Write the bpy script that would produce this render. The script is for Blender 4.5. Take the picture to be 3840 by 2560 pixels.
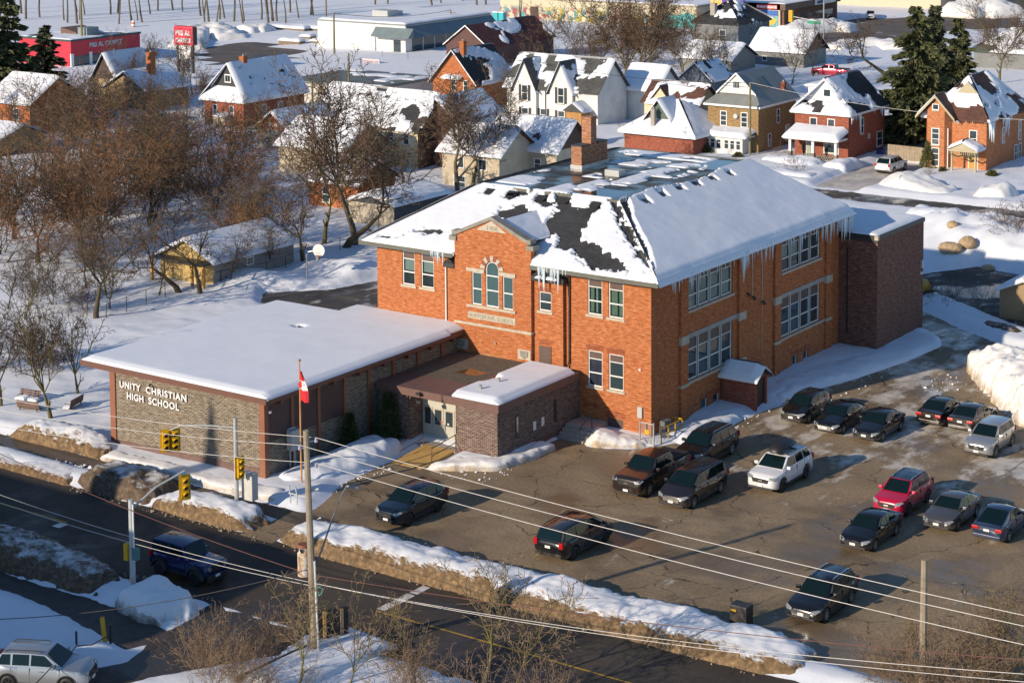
# A brick school in winter seen from above: school, gym wing, car park, street and the houses behind.
# World: metres. Origin at the foot of the school's south-east corner, +X along its front, +Y along its side.
import bpy, bmesh, math, random, time
import numpy as np
from math import sin, cos, tan, radians, pi, sqrt, atan2, hypot
from mathutils import Vector, Matrix
T0 = time.time()
sc = bpy.context.scene
for o in list(bpy.data.objects): bpy.data.objects.remove(o)
col = sc.collection
rnd = random.Random(7)

# ------------------------------------------------------------------ camera
FPX, PPY, YAW, PITCH, ROLL = 7312., 70., radians(-35.14), radians(5.42), radians(-.4)   # in pixels of a 3840 wide frame
_f = Vector((sin(YAW)*cos(PITCH), cos(YAW)*cos(PITCH), -sin(PITCH)))
_r0 = Vector((cos(YAW), -sin(YAW), 0)); _u0 = _r0.cross(_f)
_r = _r0*cos(ROLL) + _u0*sin(ROLL); _u = -_r0*sin(ROLL) + _u0*cos(ROLL)
def ray(px, py): return (_f*FPX + _r*(px-1920) - _u*(py-PPY)).normalized()
CAM = ray(2442, 1652)*-125.0
def G(px, py, z=0.0):                      # the point at height z seen at that spot of a 3840x2560 frame
    d = ray(px, py); return CAM + d*((z-CAM.z)/d.z)
def proj(p):
    v = Vector(p)-CAM; w = v.dot(_f); return 1920+FPX*v.dot(_r)/w, PPY-FPX*v.dot(_u)/w
def hgt(base, top):                        # height of a thing standing at ground point base whose top shows at row top
    lo, hi = 0., 60.
    for _ in range(40):
        m = (lo+hi)/2
        if proj((base[0], base[1], m))[1] > top: lo = m
        else: hi = m
    return lo
def onY(px, py, y):
    d = ray(px, py); return CAM + d*((y-CAM.y)/d.y)
cd = bpy.data.cameras.new('camera'); cam = bpy.data.objects.new('camera', cd); col.objects.link(cam)
cd.sensor_width = 36; cd.lens = FPX/3840*36; cd.shift_y = (PPY-1280)/3840; cd.clip_start = 1; cd.clip_end = 3000
M = Matrix((_r, _u, -_f)).transposed().to_4x4(); M.translation = CAM; cam.matrix_world = M
sc.camera = cam

# ------------------------------------------------------------------ sky, sun, exposure
SUN_AZ, SUN_EL = radians(198), radians(20)
w = bpy.data.worlds.new('World'); sc.world = w; w.use_nodes = True
nt = w.node_tree; bg = nt.nodes['Background']
sky = nt.nodes.new('ShaderNodeTexSky'); sky.sky_type = 'NISHITA'; sky.sun_disc = False
sky.sun_elevation = SUN_EL; sky.sun_rotation = SUN_AZ; sky.altitude = 300; sky.air_density = 1.1; sky.dust_density = .1; sky.ozone_density = 4.5
nt.links.new(sky.outputs[0], bg.inputs[0]); bg.inputs[1].default_value = .12
sl = bpy.data.lights.new('sun', 'SUN'); sl.energy = 4.8; sl.angle = radians(.55); sl.color = (1., .83, .63)
so = bpy.data.objects.new('sun', sl); col.objects.link(so)
sd = Vector((sin(SUN_AZ)*cos(SUN_EL), cos(SUN_AZ)*cos(SUN_EL), sin(SUN_EL)))
so.rotation_euler = sd.to_track_quat('Z', 'Y').to_euler(); so.location = (0, -60, 60)
SH = Vector((-sd.x/sd.z, -sd.y/sd.z))      # ground shift of a shadow per metre of height
vs = sc.view_settings; vs.view_transform = 'Standard'; vs.look = 'None'; vs.gamma = 1; vs.use_curve_mapping = False; vs.exposure = .16
sc.cycles.max_bounces = 5; sc.cycles.diffuse_bounces = 2; sc.cycles.glossy_bounces = 3; sc.cycles.transparent_max_bounces = 6; sc.cycles.transmission_bounces = 3
sc.cycles.use_denoising = True

# ------------------------------------------------------------------ mesh helpers
def tag(o, label=None, cat=None, group=None, kind=None):
    if label: o['label'] = label
    if cat: o['category'] = cat
    if group: o['group'] = group
    if kind: o['kind'] = kind
    return o
def link(name, me, parent=None):
    o = bpy.data.objects.new(name, me); col.objects.link(o)
    if parent: o.parent = parent
    return o
def thing(name, label, cat, loc=(0, 0, 0), rz=0, group=None):
    o = link(name, None); o.empty_display_size = .3; o.location = loc; o.rotation_euler = (0, 0, rz)
    return tag(o, label, cat, group)
def copy_tree(o, parent=None):
    c = o.copy(); col.objects.link(c)
    if parent: c.parent = parent; c.matrix_parent_inverse = o.matrix_parent_inverse
    for ch in o.children: copy_tree(ch, c)
    return c
def mesh_np(name, V, F, m=None, smooth=False):
    V = np.asarray(V, dtype=np.float32).reshape(-1, 3); F = np.asarray(F, dtype=np.int32)
    me = bpy.data.meshes.new(name); n = F.shape[1]
    me.vertices.add(len(V)); me.vertices.foreach_set('co', V.ravel())
    me.loops.add(F.size); me.loops.foreach_set('vertex_index', F.ravel())
    me.polygons.add(len(F)); me.polygons.foreach_set('loop_start', np.arange(0, F.size, n, dtype=np.int32))
    me.polygons.foreach_set('loop_total', np.full(len(F), n, dtype=np.int32))
    me.polygons.foreach_set('use_smooth', np.full(len(F), smooth))
    me.update(calc_edges=True); me.validate()
    if m: me.materials.append(m)
    return me
class MB:
    def __init__(s): s.v = []; s.f = []
    def poly(s, *pts):
        n = len(s.v); s.v += [tuple(p) for p in pts]; s.f.append(tuple(range(n, n+len(pts)))); return s
    def box(s, x0, y0, z0, x1, y1, z1):
        x0, x1 = min(x0, x1), max(x0, x1); y0, y1 = min(y0, y1), max(y0, y1); z0, z1 = min(z0, z1), max(z0, z1)
        n = len(s.v)
        s.v += [(x0,y0,z0),(x1,y0,z0),(x1,y1,z0),(x0,y1,z0),(x0,y0,z1),(x1,y0,z1),(x1,y1,z1),(x0,y1,z1)]
        s.f += [tuple(n+i for i in q) for q in ((0,3,2,1),(4,5,6,7),(0,1,5,4),(1,2,6,5),(2,3,7,6),(3,0,4,7))]; return s
    def cbox(s, c, sx, sy, sz): return s.box(c[0]-sx/2, c[1]-sy/2, c[2]-sz/2, c[0]+sx/2, c[1]+sy/2, c[2]+sz/2)
    def prism(s, pts, d):                       # polygon swept by vector d
        d = Vector(d); n = len(s.v); k = len(pts)
        a = [Vector(p) for p in pts]; nrm = Vector((0,0,0))
        for i in range(k): nrm += a[i].cross(a[(i+1) % k])
        if nrm.dot(d) > 0: a = a[::-1]
        s.v += [tuple(p) for p in a] + [tuple(p+d) for p in a]
        s.f.append(tuple(n+i for i in range(k))); s.f.append(tuple(n+k+i for i in reversed(range(k))))
        for i in range(k): j = (i+1) % k; s.f.append((n+j, n+i, n+k+i, n+k+j))
        return s
    def tube(s, pts, r, n=6, cap=True):
        pts = [Vector(p) for p in pts]; rs = r if isinstance(r, (list, tuple)) else [r]*len(pts); b = len(s.v)
        for i, p in enumerate(pts):
            d = (pts[min(i+1, len(pts)-1)]-pts[max(i-1, 0)]).normalized()
            a = d.cross(Vector((0, 0, 1)) if abs(d.z) < .9 else Vector((1, 0, 0))).normalized(); c = d.cross(a)
            for k in range(n): t = 2*pi*k/n; s.v.append(tuple(p+(a*cos(t)+c*sin(t))*rs[i]))
        for i in range(len(pts)-1):
            for k in range(n):
                q = (k+1) % n; s.f.append((b+i*n+k, b+(i+1)*n+k, b+(i+1)*n+q, b+i*n+q))
        if cap: s.f.append(tuple(b+k for k in range(n))); s.f.append(tuple(b+(len(pts)-1)*n+k for k in reversed(range(n))))
        return s
    def xf(s, Mx, start=0):
        for i in range(start, len(s.v)): s.v[i] = tuple(Mx @ Vector(s.v[i]))
        return s
    def build(s, name, m, parent=None, smooth=None, bevel=0):
        me = bpy.data.meshes.new(name); me.from_pydata(s.v, [], s.f)
        if smooth or bevel:
            bm = bmesh.new(); bm.from_mesh(me)
            if bevel: bmesh.ops.bevel(bm, geom=bm.edges[:], offset=bevel, segments=2, affect='EDGES', profile=.6)
            bmesh.ops.recalc_face_normals(bm, faces=bm.faces[:])
            if smooth:
                for f in bm.faces: f.smooth = True
                for e in bm.edges:
                    if len(e.link_faces) == 2 and e.calc_face_angle(0) > radians(smooth): e.smooth = False
            bm.to_mesh(me); bm.free()
        me.update()
        if m: me.materials.append(m)
        return link(name, me, parent)
def box(name, a, b, m, parent=None, bevel=0): return MB().box(*a, *b).build(name, m, parent, bevel=bevel)

# numpy value noise
_rs = np.random.RandomState(11); _T = _rs.rand(64, 64, 64).astype(np.float32)
def vnoise(x, y, z=0.):
    x, y, z = np.broadcast_arrays(np.asarray(x, float), np.asarray(y, float), np.asarray(z, float))
    xi, yi, zi = np.floor(x).astype(int), np.floor(y).astype(int), np.floor(z).astype(int)
    fx, fy, fz = x-xi, y-yi, z-zi; s = lambda t: t*t*(3-2*t); fx, fy, fz = s(fx), s(fy), s(fz)
    g = lambda a, b, c: _T[(xi+a) & 63, (yi+b) & 63, (zi+c) & 63]
    L = lambda a, b, t: a+(b-a)*t
    return L(L(L(g(0,0,0), g(1,0,0), fx), L(g(0,1,0), g(1,1,0), fx), fy), L(L(g(0,0,1), g(1,0,1), fx), L(g(0,1,1), g(1,1,1), fx), fy), fz)
def fbm(x, y, z=0., o=4):
    r = 0; a = .5; t = 0
    for i in range(o): r = r+a*vnoise(np.asarray(x)*2**i+17*i, np.asarray(y)*2**i+5*i, np.asarray(z)*2**i+3*i); t += a; a *= .5
    return r/t
def sdf_poly(X, Y, poly):                  # signed distance, negative inside
    P = np.array(poly, float); d = np.full(X.shape, 1e9); ins = np.zeros(X.shape, bool); n = len(P)
    for i in range(n):
        ax, ay = P[i]; bx, by = P[(i+1) % n]; ex, ey = bx-ax, by-ay; wx, wy = X-ax, Y-ay
        t = np.clip((wx*ex+wy*ey)/(ex*ex+ey*ey+1e-9), 0, 1); d = np.minimum(d, (wx-ex*t)**2+(wy-ey*t)**2)
        c = ((ay <= Y) & (by > Y)) | ((by <= Y) & (ay > Y))
        with np.errstate(divide='ignore', invalid='ignore'): xs = ax+(Y-ay)/(by-ay)*ex
        ins ^= c & (X < xs)
    return np.where(ins, -np.sqrt(d), np.sqrt(d))
def sstep(a, b, x): t = np.clip((x-a)/(b-a), 0, 1); return t*t*(3-2*t)

# ------------------------------------------------------------------ materials
def nodes(name):
    m = bpy.data.materials.new(name); m.use_nodes = True; t = m.node_tree; b = t.nodes['Principled BSDF']
    def N(ty, **k):
        n = t.nodes.new(ty)
        for a, v in k.items():
            if a.startswith('i_'): n.inputs[a[2:].replace('_', ' ')].default_value = v
            else: setattr(n, a, v)
        return n
    return m, t, b, N, t.links.new
def rgb(c): return (c[0], c[1], c[2], 1)
def ramp(N, L, src, *st):
    r = N('ShaderNodeValToRGB'); e = r.color_ramp.elements
    while len(e) < len(st): e.new(.5)
    for i, (p, c) in enumerate(st): e[i].position = p; e[i].color = rgb(c) if hasattr(c, '__len__') else (c, c, c, 1)
    L(src, r.inputs[0]); return r.outputs[0]
def mixc(N, L, fac, a, b, mode='MIX'):
    x = N('ShaderNodeMix', data_type='RGBA', blend_type=mode)
    for s, v in ((0, fac), (6, a), (7, b)):
        if hasattr(v, 'is_linked'): L(v, x.inputs[s])
        else: x.inputs[s].default_value = v if s == 0 else rgb(v)
    return x.outputs[2]
def math_(N, L, op, a, b=0, c=0):
    x = N('ShaderNodeMath', operation=op)
    for i, v in enumerate((a, b, c)):
        if hasattr(v, 'is_linked'): L(v, x.inputs[i])
        else: x.inputs[i].default_value = v
    return x.outputs[0]
def noise(N, L, scale, detail=4, vec=None, rough=.55):
    n = N('ShaderNodeTexNoise', i_Scale=scale, i_Detail=detail, i_Roughness=rough)
    if vec is None: vec = N('ShaderNodeNewGeometry').outputs['Position']
    L(vec, n.inputs['Vector']); return n.outputs['Fac']
def bump(N, L, b, h, strength, dist):
    n = N('ShaderNodeBump', i_Strength=strength, i_Distance=dist); L(h, n.inputs['Height']); L(n.outputs[0], b.inputs['Normal']); return n
_mc = {}
def mat(name, c, rough=.6, metal=0., var=.18, scale=2., bmp=.0, bscale=20., spec=.5, coat=0., objc=False):
    if name in _mc: return _mc[name]
    m, t, b, N, L = nodes(name); vec = N('ShaderNodeTexCoord').outputs['Object'] if objc else None
    n1 = noise(N, L, scale, 5, vec); n2 = noise(N, L, scale*9, 3, vec)
    f = math_(N, L, 'MULTIPLY_ADD', n2, .35, math_(N, L, 'MULTIPLY', n1, .65))
    lo = tuple(x*(1-var*1.6) for x in c); hi = tuple(min(1, x*(1+var*1.6)) for x in c)
    L(ramp(N, L, f, (.25, lo), (.75, hi)), b.inputs['Base Color'])
    b.inputs['Roughness'].default_value = rough; b.inputs['Metallic'].default_value = metal
    b.inputs['Specular IOR Level'].default_value = spec; b.inputs['Coat Weight'].default_value = coat
    if bmp: bump(N, L, b, noise(N, L, bscale, 4, vec), bmp, .03)
    _mc[name] = m; return m
def brick_mat(name, c1, c2, mortar, stain=(.05, .03, .03), stain_amt=.35, bw=.22, rh=.078, msz=.009, rowvar=.0):
    m, t, b, N, L = nodes(name); p = N('ShaderNodeNewGeometry').outputs['Position']; s = N('ShaderNodeSeparateXYZ'); L(p, s.inputs[0])
    u = math_(N, L, 'ADD', s.outputs[0], s.outputs[1]); cmb = N('ShaderNodeCombineXYZ'); L(u, cmb.inputs[0]); L(s.outputs[2], cmb.inputs[1])
    bt = N('ShaderNodeTexBrick', offset=.5, i_Color1=rgb(c1), i_Color2=rgb(c2), i_Mortar=rgb(mortar), i_Scale=1., i_Mortar_Size=msz, i_Mortar_Smooth=.2, i_Bias=-.1, i_Brick_Width=bw, i_Row_Height=rh)
    L(cmb.outputs[0], bt.inputs['Vector'])
    # patches of darker and lighter bricks, long along the courses
    mp = N('ShaderNodeMapping'); L(cmb.outputs[0], mp.inputs[0]); mp.inputs['Scale'].default_value = (1.3, 7., 1)
    n1 = noise(N, L, 1.6, 6, mp.outputs[0], .7); n2 = noise(N, L, .35, 4)
    c = mixc(N, L, math_(N, L, 'MULTIPLY', ramp(N, L, n1, (.46, 0.), (.60, 1.)), .62), bt.outputs['Color'], tuple(x*.42 for x in c2))
    mp3 = N('ShaderNodeMapping'); L(cmb.outputs[0], mp3.inputs[0]); mp3.inputs['Scale'].default_value = (.9, 5.2, 1); mp3.inputs['Location'].default_value = (7, 3, 0)
    c = mixc(N, L, math_(N, L, 'MULTIPLY', ramp(N, L, noise(N, L, 2.1, 4, mp3.outputs[0], .6), (.54, 0.), (.66, 1.)), .5), c, tuple(min(1, x*1.25+.02) for x in mortar))
    c = mixc(N, L, math_(N, L, 'MULTIPLY', ramp(N, L, n2, (.45, 0.), (.8, 1.)), stain_amt), c, stain)
    L(c, b.inputs['Base Color']); b.inputs['Roughness'].default_value = .88; b.inputs['Specular IOR Level'].default_value = .2
    h = math_(N, L, 'MULTIPLY_ADD', bt.outputs['Fac'], -1., n1); bump(N, L, b, h, .5, .012)
    return m
def siding_mat(name, c, step=.13, vertical=False, rough=.6, dep=.03):
    m, t, b, N, L = nodes(name); p = N('ShaderNodeNewGeometry').outputs['Position']; s = N('ShaderNodeSeparateXYZ'); L(p, s.inputs[0])
    a = math_(N, L, 'ADD', s.outputs[0], s.outputs[1]) if vertical else s.outputs[2]
    fr = math_(N, L, 'FRACT', math_(N, L, 'DIVIDE', a, step))
    n1 = noise(N, L, .8, 5); base = ramp(N, L, n1, (.25, tuple(x*.82 for x in c)), (.75, tuple(min(1, x*1.12) for x in c)))
    e = ramp(N, L, fr, (0., .5), (.1, 1.), (.9, 1.), (1., .9))
    L(mixc(N, L, 1., base, e, 'MULTIPLY'), b.inputs['Base Color']); b.inputs['Roughness'].default_value = rough
    bump(N, L, b, fr, .35, dep); return m
def roof_mat(name, c, rough=.85, step=.14, wet=0.):
    m, t, b, N, L = nodes(name); p = N('ShaderNodeNewGeometry').outputs['Position']; s = N('ShaderNodeSeparateXYZ'); L(p, s.inputs[0])
    cmb = N('ShaderNodeCombineXYZ'); L(math_(N, L, 'ADD', s.outputs[0], s.outputs[1]), cmb.inputs[0]); L(math_(N, L, 'MULTIPLY', s.outputs[2], 2.), cmb.inputs[1])
    bt = N('ShaderNodeTexBrick', i_Color1=rgb(tuple(x*.8 for x in c)), i_Color2=rgb(tuple(x*1.25 for x in c)), i_Mortar=rgb(tuple(x*.5 for x in c)), i_Mortar_Size=.006, i_Brick_Width=.33, i_Row_Height=step, i_Scale=1.)
    L(cmb.outputs[0], bt.inputs['Vector']); n1 = noise(N, L, .9, 6)
    L(mixc(N, L, 1., bt.outputs['Color'], ramp(N, L, n1, (.3, .7), (.7, 1.2)), 'MULTIPLY'), b.inputs['Base Color'])
    b.inputs['Roughness'].default_value = rough; bump(N, L, b, noise(N, L, 30, 3), .3, .02); return m
def snow_mat(name, c=(.80, .83, .87), dirt=0., dcol=(.22, .16, .10), bs=1., gloss=.0, south=0., always=0.):
    m, t, b, N, L = nodes(name); g = N('ShaderNodeNewGeometry')
    n1 = noise(N, L, .7, 6); n2 = noise(N, L, 4., 5)
    base = ramp(N, L, n1, (.3, tuple(x*.95 for x in c)), (.7, c))
    if dirt:
        s = N('ShaderNodeSeparateXYZ'); L(g.outputs['True Normal'], s.inputs[0]); steep = math_(N, L, 'SUBTRACT', 1., s.outputs[2])
        n3 = noise(N, L, 1.1, 8, rough=.7); sp = N('ShaderNodeSeparateXYZ'); L(g.outputs['Position'], sp.inputs[0])
        low = ramp(N, L, sp.outputs[2], (.0, .40), (.75, 0.))          # splashed slush and grit near the ground
        f = math_(N, L, 'ADD', math_(N, L, 'MULTIPLY', steep, .65), math_(N, L, 'ADD', math_(N, L, 'MULTIPLY_ADD', n3, .9, -.45), low))
        if south: f = math_(N, L, 'ADD', f, math_(N, L, 'MULTIPLY', math_(N, L, 'MAXIMUM', math_(N, L, 'MULTIPLY', s.outputs[1], -1.), 0.), .55*south))   # road splash on the side facing the street
        f = ramp(N, L, math_(N, L, 'MULTIPLY_ADD', f, dirt, always), (.22, 0.), (.50, 1.))
        dc = ramp(N, L, n2, (.3, tuple(x*.45 for x in dcol)), (.55, dcol), (.8, tuple(min(1, x*2.1) for x in dcol)))
        base = mixc(N, L, f, base, dc)
    L(base, b.inputs['Base Color']); b.inputs['Roughness'].default_value = .7-gloss; b.inputs['Specular IOR Level'].default_value = .25
    h = math_(N, L, 'MULTIPLY_ADD', n2, .35, n1); bump(N, L, b, h, .35*bs, .10 if not dirt else .10)
    return m
def asphalt_mat(name, c, ice=0., wet=.3, crack=.6, gy=None, gritc=(.33, .27, .21)):
    m, t, b, N, L = nodes(name); g = N('ShaderNodeNewGeometry').outputs['Position']
    n1 = noise(N, L, .22, 8, rough=.62); n2 = noise(N, L, 60., 3); n3 = noise(N, L, 1.4, 6)
    mp = N('ShaderNodeMapping'); L(g, mp.inputs[0]); mp.inputs['Scale'].default_value = (.25, 1.3, 1); mp.inputs['Rotation'].default_value = (0, 0, .25)
    n4 = noise(N, L, .5, 6, mp.outputs[0], .65)                        # streaks left by tyres and melt water
    base = ramp(N, L, n1, (.28, tuple(x*.66 for x in c)), (.52, c), (.75, tuple(x*1.3 for x in c)))
    base = mixc(N, L, 1., base, ramp(N, L, n2, (.25, .72), (.75, 1.28)), 'MULTIPLY')
    base = mixc(N, L, 1., base, ramp(N, L, noise(N, L, 5.5, 5, rough=.7), (.32, .70), (.68, 1.3)), 'MULTIPLY')
    base = mixc(N, L, math_(N, L, 'MULTIPLY', ramp(N, L, n4, (.48, 0.), (.72, 1.)), .35), base, gritc)
    # cracks
    dw = N('ShaderNodeMix', data_type='VECTOR'); dw.inputs[0].default_value = .35; L(g, dw.inputs[4])
    nz = N('ShaderNodeTexNoise', i_Scale=.9, i_Detail=5); L(g, nz.inputs['Vector'])
    va = N('ShaderNodeVectorMath', operation='MULTIPLY_ADD'); L(nz.outputs['Color'], va.inputs[0]); va.inputs[1].default_value = (1.6, 1.6, 0); L(g, va.inputs[2])
    vo = N('ShaderNodeTexVoronoi', feature='DISTANCE_TO_EDGE', i_Scale=.16); L(va.outputs[0], vo.inputs['Vector'])
    cr = math_(N, L, 'MULTIPLY', ramp(N, L, vo.outputs['Distance'], (.0, 1.), (.0042, .8), (.009, 0.)), math_(N, L, 'MULTIPLY', ramp(N, L, n3, (.40, 0.), (.55, 1.)), crack))
    base = mixc(N, L, cr, base, tuple(x*.18 for x in c))
    # wet places: darker and glossy
    wt = ramp(N, L, noise(N, L, .16, 5), (.56-.12*wet, 0.), (.66-.12*wet, 1.)); wf = math_(N, L, 'MULTIPLY', wt, wet)
    base = mixc(N, L, math_(N, L, 'MULTIPLY', wf, .75), base, tuple(x*.42 for x in c))
    ro = math_(N, L, 'MULTIPLY_ADD', wf, -.95, .88)
    if ice:
        s = N('ShaderNodeSeparateXYZ'); L(g, s.inputs[0])
        mp2 = N('ShaderNodeMapping'); L(g, mp2.inputs[0]); mp2.inputs['Scale'].default_value = (.8, .35, 1)
        ni = noise(N, L, .55, 9, mp2.outputs[0], .66); th = math_(N, L, 'MULTIPLY', ni, 1.)
        if gy: th = math_(N, L, 'ADD', th, ramp(N, L, math_(N, L, 'MULTIPLY_ADD', s.outputs[1], 1./(gy[1]-gy[0]), -gy[0]/(gy[1]-gy[0])), (0., 0.), (1., gy[2])))
        f = ramp(N, L, th, (.66-ice, 0.), (.74-ice, 1.)); f = math_(N, L, 'MULTIPLY', f, ramp(N, L, n3, (.35, .45), (.6, .95)))
        base = mixc(N, L, f, base, (.62, .58, .52)); ro = math_(N, L, 'MULTIPLY_ADD', f, -.15, ro)
    L(base, b.inputs['Base Color']); L(ro, b.inputs['Roughness']); b.inputs['Specular IOR Level'].default_value = .4
    bump(N, L, b, math_(N, L, 'MULTIPLY_ADD', n2, .5, n3), .25, .02); return m

SNOW = snow_mat('snow', (.77, .81, .87)); ROOFSNOW = snow_mat('roof_snow', (.78, .82, .88), bs=.22); ICE = mat('ice', (.66, .78, .86), .15, var=.06, spec=.6)
BANK = snow_mat('dirty_snow', (.78, .80, .83), dirt=1.0, dcol=(.19, .125, .065), south=.9); SOFTBANK = snow_mat('ploughed_snow', (.80, .80, .79), dirt=.55, dcol=(.42, .33, .22))
MUDBANK = snow_mat('muddy_snow', (.6, .6, .6), dirt=1.6, dcol=(.125, .09, .062), always=.34)
LOT = asphalt_mat('lot_asphalt', (.25, .185, .112), ice=.01, wet=.6, crack=1., gy=(-9., 7., .17), gritc=(.33, .26, .17))
ROADM = asphalt_mat('road_asphalt', (.058, .047, .036), ice=0, wet=.5, crack=.35, gritc=(.085, .07, .055))
WALKM = asphalt_mat('wet_sidewalk', (.10, .08, .06), ice=.0, wet=.6, crack=.2)
SLUSH = asphalt_mat('slush_asphalt', (.06, .055, .052), ice=.10, wet=.7, crack=.2)
FARROAD = asphalt_mat('far_asphalt', (.10, .088, .082), ice=.03, wet=.3, crack=.2)
BR_ORANGE = brick_mat('orange_brick', (.50, .155, .042), (.40, .095, .026), (.52, .27, .15), (.24, .075, .03), .22)
BR_SIDE = BR_ORANGE
BR_BROWN = brick_mat('brown_brick', (.20, .075, .05), (.125, .045, .036), (.30, .22, .17), (.10, .04, .03), .2)
BR_GREY = brick_mat('grey_brick', (.20, .16, .115), (.10, .078, .06), (.40, .35, .28), (.09, .07, .055), .2, bw=.30, rh=.115, msz=.018)
BR_RED = brick_mat('red_brick', (.34, .085, .045), (.25, .055, .035), (.40, .2, .14), (.14, .05, .03), .25)
BR_TAN = brick_mat('tan_brick', (.33, .20, .075), (.25, .145, .05), (.42, .32, .2), (.16, .1, .05), .25)
STONE = mat('limestone', (.46, .41, .32), .85, var=.16, scale=3., bmp=.3, bscale=30)
COPING = mat('weathered_stone', (.25, .235, .20), .85, var=.25, scale=2.5, bmp=.3)
WHITE = mat('white_paint', (.78, .78, .77), .45, var=.05)
CREAM = mat('cream_paint', (.66, .60, .46), .6, var=.06)
PANELB = mat('brown_panel', (.105, .07, .058), .6, var=.12)
FASCIA = mat('brown_fascia', (.155, .075, .055), .5, var=.10)
PILLAR = mat('rust_brown_pillar', (.26, .105, .055), .55, var=.10)
GUTTER = mat('grey_green_gutter', (.12, .12, .10), .5, var=.15)
DARK = mat('dark_metal', (.035, .034, .033), .5, var=.2)
BLACK = mat('black_rubber', (.015, .015, .016), .6, var=.2)
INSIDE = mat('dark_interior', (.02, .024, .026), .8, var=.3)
BLIND = mat('window_blind', (.72, .74, .70), .8, var=.06)
CURT_G = mat('green_curtain', (.42, .50, .36), .8, var=.2, scale=9); CURT_P = mat('purple_curtain', (.12, .06, .17), .8, var=.25, scale=9)
STEEL = mat('galvanised_steel', (.45, .46, .46), .45, .6, var=.12)
GREYP = mat('grey_paint', (.42, .44, .43), .5, var=.08)
WOOD = mat('weathered_wood', (.20, .155, .11), .85, var=.25, scale=4, bmp=.3)
PLYWOOD = mat('tan_plywood', (.50, .31, .10), .75, var=.15, scale=3)
POLEW = mat('utility_pole_wood', (.27, .225, .165), .85, var=.2, scale=3, bmp=.4)
OLDPOLE = mat('green_pole_wood', (.19, .175, .095), .85, var=.2, scale=3, bmp=.4)
YELLOW = mat('signal_yellow', (.62, .36, .01), .45, var=.08); CONC = mat('concrete', (.36, .33, .29), .85, var=.15, scale=3, bmp=.2)
SHINGLE = roof_mat('black_shingle', (.034, .035, .038)); SHINGLE_BR = roof_mat('brown_shingle', (.11, .05, .035)); SHINGLE_GR = roof_mat('grey_shingle', (.075, .078, .075))
SHINGLE_GN = roof_mat('green_shingle', (.075, .105, .085))
GRAVEL = mat('roof_gravel', (.12, .10, .075), .9, var=.5, scale=6, bmp=1., bscale=40)
METALROOF = siding_mat('grey_metal_roof', (.22, .235, .225), .38, True, .45)
def glass_mat(name, tint=(.03, .05, .055), rough=.06, see=.0, spec=.8):
    m, t, b, N, L = nodes(name); b.inputs['Base Color'].default_value = rgb(tint); b.inputs['Roughness'].default_value = rough
    b.inputs['Specular IOR Level'].default_value = spec; b.inputs['Coat Weight'].default_value = .3 if spec > .5 else .0; b.inputs['Coat Roughness'].default_value = .03
    bump(N, L, b, noise(N, L, 1.2, 2), .04, .1)
    if see:
        tr = N('ShaderNodeBsdfTransparent'); tr.inputs[0].default_value = (.85, .93, .92, 1); mx = N('ShaderNodeMixShader'); mx.inputs[0].default_value = see
        out = t.nodes['Material Output']; L(b.outputs[0], mx.inputs[1]); L(tr.outputs[0], mx.inputs[2]); L(mx.outputs[0], out.inputs[0])
    return m
GLASS = glass_mat('window_glass', see=.72); GLASSD = glass_mat('dark_window_glass', (.035, .055, .065)); CARGLASS = glass_mat('car_glass', (.004, .012, .013), .05, spec=.35)
GLASST = glass_mat('teal_window_glass', (.05, .115, .125), see=.25)

# ------------------------------------------------------------------ ground, roads, lots
k_ = 3840/2352.
ROAD = [(-260, -34.4), (260, -34.4), (260, -26.3), (-260, -26.3)]
LOTP = [(-9.9, -26.4), (-7.9, -26.4), (-8.1, -23.5), (60, -23.5), (70, 30), (30, 26), (22, 16), (17.5, 18.4), (13.5, 22.6), (11.1, 25.4), (10.2, 30.5), (12, 33.5), (9.5, 34.0), (4.6, 37.2), (.5, 40.6), (-9, 46), (-10, 44), (-3, 38.5), (2., 36.5), (5.6, 32.6), (6.1, 30.6), (5.0, 24), (4.3, 21.5), (3.1, 17.4), (3.2, 11.2), (2.9, 8.9), (2.75, 6.4), (2.2, 1.6), (.5, -1.5), (-1.2, -2.9), (-2.9, -3.3), (-3.2, -1.), (-5.3, -1.), (-5., -4.2), (-4.1, -5.2), (-4.2, -8.4), (-6.2, -10.9), (-8.4, -11.6), (-8.6, -9), (-10.8, -9), (-10.9, -13.), (-10.7, -17.), (-9.4, -20.5), (-9.2, -22.1), (-9.9, -23.4)]
WALK = [(-80, -23.4), (-7, -23.5), (-7, -22.2), (-13.5, -22.2), (-27, -21.9), (-80, -21.8)]
REAR = [(-47, 16), (-45, 13.5), (-40, 12.5), (-33, 4), (-22.1, .5), (-22.1, 25), (-30, 30), (-41.5, 26), (-43.3, 20)]
STREET2 = [(-90, 79.2), (60, 78.8), (60, 83.6), (-90, 84.2)]
BACK = [(-9, 46), (-5.5, 50.5), (-1.5, 58), (3, 56.5), (7, 50), (11, 42), (10, 39), (5, 42.5), (0, 46), (-4, 48.5)]
DRIVE = [(-30.8, 85), (-26, 85), (-25.2, 96), (-26.5, 104), (-31.2, 105), (-31.8, 98)]
SOUTHST = [(-4.6, -34.6), (1.6, -34.6), (2.0, -37.2), (-1.0, -42), (-3.4, -49), (-12, -70), (-14, -70), (-6, -48), (-3.0, -41.5)]
SWALK = [(-60, -39.2), (-12, -39.0), (-4.2, -40.6), (-3.4, -38.4), (-7, -37.4), (-12, -37.6), (-60, -37.8)]
PG = [G(x/2.24, y/2.24) for x, y in ((1640, 420), (1800, 360), (2100, 330), (2600, 420), (2560, 500), (2240, 490), (1950, 530), (1700, 560))]
FARLOT = [(p.x, p.y) for p in PG]
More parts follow.
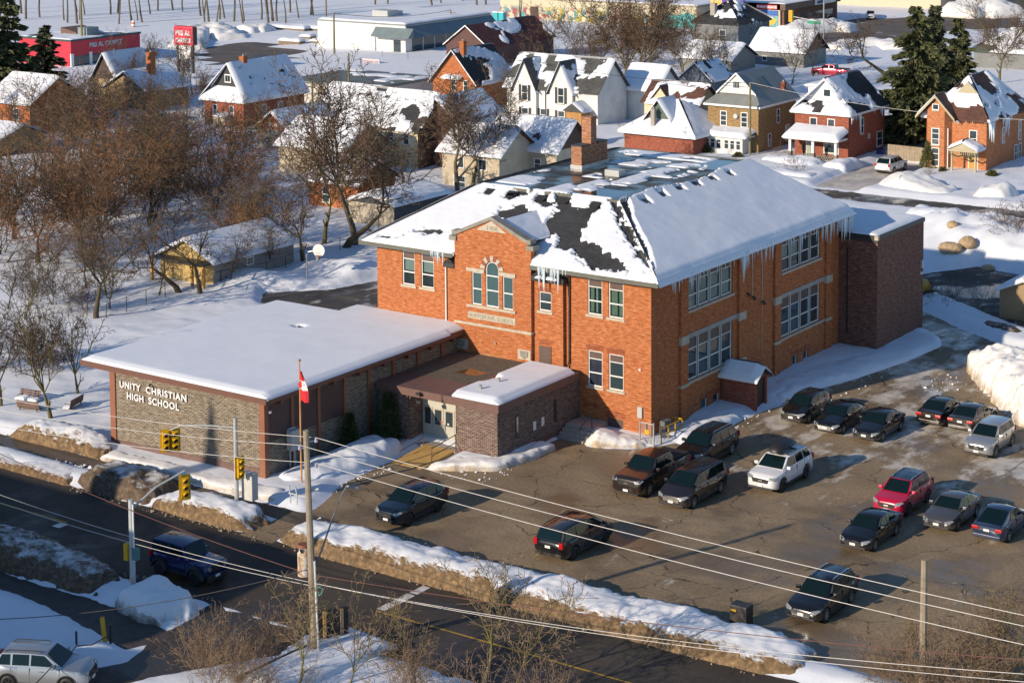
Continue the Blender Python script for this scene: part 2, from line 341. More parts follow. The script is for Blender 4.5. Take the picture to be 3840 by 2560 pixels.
PG = [G(2840+x/2.24, y/2.24) for x, y in ((-200, 330), (250, 280), (640, 190), (900, 150), (1250, 150), (2240, 130), (2240, 250), (1700, 260), (1300, 330), (950, 400), (600, 430), (200, 420))]
FARST = [(p.x, p.y) for p in PG]
PAVED = [ROAD, LOTP, WALK, REAR, STREET2, BACK, DRIVE, SOUTHST, SWALK, FARLOT, FARST]
def ground_h(X, Y):
    d = np.full(X.shape, 1e9)
    for P in PAVED: d = np.minimum(d, sdf_poly(X, Y, P))
    dn = d + .5*(fbm(X*.9, Y*.9, 3.)-.5) + .25*(fbm(X*3, Y*3, 9.)-.5)
    dist = np.hypot(X, Y)
    h = .22 + .34*fbm(X*.16, Y*.16, 1., 4) + .16*fbm(X*.9, Y*.9, 5., 3) - .1
    h = np.where(Y > 40, h+.25*fbm(X*.3, Y*.3, 2.), h)
    # ploughed heap north of the back court, drifts beside the annex
    for (cx, cy, rx, ry, hh) in ((-36, 27.5, 4.2, 2.6, 1.9), (-44, 25, 6, 3, 1.1), (-50, 18, 5, 3, .8), (-38.5, 33, 7, 3, .9), (0, 62, 9, 4.5, 1.7), (-8, 64, 7, 4, 1.8), (6, 60, 6, 4, 1.2), (-3, 70, 9, 4, 1.), (2, 1000, 1, 1, 0)):
        q = ((X-cx)/rx)**2+((Y-cy)/ry)**2; h = h+hh*np.exp(-q*1.2)*(.55+.9*fbm(X*.45, Y*.45, 7.))
    h = h*sstep(-.05, 1.1, dn) - .10*(1-sstep(-.35, .1, dn))
    return np.where(d < -.5, -.12, h)
def axis(*segs):
    a = []
    for s, e, st in segs: a += list(np.arange(s, e, st))
    return np.unique(np.round(np.array(a), 3))
gx = axis((-900, -260, 80), (-260, -120, 6), (-120, -48, .8), (-48, 34, .34), (34, 60, 1.5), (60, 120, 10), (120, 900, 80))
gy_ = axis((-400, -80, 40), (-80, -48, 2.), (-48, 44, .34), (44, 116, .8), (116, 300, 5), (300, 1400, 90))
X, Y = np.meshgrid(gx, gy_); Z = ground_h(X, Y); nx, ny = len(gx), len(gy_)
idx = np.arange(nx*ny).reshape(ny, nx)
F = np.stack([idx[:-1, :-1], idx[:-1, 1:], idx[1:, 1:], idx[1:, :-1]], -1).reshape(-1, 4)
tag(link('snowy_ground', mesh_np('snowy_ground', np.stack([X, Y, Z], -1), F, SNOW, True)), kind='structure')
def sheet(name, poly, z, m, grow=0):
    return tag(MB().poly(*[(x, y, z) for x, y in poly]).build(name, m), kind='structure')
def tri_sheet(name, poly, z, m):
    me = bpy.data.meshes.new(name); bm = bmesh.new(); f = bm.faces.new([bm.verts.new((x, y, z)) for x, y in poly]); bm.normal_update()
    if f.normal.z < 0: f.normal_flip()
    bmesh.ops.triangulate(bm, faces=[f]); bm.to_mesh(me); bm.free(); me.materials.append(m); return tag(link(name, me), kind='structure')
def grown(P, g):
    c = np.mean(np.array(P), 0); out = []
    n = len(P); a = np.array(P, float); ar = .5*sum(a[i][0]*a[(i+1) % n][1]-a[(i+1) % n][0]*a[i][1] for i in range(n)); sg = 1 if ar > 0 else -1
    for i in range(n):
        e1 = a[i]-a[i-1]; e2 = a[(i+1) % n]-a[i]; n1 = np.array((e1[1], -e1[0]))/max(1e-6, np.hypot(*e1))*sg; n2 = np.array((e2[1], -e2[0]))/max(1e-6, np.hypot(*e2))*sg
        b = n1+n2; b = b/max(.5, np.hypot(*b)); out.append(tuple(a[i]+b*g))
    return out
sheet('road', [(-260, -34.9), (260, -34.9), (260, -25.9), (-260, -25.9)], 0., ROADM)
tri_sheet('parking_lot', grown(LOTP, .25), .004, LOT)
tri_sheet('sidewalk', grown(WALK, .25), .008, WALKM)
tri_sheet('back_court', grown(REAR, .3), .004, SLUSH)
sheet('side_street', [(-90, 78.4), (60, 78.), (60, 84.4), (-90, 85.)], .002, SLUSH)
tri_sheet('back_lane', grown(BACK, .3), .010, SLUSH)
tri_sheet('driveway', grown(DRIVE, .3), .006, asphalt_mat('packed_snow', (.42, .40, .38), ice=.2, wet=.1, crack=0., gritc=(.5, .48, .45)))
tri_sheet('south_lane', grown(SOUTHST, .3), .004, ROADM)
tri_sheet('south_sidewalk', grown(SWALK, .2), .008, mat('muddy_path', (.06, .048, .04), .7, var=.4, scale=1.5, bmp=.6, bscale=6))
tri_sheet('far_car_park', grown(FARLOT, .5), .004, FARROAD); tri_sheet('far_road', grown(FARST, .5), .006, FARROAD)
# paint on the road
YL = mat('yellow_road_paint', (.42, .25, .03), .8, var=.45, scale=1.5); WL = mat('white_road_paint', (.62, .60, .56), .8, var=.3, scale=2.)
def strip(name, m, *r):
    b = MB()
    for x0, y0, x1, y1 in r: b.poly((x0, y0, .009), (x1, y0, .009), (x1, y1, .009), (x0, y1, .009))
    return tag(b.build(name, m), kind='structure')
strip('centre_line', YL, (-60, -30.62, -19.3, -30.48), (2.7, -30.6, 5.6, -30.44), (6., -30.55, 28, -30.42), (31, -30.55, 60, -30.42))
strip('stop_bar', WL, (2.55, -30.3, 3.05, -29.4), (2.6, -29.3, 3.1, -27.95), (2.62, -27.8, 3.1, -26.7))
strip('stop_bar', WL, (-19.6, -31.4, -19.0, -30.75), (-19.7, -33.4, -19.3, -32.9))
for i in range(4):   # faint parking bay lines
    strip('bay_line', mat('worn_bay_paint', (.22, .18, .12), .85, var=.5, scale=3), (12.5+i*2.7, 6.0, 12.58+i*2.7, 9.5))

# ------------------------------------------------------------------ ploughed snow
def bank(name, path, m, seed=0, res=.16, rough=1., top=2.6, kind='structure', label=None):
    P = np.array(path, float); seg = np.hypot(*(P[1:, :2]-P[:-1, :2]).T); s = np.concatenate([[0], np.cumsum(seg)]); Ltot = s[-1]
    ns = max(8, int(Ltot/res)); S = np.linspace(0, Ltot, ns); C = np.stack([np.interp(S, s, P[:, i]) for i in range(4)], -1)
    D = np.gradient(C[:, :2], axis=0); D /= np.linalg.norm(D, axis=1)[:, None]+1e-9; Nn = np.stack([-D[:, 1], D[:, 0]], -1)
    wmax = P[:, 2].max(); nt_ = max(10, int(2*wmax/res)); Tt = np.linspace(-1, 1, nt_)
    Wd = C[:, 2][:, None]; Xg = C[:, 0][:, None]+Nn[:, 0][:, None]*Tt*Wd; Yg = C[:, 1][:, None]+Nn[:, 1][:, None]*Tt*Wd
    wob = .22*rough*(fbm(Xg*.7+seed, Yg*.7, 1., 3)-.5)
    e = np.minimum(S, Ltot-S)[:, None]; endt = sstep(0, 1.2, e)
    pr = np.clip(1-np.abs(Tt[None, :]+wob*1.2)**(top*1.5), 0, 1)**.8*endt
    Hh = C[:, 3][:, None]*pr*(.62+.75*fbm(Xg*.55+seed, Yg*.55, 4., 4)) + .11*rough*pr**.5*(fbm(Xg*2.6, Yg*2.6, seed+.3, 4)-.5)*2*(1.6-1.2*sstep(.6, 1., pr))*np.minimum(1, C[:, 3][:, None])
    lump = np.maximum(0, vnoise(Xg*3.3+seed, Yg*3.3, 2.)-.55)*.45*rough*(1-pr**3)*(pr > .02)
    Zg = np.where(np.abs(Tt)[None, :] > .985, -.06, Hh+lump-.05*(1-endt))
    Xg = Xg+.12*rough*(fbm(Xg*2, Yg*2, 20.)-.5); Yg = Yg+.14*rough*(fbm(Xg*2, Yg*2, 30.)-.5)
    idx = np.arange(ns*nt_).reshape(ns, nt_)
    Fq = np.stack([idx[:-1, :-1], idx[:-1, 1:], idx[1:, 1:], idx[1:, :-1]], -1).reshape(-1, 4)[:, ::-1]
    return tag(link(name, mesh_np(name, np.stack([Xg, Yg, Zg], -1), Fq, m, True)), label, kind=kind)
# between pavement and road (south face gritty)
bank('snow_bank', [(-8.0, -24.9, 1.2, .7), (-5, -25, 1.7, .95), (2, -24.85, 1.75, .9), (10, -24.75, 1.8, .95), (18, -24.7, 1.9, .9), (21.5, -24.6, 1.8, .8), (23.6, -24.4, 1.2, .5)], BANK, 1, .13)
bank('snow_bank', [(-17.6, -24.9, 1.3, .8), (-14, -25, 1.45, .85), (-11, -25.1, 1.3, .95), (-9.7, -25.1, .9, .7)], BANK, 5, .13)
bank('snow_bank', [(-24.4, -24.7, 1.0, .5), (-22.5, -24.6, 1.7, 1.15), (-20.2, -24.6, 1.8, 1.3), (-18.2, -24.8, 1.5, 1.0), (-17, -25, 1.2, .6)], MUDBANK, 9, .12, 1.5)
bank('snow_bank', [(-45, -25.2, 1.0, .35), (-30, -25.1, 1.3, .4), (-23.6, -25.2, 1.2, .4)], BANK, 12, .14)
bank('snow_bank', [(-34.8, -21.1, .9, .6), (-31.8, -20.8, 1.25, 1.1), (-29.4, -20.7, 1.25, 1.05), (-27.6, -20.9, 1.0, .8), (-25.4, -21.6, .6, .35)], BANK, 15, .12, 1.6)
bank('snow_bank', [(-26.6, -21.3, .7, .35), (-20, -21.2, .8, .4), (-14, -21.3, .8, .45), (-11.2, -20.9, .9, .45)], SOFTBANK, 17, .14)
bank('snow_drift', [(-14.0, -19.8, .5, .35), (-12.9, -17, 1.5, .7), (-12.7, -13.5, 1.7, 1.0), (-12.7, -11, 1.5, 1.05), (-12.9, -9.6, .9, .7)], SNOW, 21, .14, .6)
bank('snow_bank', [(-8.6, -12.1, .5, .25), (-7.2, -11.0, .8, .45), (-5.2, -9.7, .8, .45), (-4.6, -7, .7, .4), (-4.5, -5.0, .6, .55), (-4.9, -4.2, .3, .3)], SOFTBANK, 24, .12)
bank('snow_bank', [(-3.5, -2.7, .5, .4), (-2.8, -2.2, 1.1, .9), (-1.4, -1.5, 1.1, .5), (.0, -.9, .8, .4), (.6, -.6, .5, .3)], SOFTBANK, 27, .11, 1.2)
bank('snow_bank', [(1.2, .2, .9, .35), (1.5, 4, 1.3, .5), (1.5, 7.6, 1.2, .5)], SNOW, 29, .14, .7); bank('snow_bank', [(2.1, 11.2, .9, .45), (2.0, 15, 1.3, .5), (3.0, 20, 1.7, .5), (4.3, 26, 1.5, .4), (5.0, 31, 1.2, .35), (4., 33.6, .9, .3)], SNOW, 31, .15, .7)
bank('snow_heap', [(10.6, 30.5, 1.0, .6), (12.2, 27.2, 2.4, 1.9), (15.5, 23.2, 3.0, 2.5), (19.5, 18.6, 3.3, 2.6), (25, 13.5, 3.2, 2.2)], SOFTBANK, 35, .16, 2.2, 2.)
bank('snow_bank', [(-40, -35.8, 1.7, 1.0), (-22, -35.7, 1.7, 1.15), (-16, -35.8, 1.7, 1.15), (-12, -36.0, 1.5, .9), (-9.7, -36.2, 1.0, .5)], MUDBANK, 38, .12, 1.6)
bank('snow_bank', [(-8.8, -36.0, 1.0, .7), (-7.4, -36.2, 1.6, 1.15), (-5.6, -36.5, 1.6, 1.05), (-4.0, -36.8, 1.0, .6)], snow_mat('crusted_snow', (.80, .82, .84), dirt=.5, dcol=(.12, .09, .06)), 41, .12, 1.)
bank('snow_bank', [(2.2, -36.4, .6, .4), (3.5, -36.0, .8, .7), (5., -35.6, .6, .4)], SOFTBANK, 43, .12, 1.)
bank('snow_bank', [(-60, 88, 2.0, .9), (-40, 88, 2.3, 1.1), (-31.6, 88.2, 1.5, .6)], SNOW, 46, .3); bank('snow_bank', [(-25.4, 88.2, 1.2, .6), (-22, 89, 3., 1.8), (-18, 88, 2.6, 1.0), (-15.6, 88.3, 1.6, .9)], SOFTBANK, 47, .25)
bank('snow_bank', [(-14.6, 88.5, 2., 1.0), (-11.5, 88.8, 2.2, 1.6), (-9.6, 88.6, 1.8, .9)], SOFTBANK, 48, .25); bank('snow_bank', [(-7.6, 87.6, 1.4, .8), (-4, 87.4, 3, 1.9), (2, 88, 3, 1.7)], SOFTBANK, 49, .25)
bank('snow_bank', [(-48, 76.2, 1.5, .6), (-28, 76., 1.6, .8), (-24, 76.2, 1.2, .5)], SNOW, 50, .25); bank('snow_bank', [(-16, 74.6, 2.2, 1.0), (-8, 74.8, 2.4, 1.2), (4, 75.5, 2.2, 1.)], SNOW, 51, .25)
bank('snow_bank', [(-33, 93.5, 1.6, 1.2), (-33.2, 96.6, 1.5, 1.1), (-32.6, 100, 1.2, .8)], SNOW, 52, .22); bank('snow_bank', [(-43, 95.2, 1.5, .7), (-38, 95.6, 2.2, 1.2), (-34.6, 95.4, 1.6, .8)], SNOW, 54, .25)
bank('snow_bank', [(11.2, 36.2, .8, .4), (8.4, 37.4, 1.0, .55), (4., 40.2, .8, .3)], MUDBANK, 56, .16)
q = [G(2840+x/2.24, y/2.24) for x, y in ((180, 290), (400, 275), (640, 255), (830, 265))]; bank('snow_bank', [(p.x, p.y, 3.2, h) for p, h in zip(q, (1.2, 2.2, 2.0, 1.2))], SOFTBANK, 58, .5)
q = [G(2840+x/2.24, y/2.24) for x, y in ((600, 440), (800, 400), (1080, 390), (1190, 440))]; bank('snow_bank', [(p.x, p.y, 3.0, 1.3) for p in q], SOFTBANK, 60, .5)
q = [G(2840+x/2.24, y/2.24) for x, y in ((1640, 150), (1900, 120), (2150, 150))]; bank('snow_heap', [(p.x, p.y, 5, h) for p, h in zip(q, (2, 4, 2))], SOFTBANK, 61, .6)
q = [G(x/2.24, y/2.24) for x, y in ((1560, 420), (1640, 320), (1800, 300), (1960, 350))]; bank('snow_heap', [(p.x, p.y, 3.5, h) for p, h in zip(q, (1.2, 2.2, 2.4, 1.4))], SOFTBANK, 62, .5)
q = [G(x/2.24, y/2.24) for x, y in ((2000, 300), (2150, 280), (2300, 285))]; bank('snow_heap', [(p.x, p.y, 3.2, 1.8) for p in q], SOFTBANK, 63, .5)
# clods of ice beside the banks
def clods(name, spots, m, n, smin, smax, seed):
    r = random.Random(seed); b = MB()
    for i in range(n):
        x0, y0, x1, y1, z = r.choice(spots); c = Vector((r.uniform(x0, x1), r.uniform(y0, y1), z)); s = r.uniform(smin, smax)*(1 if r.random() < .9 else 1.8)
        k = len(b.v); pts = [Vector((r.gauss(0, 1), r.gauss(0, 1), r.gauss(0, .8))).normalized() for _ in range(6)]
        o = [Vector(v)*s*r.uniform(.7, 1.2) for v in ((1,0,0),(-1,0,0),(0,1,0),(0,-1,0),(0,0,.8),(0,0,-.8))]; R = Matrix.Rotation(r.uniform(0, 6), 3, 'Z') @ Matrix.Rotation(r.uniform(-.5, .5), 3, 'X')
        b.v += [tuple(c+R @ q) for q in o]; b.f += [tuple(k+j for j in t) for t in ((0,2,4),(2,1,4),(1,3,4),(3,0,4),(2,0,5),(1,2,5),(3,1,5),(0,3,5))]
    return tag(b.build(name, m), kind='stuff')
clods('ice_clods', [(-30, -24.4, -24.5, -23.4, .06), (-26, -24.3, -23.6, -23.3, .1)], SNOW, 70, .06, .16, 3)
clods('grit_clods', [(-9, -26.8, 22, -26.4, .03), (-24, -26.8, -9, -26.2, .03), (-22, -34.3, -4, -33.9, .03)], mat('grit_snow', (.3, .25, .19), .9, var=.4), 260, .03, .09, 4)
clods('snow_crumbs', [(-9, -22.6, 20, -21.9, .03), (-12, -19, -10, -13, .03), (2.4, -1, 3.4, 12, .03), (3, 14, 6, 30, .03), (9, 20, 13, 30, .05), (-8, -12.5, -3.5, -9, .03)], SNOW, 320, .03, .10, 5)
# ------------------------------------------------------------------ building helpers
FS = (Vector((1, 0, 0)), Vector((0, -1, 0))); FE = (Vector((0, 1, 0)), Vector((1, 0, 0)))
class Face:                                   # a wall plane: u along it, d outwards, z up
    def __init__(s, kind, o): s.o = Vector(o); s.U, s.N = FS if kind == 'S' else FE
    def p(s, u, d, z): return s.o + s.U*u + s.N*d + Vector((0, 0, z))
    def box(s, mb, u0, u1, d0, d1, z0, z1):
        a, b = s.p(u0, d0, z0), s.p(u1, d1, z1); mb.box(a.x, a.y, a.z, b.x, b.y, b.z)
    def prism(s, mb, pts, d0, d1): mb.prism([s.p(u, d0, z) for u, z in pts], s.N*(d1-d0))
def wall_open(mb, F, u0, u1, z0, z1, ops, dep=.14):
    us = sorted({u0, u1} | {o[i] for o in ops for i in (0, 1)}); zs = sorted({z0, z1} | {o[i] for o in ops for i in (2, 3)})
    us = [u for u in us if u0 <= u <= u1]; zs = [z for z in zs if z0 <= z <= z1]
    for a, b in zip(us, us[1:]):
        for c, d in zip(zs, zs[1:]):
            m, n = (a+b)/2, (c+d)/2
            if any(o[0] < m < o[1] and o[2] < n < o[3] for o in ops): continue
            mb.poly(F.p(a, 0, c), F.p(b, 0, c), F.p(b, 0, d), F.p(a, 0, d))
    for a, b, c, d in [o[:4] for o in ops]:
        mb.poly(F.p(a, 0, c), F.p(a, 0, d), F.p(a, -dep, d), F.p(a, -dep, c)); mb.poly(F.p(b, 0, d), F.p(b, 0, c), F.p(b, -dep, c), F.p(b, -dep, d))
        mb.poly(F.p(a, 0, d), F.p(b, 0, d), F.p(b, -dep, d), F.p(a, -dep, d)); mb.poly(F.p(b, 0, c), F.p(a, 0, c), F.p(a, -dep, c), F.p(b, -dep, c))
def sash(par, F, u0, u1, z0, z1, splits=(.5,), panel=.0, dep=.11, fw=.07, fm=None, glass=None, back=None, sill=True, blind=None, name='window', sillm=None, rec=.45):
    """a recessed window: frame, panes between rails, optional solid panel over them, sill, blind and the dark room behind"""
    fm = fm or WHITE; glass = glass or GLASS; b = MB(); d0, d1 = -dep-.05, -dep+.03
    for q in ((u0, u0+fw, z0, z1), (u1-fw, u1, z0, z1), (u0+fw, u1-fw, z0, z0+fw), (u0+fw, u1-fw, z1-fw, z1)): F.box(b, q[0], q[1], d0, d1, q[2], q[3])
    zt = z1-fw; zp = z1-panel*(z1-z0) if panel else zt
    if panel: F.box(b, u0+fw, u1-fw, d0, d1, zp-.05, zp); zt = zp-.05
    hs = [z0+fw] + [z0+(zt-z0)*s for s in splits] + [zt]
    for z in hs[1:-1]: F.box(b, u0+fw, u1-fw, d0, d1+.01, z-.035, z+.035)
    wn = b.build(name, fm, par)
    for i in range(len(hs)-1):
        a = hs[i]+(.035 if i else 0); c = hs[i+1]-(.035 if i < len(hs)-2 else 0); g = MB(); F.box(g, u0+fw, u1-fw, -dep-.03, -dep-.02, a, c); g.build('pane', glass, wn)
    if panel: g = MB(); F.box(g, u0+fw, u1-fw, -dep-.03, -dep, zp, z1-fw); g.build('transom_panel', PANELB, wn)
    if sill: g = MB(); F.box(g, u0-.12, u1+.12, -dep, .07, z0-.17, z0-.002); g.build('sill', sillm or STONE, wn)
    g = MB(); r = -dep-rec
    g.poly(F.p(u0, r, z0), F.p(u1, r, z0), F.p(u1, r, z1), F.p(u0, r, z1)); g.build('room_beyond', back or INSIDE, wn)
    if blind:
        for (ua, ub, za, zb, bm) in blind: g = MB(); F.box(g, u0+(u1-u0)*ua, u0+(u1-u0)*ub, -dep-.12, -dep-.10, z0+(z1-z0)*za, z0+(z1-z0)*zb); g.build('blind', bm, wn)
    return wn
def snow_slope(name, P0, U, V, Lu, Lv, a=0., b=0., th=.25, parent=None, res=.3, bare=None, noise_bare=None, eave=True, ridge=False, ends=(True, True), m=None, seed=0, lip=.12, nscale=1., rgh=1.):
    """snow lying on a roof plane. P0: left eave corner, U along the eave, V up the slope; a, b inset per metre of slope at both ends"""
    U, V = Vector(U).normalized(), Vector(V).normalized(); N = U.cross(V)
    if N.z < 0: N = -N
    nu, nv = max(6, int(Lu/res)), max(5, int(Lv/res))
    s = np.linspace(0, 1, nu+1); t = np.linspace(0, 1, nv+1)
    s = np.concatenate([[-.12/Lu], s, [1+.12/Lu]]) if True else s; t = np.concatenate([[-lip/Lv], t, [1+.02/Lv]])
    Sg, Tg = np.meshgrid(s, t); v = Tg*Lv; lo = a*np.clip(v, 0, None); hi = Lu-b*np.clip(v, 0, None); u = lo+Sg*(hi-lo)
    px = P0[0]+U.x*u+V.x*v; py = P0[1]+U.y*u+V.y*v; pz = P0[2]+U.z*u+V.z*v
    h = th*(.72+.5*fbm(px*.5*nscale+seed, py*.5*nscale, pz*.5, 4))+.06*rgh*(fbm(px*2.2, py*2.2, pz*2.2+seed, 3)-.5)
    if eave: h *= .55+.45*sstep(0, .5, v)
    for e, dd in ((ends[0], u-lo), (ends[1], hi-u)):
        if e: h *= .35+.65*sstep(0, .45, dd)
    if ridge: h = h*sstep(0, .8, Lv-v)
    if noise_bare: h = h-(th*2.2)*sstep(noise_bare[0], noise_bare[0]+.05, fbm(px*noise_bare[1]+seed*3, py*noise_bare[1], pz*noise_bare[1]*1.5, 5))
    if bare is not None: h = h-(th*2.5)*bare(px, py, pz, u, v)
    edge = (Tg < 0)
    h = np.where(edge, -.10, h); h = np.where((Sg < 0) | (Sg > 1), np.where(np.array([[ends[0]]])*(Sg < 0)+np.array([[ends[1]]])*(Sg > 1) > 0, -.08, h), h)
    h = np.maximum(h, -.05-.1*edge)
    Vv = np.stack([px+N.x*h, py+N.y*h, pz+N.z*h], -1)
    idx = np.arange(Sg.size).reshape(Sg.shape)
    Fq = np.stack([idx[:-1, :-1], idx[:-1, 1:], idx[1:, 1:], idx[1:, :-1]], -1).reshape(-1, 4)
    keep = (h.ravel()[Fq] > -.02).any(1); Fq = Fq[keep]
    if not len(Fq): return None
    nn = np.cross(Vv.reshape(-1, 3)[Fq[0, 1]]-Vv.reshape(-1, 3)[Fq[0, 0]], Vv.reshape(-1, 3)[Fq[0, 3]]-Vv.reshape(-1, 3)[Fq[0, 0]])
    if nn[2] < 0: Fq = Fq[:, ::-1]
    return link(name, mesh_np(name, Vv, Fq, m or ROOFSNOW, True), parent)
def icicles(par, p0, p1, n, lmin, lmax, seed, cluster=.35):
    r = random.Random(seed); p0, p1 = Vector(p0), Vector(p1); L = (p1-p0).length; k = 0
    while k < n:
        t = r.random(); ll = lmin+(lmax-lmin)*r.random()**2.2*(.4+1.2*float(vnoise(t*L*cluster+seed, 1.5, 2.)))
        q = p0.lerp(p1, t)+Vector((r.uniform(-.08, .05), r.uniform(-.05, .05), .06)); w_ = .03+.05*ll
        MB().tube([q, q+Vector((0, 0, -.35*ll)), q+Vector((r.uniform(-.02, .02), 0, -ll))], [w_, w_*.6, .006], 5).build('icicle', ICE, par, smooth=60); k += 1
def textmesh(name, s, F, u, d, z, size, m, par, bold=.0, ext=.02, width=None, align='LEFT', space=1.):
    cu = bpy.data.curves.new(name, 'FONT'); cu.body = s; cu.size = size; cu.extrude = ext; cu.offset = bold; cu.align_x = align; cu.space_character = space
    o = bpy.data.objects.new(name, cu); col.objects.link(o); dg = bpy.context.evaluated_depsgraph_get(); me = bpy.data.meshes.new_from_object(o.evaluated_get(dg)); bpy.data.objects.remove(o)
    co = np.empty(len(me.vertices)*3); me.vertices.foreach_get('co', co); co = co.reshape(-1, 3)
    if width: co[:, 0] *= width/max(.01, co[:, 0].max()-co[:, 0].min())
    P = np.array(F.p(u, d, z)); U = np.array(F.U); N = np.array(F.N); W = P+co[:, :1]*U+co[:, 1:2]*np.array((0, 0, 1.))+co[:, 2:3]*N
    me.vertices.foreach_set('co', W.ravel()); me.update(); me.materials.clear(); me.materials.append(m); return link(name, me, par)

# ------------------------------------------------------------------ the school
EZ = 10.2
sch = thing('school_building', 'two storey orange brick school of the early 1900s with snowy hip roof and icicles', 'school')
F0 = Face('S', (0, 0, 0)); FB = Face('S', (0, -.55, 0)); FC = Face('S', (0, -.28, 0)); FR = Face('E', (0, 0, 0))
WX = -21.85
win_front = [(-19.66, -18.59), (-18.06, -16.98), (-4.69, -3.6), (-3.13, -2.03)]
ops0 = [(a, b, 7.44, 9.75) for a, b in win_front] + [(a, b, 2.80, 5.10) for a, b in win_front[2:]] + [(-3.2, -2.05, .05, .95)]
mb = MB(); wall_open(mb, F0, WX, 0, -.3, 10.05, ops0)
gr = [(4.44, 10.5), (17.43, 23.54)]; opsE = []
for a, b in gr: opsE += [(a, b, 7.34, 9.86), (a, b, 2.70, 5.50)]
opsE += [(6.2, 7.15, -.25, 1.05), (7.85, 8.75, -.25, 1.0), (19.15, 20.05, -.1, 1.0), (20.9, 21.75, -.1, .97)]
wall_open(mb, FR, 0, 26.6, -.3, 10.05, opsE, .20)
mb.poly((WX, 26.6, -.3), (0, 26.6, -.3), (0, 26.6, 10.05), (WX, 26.6, 10.05)); mb.poly((WX, 0, -.3), (WX, 26.6, -.3), (WX, 26.6, 10.05), (WX, 0, 10.05))
mb.build('brick_wall', BR_ORANGE, sch)
# projecting bays on the front
bay = MB(); tri = [(-13.42, -12.6, 7.0, 9.18), (-12.29, -11.24, 7.0, 10.02), (-10.94, -10.1, 7.0, 9.18)]
BL, BRt = -14.8, -8.68
wall_open(bay, FB, BL, BRt, 2.9, 11.2, tri)
for s in (0, 1):                              # brick filling the corners over the round window head
    c, r = -11.765, .525; zs_ = 10.02-r; pts = []
    for i in range(9): t = pi/2*i/8; pts.append((c+(-1 if s == 0 else 1)*r*cos(t), zs_+r*sin(t)))
    pts = pts+[(c-r if s == 0 else c+r, 10.02)]
    FB.prism(bay, pts, -.14, -.001)
bay.poly((BRt, -.55, 2.9), (BRt, 0, 2.9), (BRt, 0, 11.2), (BRt, -.55, 11.2)); bay.poly((BL, 0, 2.9), (BL, -.55, 2.9), (BL, -.55, 11.2), (BL, 0, 11.2))
FB.prism(bay, [(BL, 11.2), (BRt, 11.2), (BRt-.02, 11.22), (-9.1, 11.62), (-11.78, 12.78), (-14.5, 11.62), (BL, 11.22)], -.45, -.003)
bay.box(-14.8, -.1, 10.05, -8.68, -.02, 11.2)
bay.build('gabled_bay', BR_ORANGE, sch)
cop = MB()
for sgn in (-1, 1):
    ax = -11.78; w2 = 2.78
    FB.prism(cop, [(ax, 12.78), (ax, 13.02), (ax+sgn*(w2+.02), 11.80), (ax+sgn*(w2+.02), 11.56)], -.55, .10)
    e = ax+sgn*(w2+.02); FB.box(cop, min(e, e+sgn*.36), max(e, e+sgn*.36), -.55, .12, 11.52, 11.80)
    e2 = ax+sgn*3.10; FB.box(cop, e2-.28, e2+.28, -.55, .13, 11.12, 11.42)
cop.build('coping', COPING, sch)
gp = MB(); FB.prism(gp, [(-13.0, 12.02), (-10.56, 12.02), (-11.78, 12.72)], 0, .035); gable_st = gp.build('date_stone', STONE, sch)
CARVE = mat('carved_letters', (.27, .235, .175), .9, var=.1)
textmesh('carved_date', '1908', FB, -12.2, .036, 12.08, .42, CARVE, gable_st, .006, .006, .85)
for i, (a, b, c, d) in enumerate(tri):
    if i == 1:
        r = .525; cx = -11.765; zz = 10.02-r; f = MB()
        for n in range(10):
            t0, t1 = pi*n/10, pi*(n+1)/10
            FB.prism(f, [(cx+r*cos(t0), zz+r*sin(t0)), (cx+r*cos(t1), zz+r*sin(t1)), (cx+(r-.07)*cos(t1), zz+(r-.07)*sin(t1)), (cx+(r-.07)*cos(t0), zz+(r-.07)*sin(t0))], -.16, -.07)
        for q in ((a, a+.07, c, zz), (b-.07, b, c, zz), (a+.07, b-.07, c, c+.08), (a+.07, b-.07, 8.05, 8.12), (a+.07, b-.07, 9.02, 9.09)): FB.box(f, q[0], q[1], -.16, -.07, q[2], q[3])
        wn = f.build('arched_window', WHITE, sch)
        for z0, z1 in ((c+.08, 8.05), (8.12, 9.02)): g = MB(); FB.box(g, a+.07, b-.07, -.14, -.13, z0, z1); g.build('pane', GLASST, wn)
        g = MB(); FB.prism(g, [(a+.07, 9.09), (b-.07, 9.09), (b-.07, zz)]+[(cx+(r-.07)*cos(pi*n/12), zz+(r-.07)*sin(pi*n/12)) for n in range(1, 12)]+[(a+.07, zz)], -.14, -.13); g.build('pane', GLASST, wn)
        g = MB(); g.poly(*[FB.p(u, -.5, z) for u, z in ((a, c), (b, c), (b, d), (a, d))]); g.build('room_beyond', mat('teal_room', (.05, .10, .105), .8, var=.2), wn)
    else: sash(sch, FB, a, b, c, d, (.5,), glass=GLASST, sill=False, back=mat('teal_room', (.05, .10, .105)), blind=[(.1, .9, .06, .16, BLIND)] if i == 2 else None)
st = MB(); FB.box(st, -13.8, -12.34, 0, .10, 9.2, 9.44); FB.box(st, -11.2, -9.86, 0, .10, 9.2, 9.44); st.build('stone_lintel', STONE, sch)
st = MB(); FB.box(st, -13.8, -9.88, 0, .10, 6.82, 6.99); st.build('stone_sill', STONE, sch)
for n in range(9):                            # round arch of brick and stone voussoirs
    t0, t1 = pi*(n+.04)/9, pi*(n+.96)/9; v = MB()
    FB.prism(v, [(-11.765+r_*cos(t), 9.495+r_*sin(t)) for r_, t in ((.56, t0), (.92, t0), (.92, t1), (.56, t1))], 0, .035+.02*(n % 2 == 0)); v.build('voussoir', STONE if n % 2 == 0 else BR_RED, sch)
v = MB(); FB.box(v, -13.72, -9.92, 0, .03, 6.06, 6.50); pl = v.build('name_stone', STONE, sch)
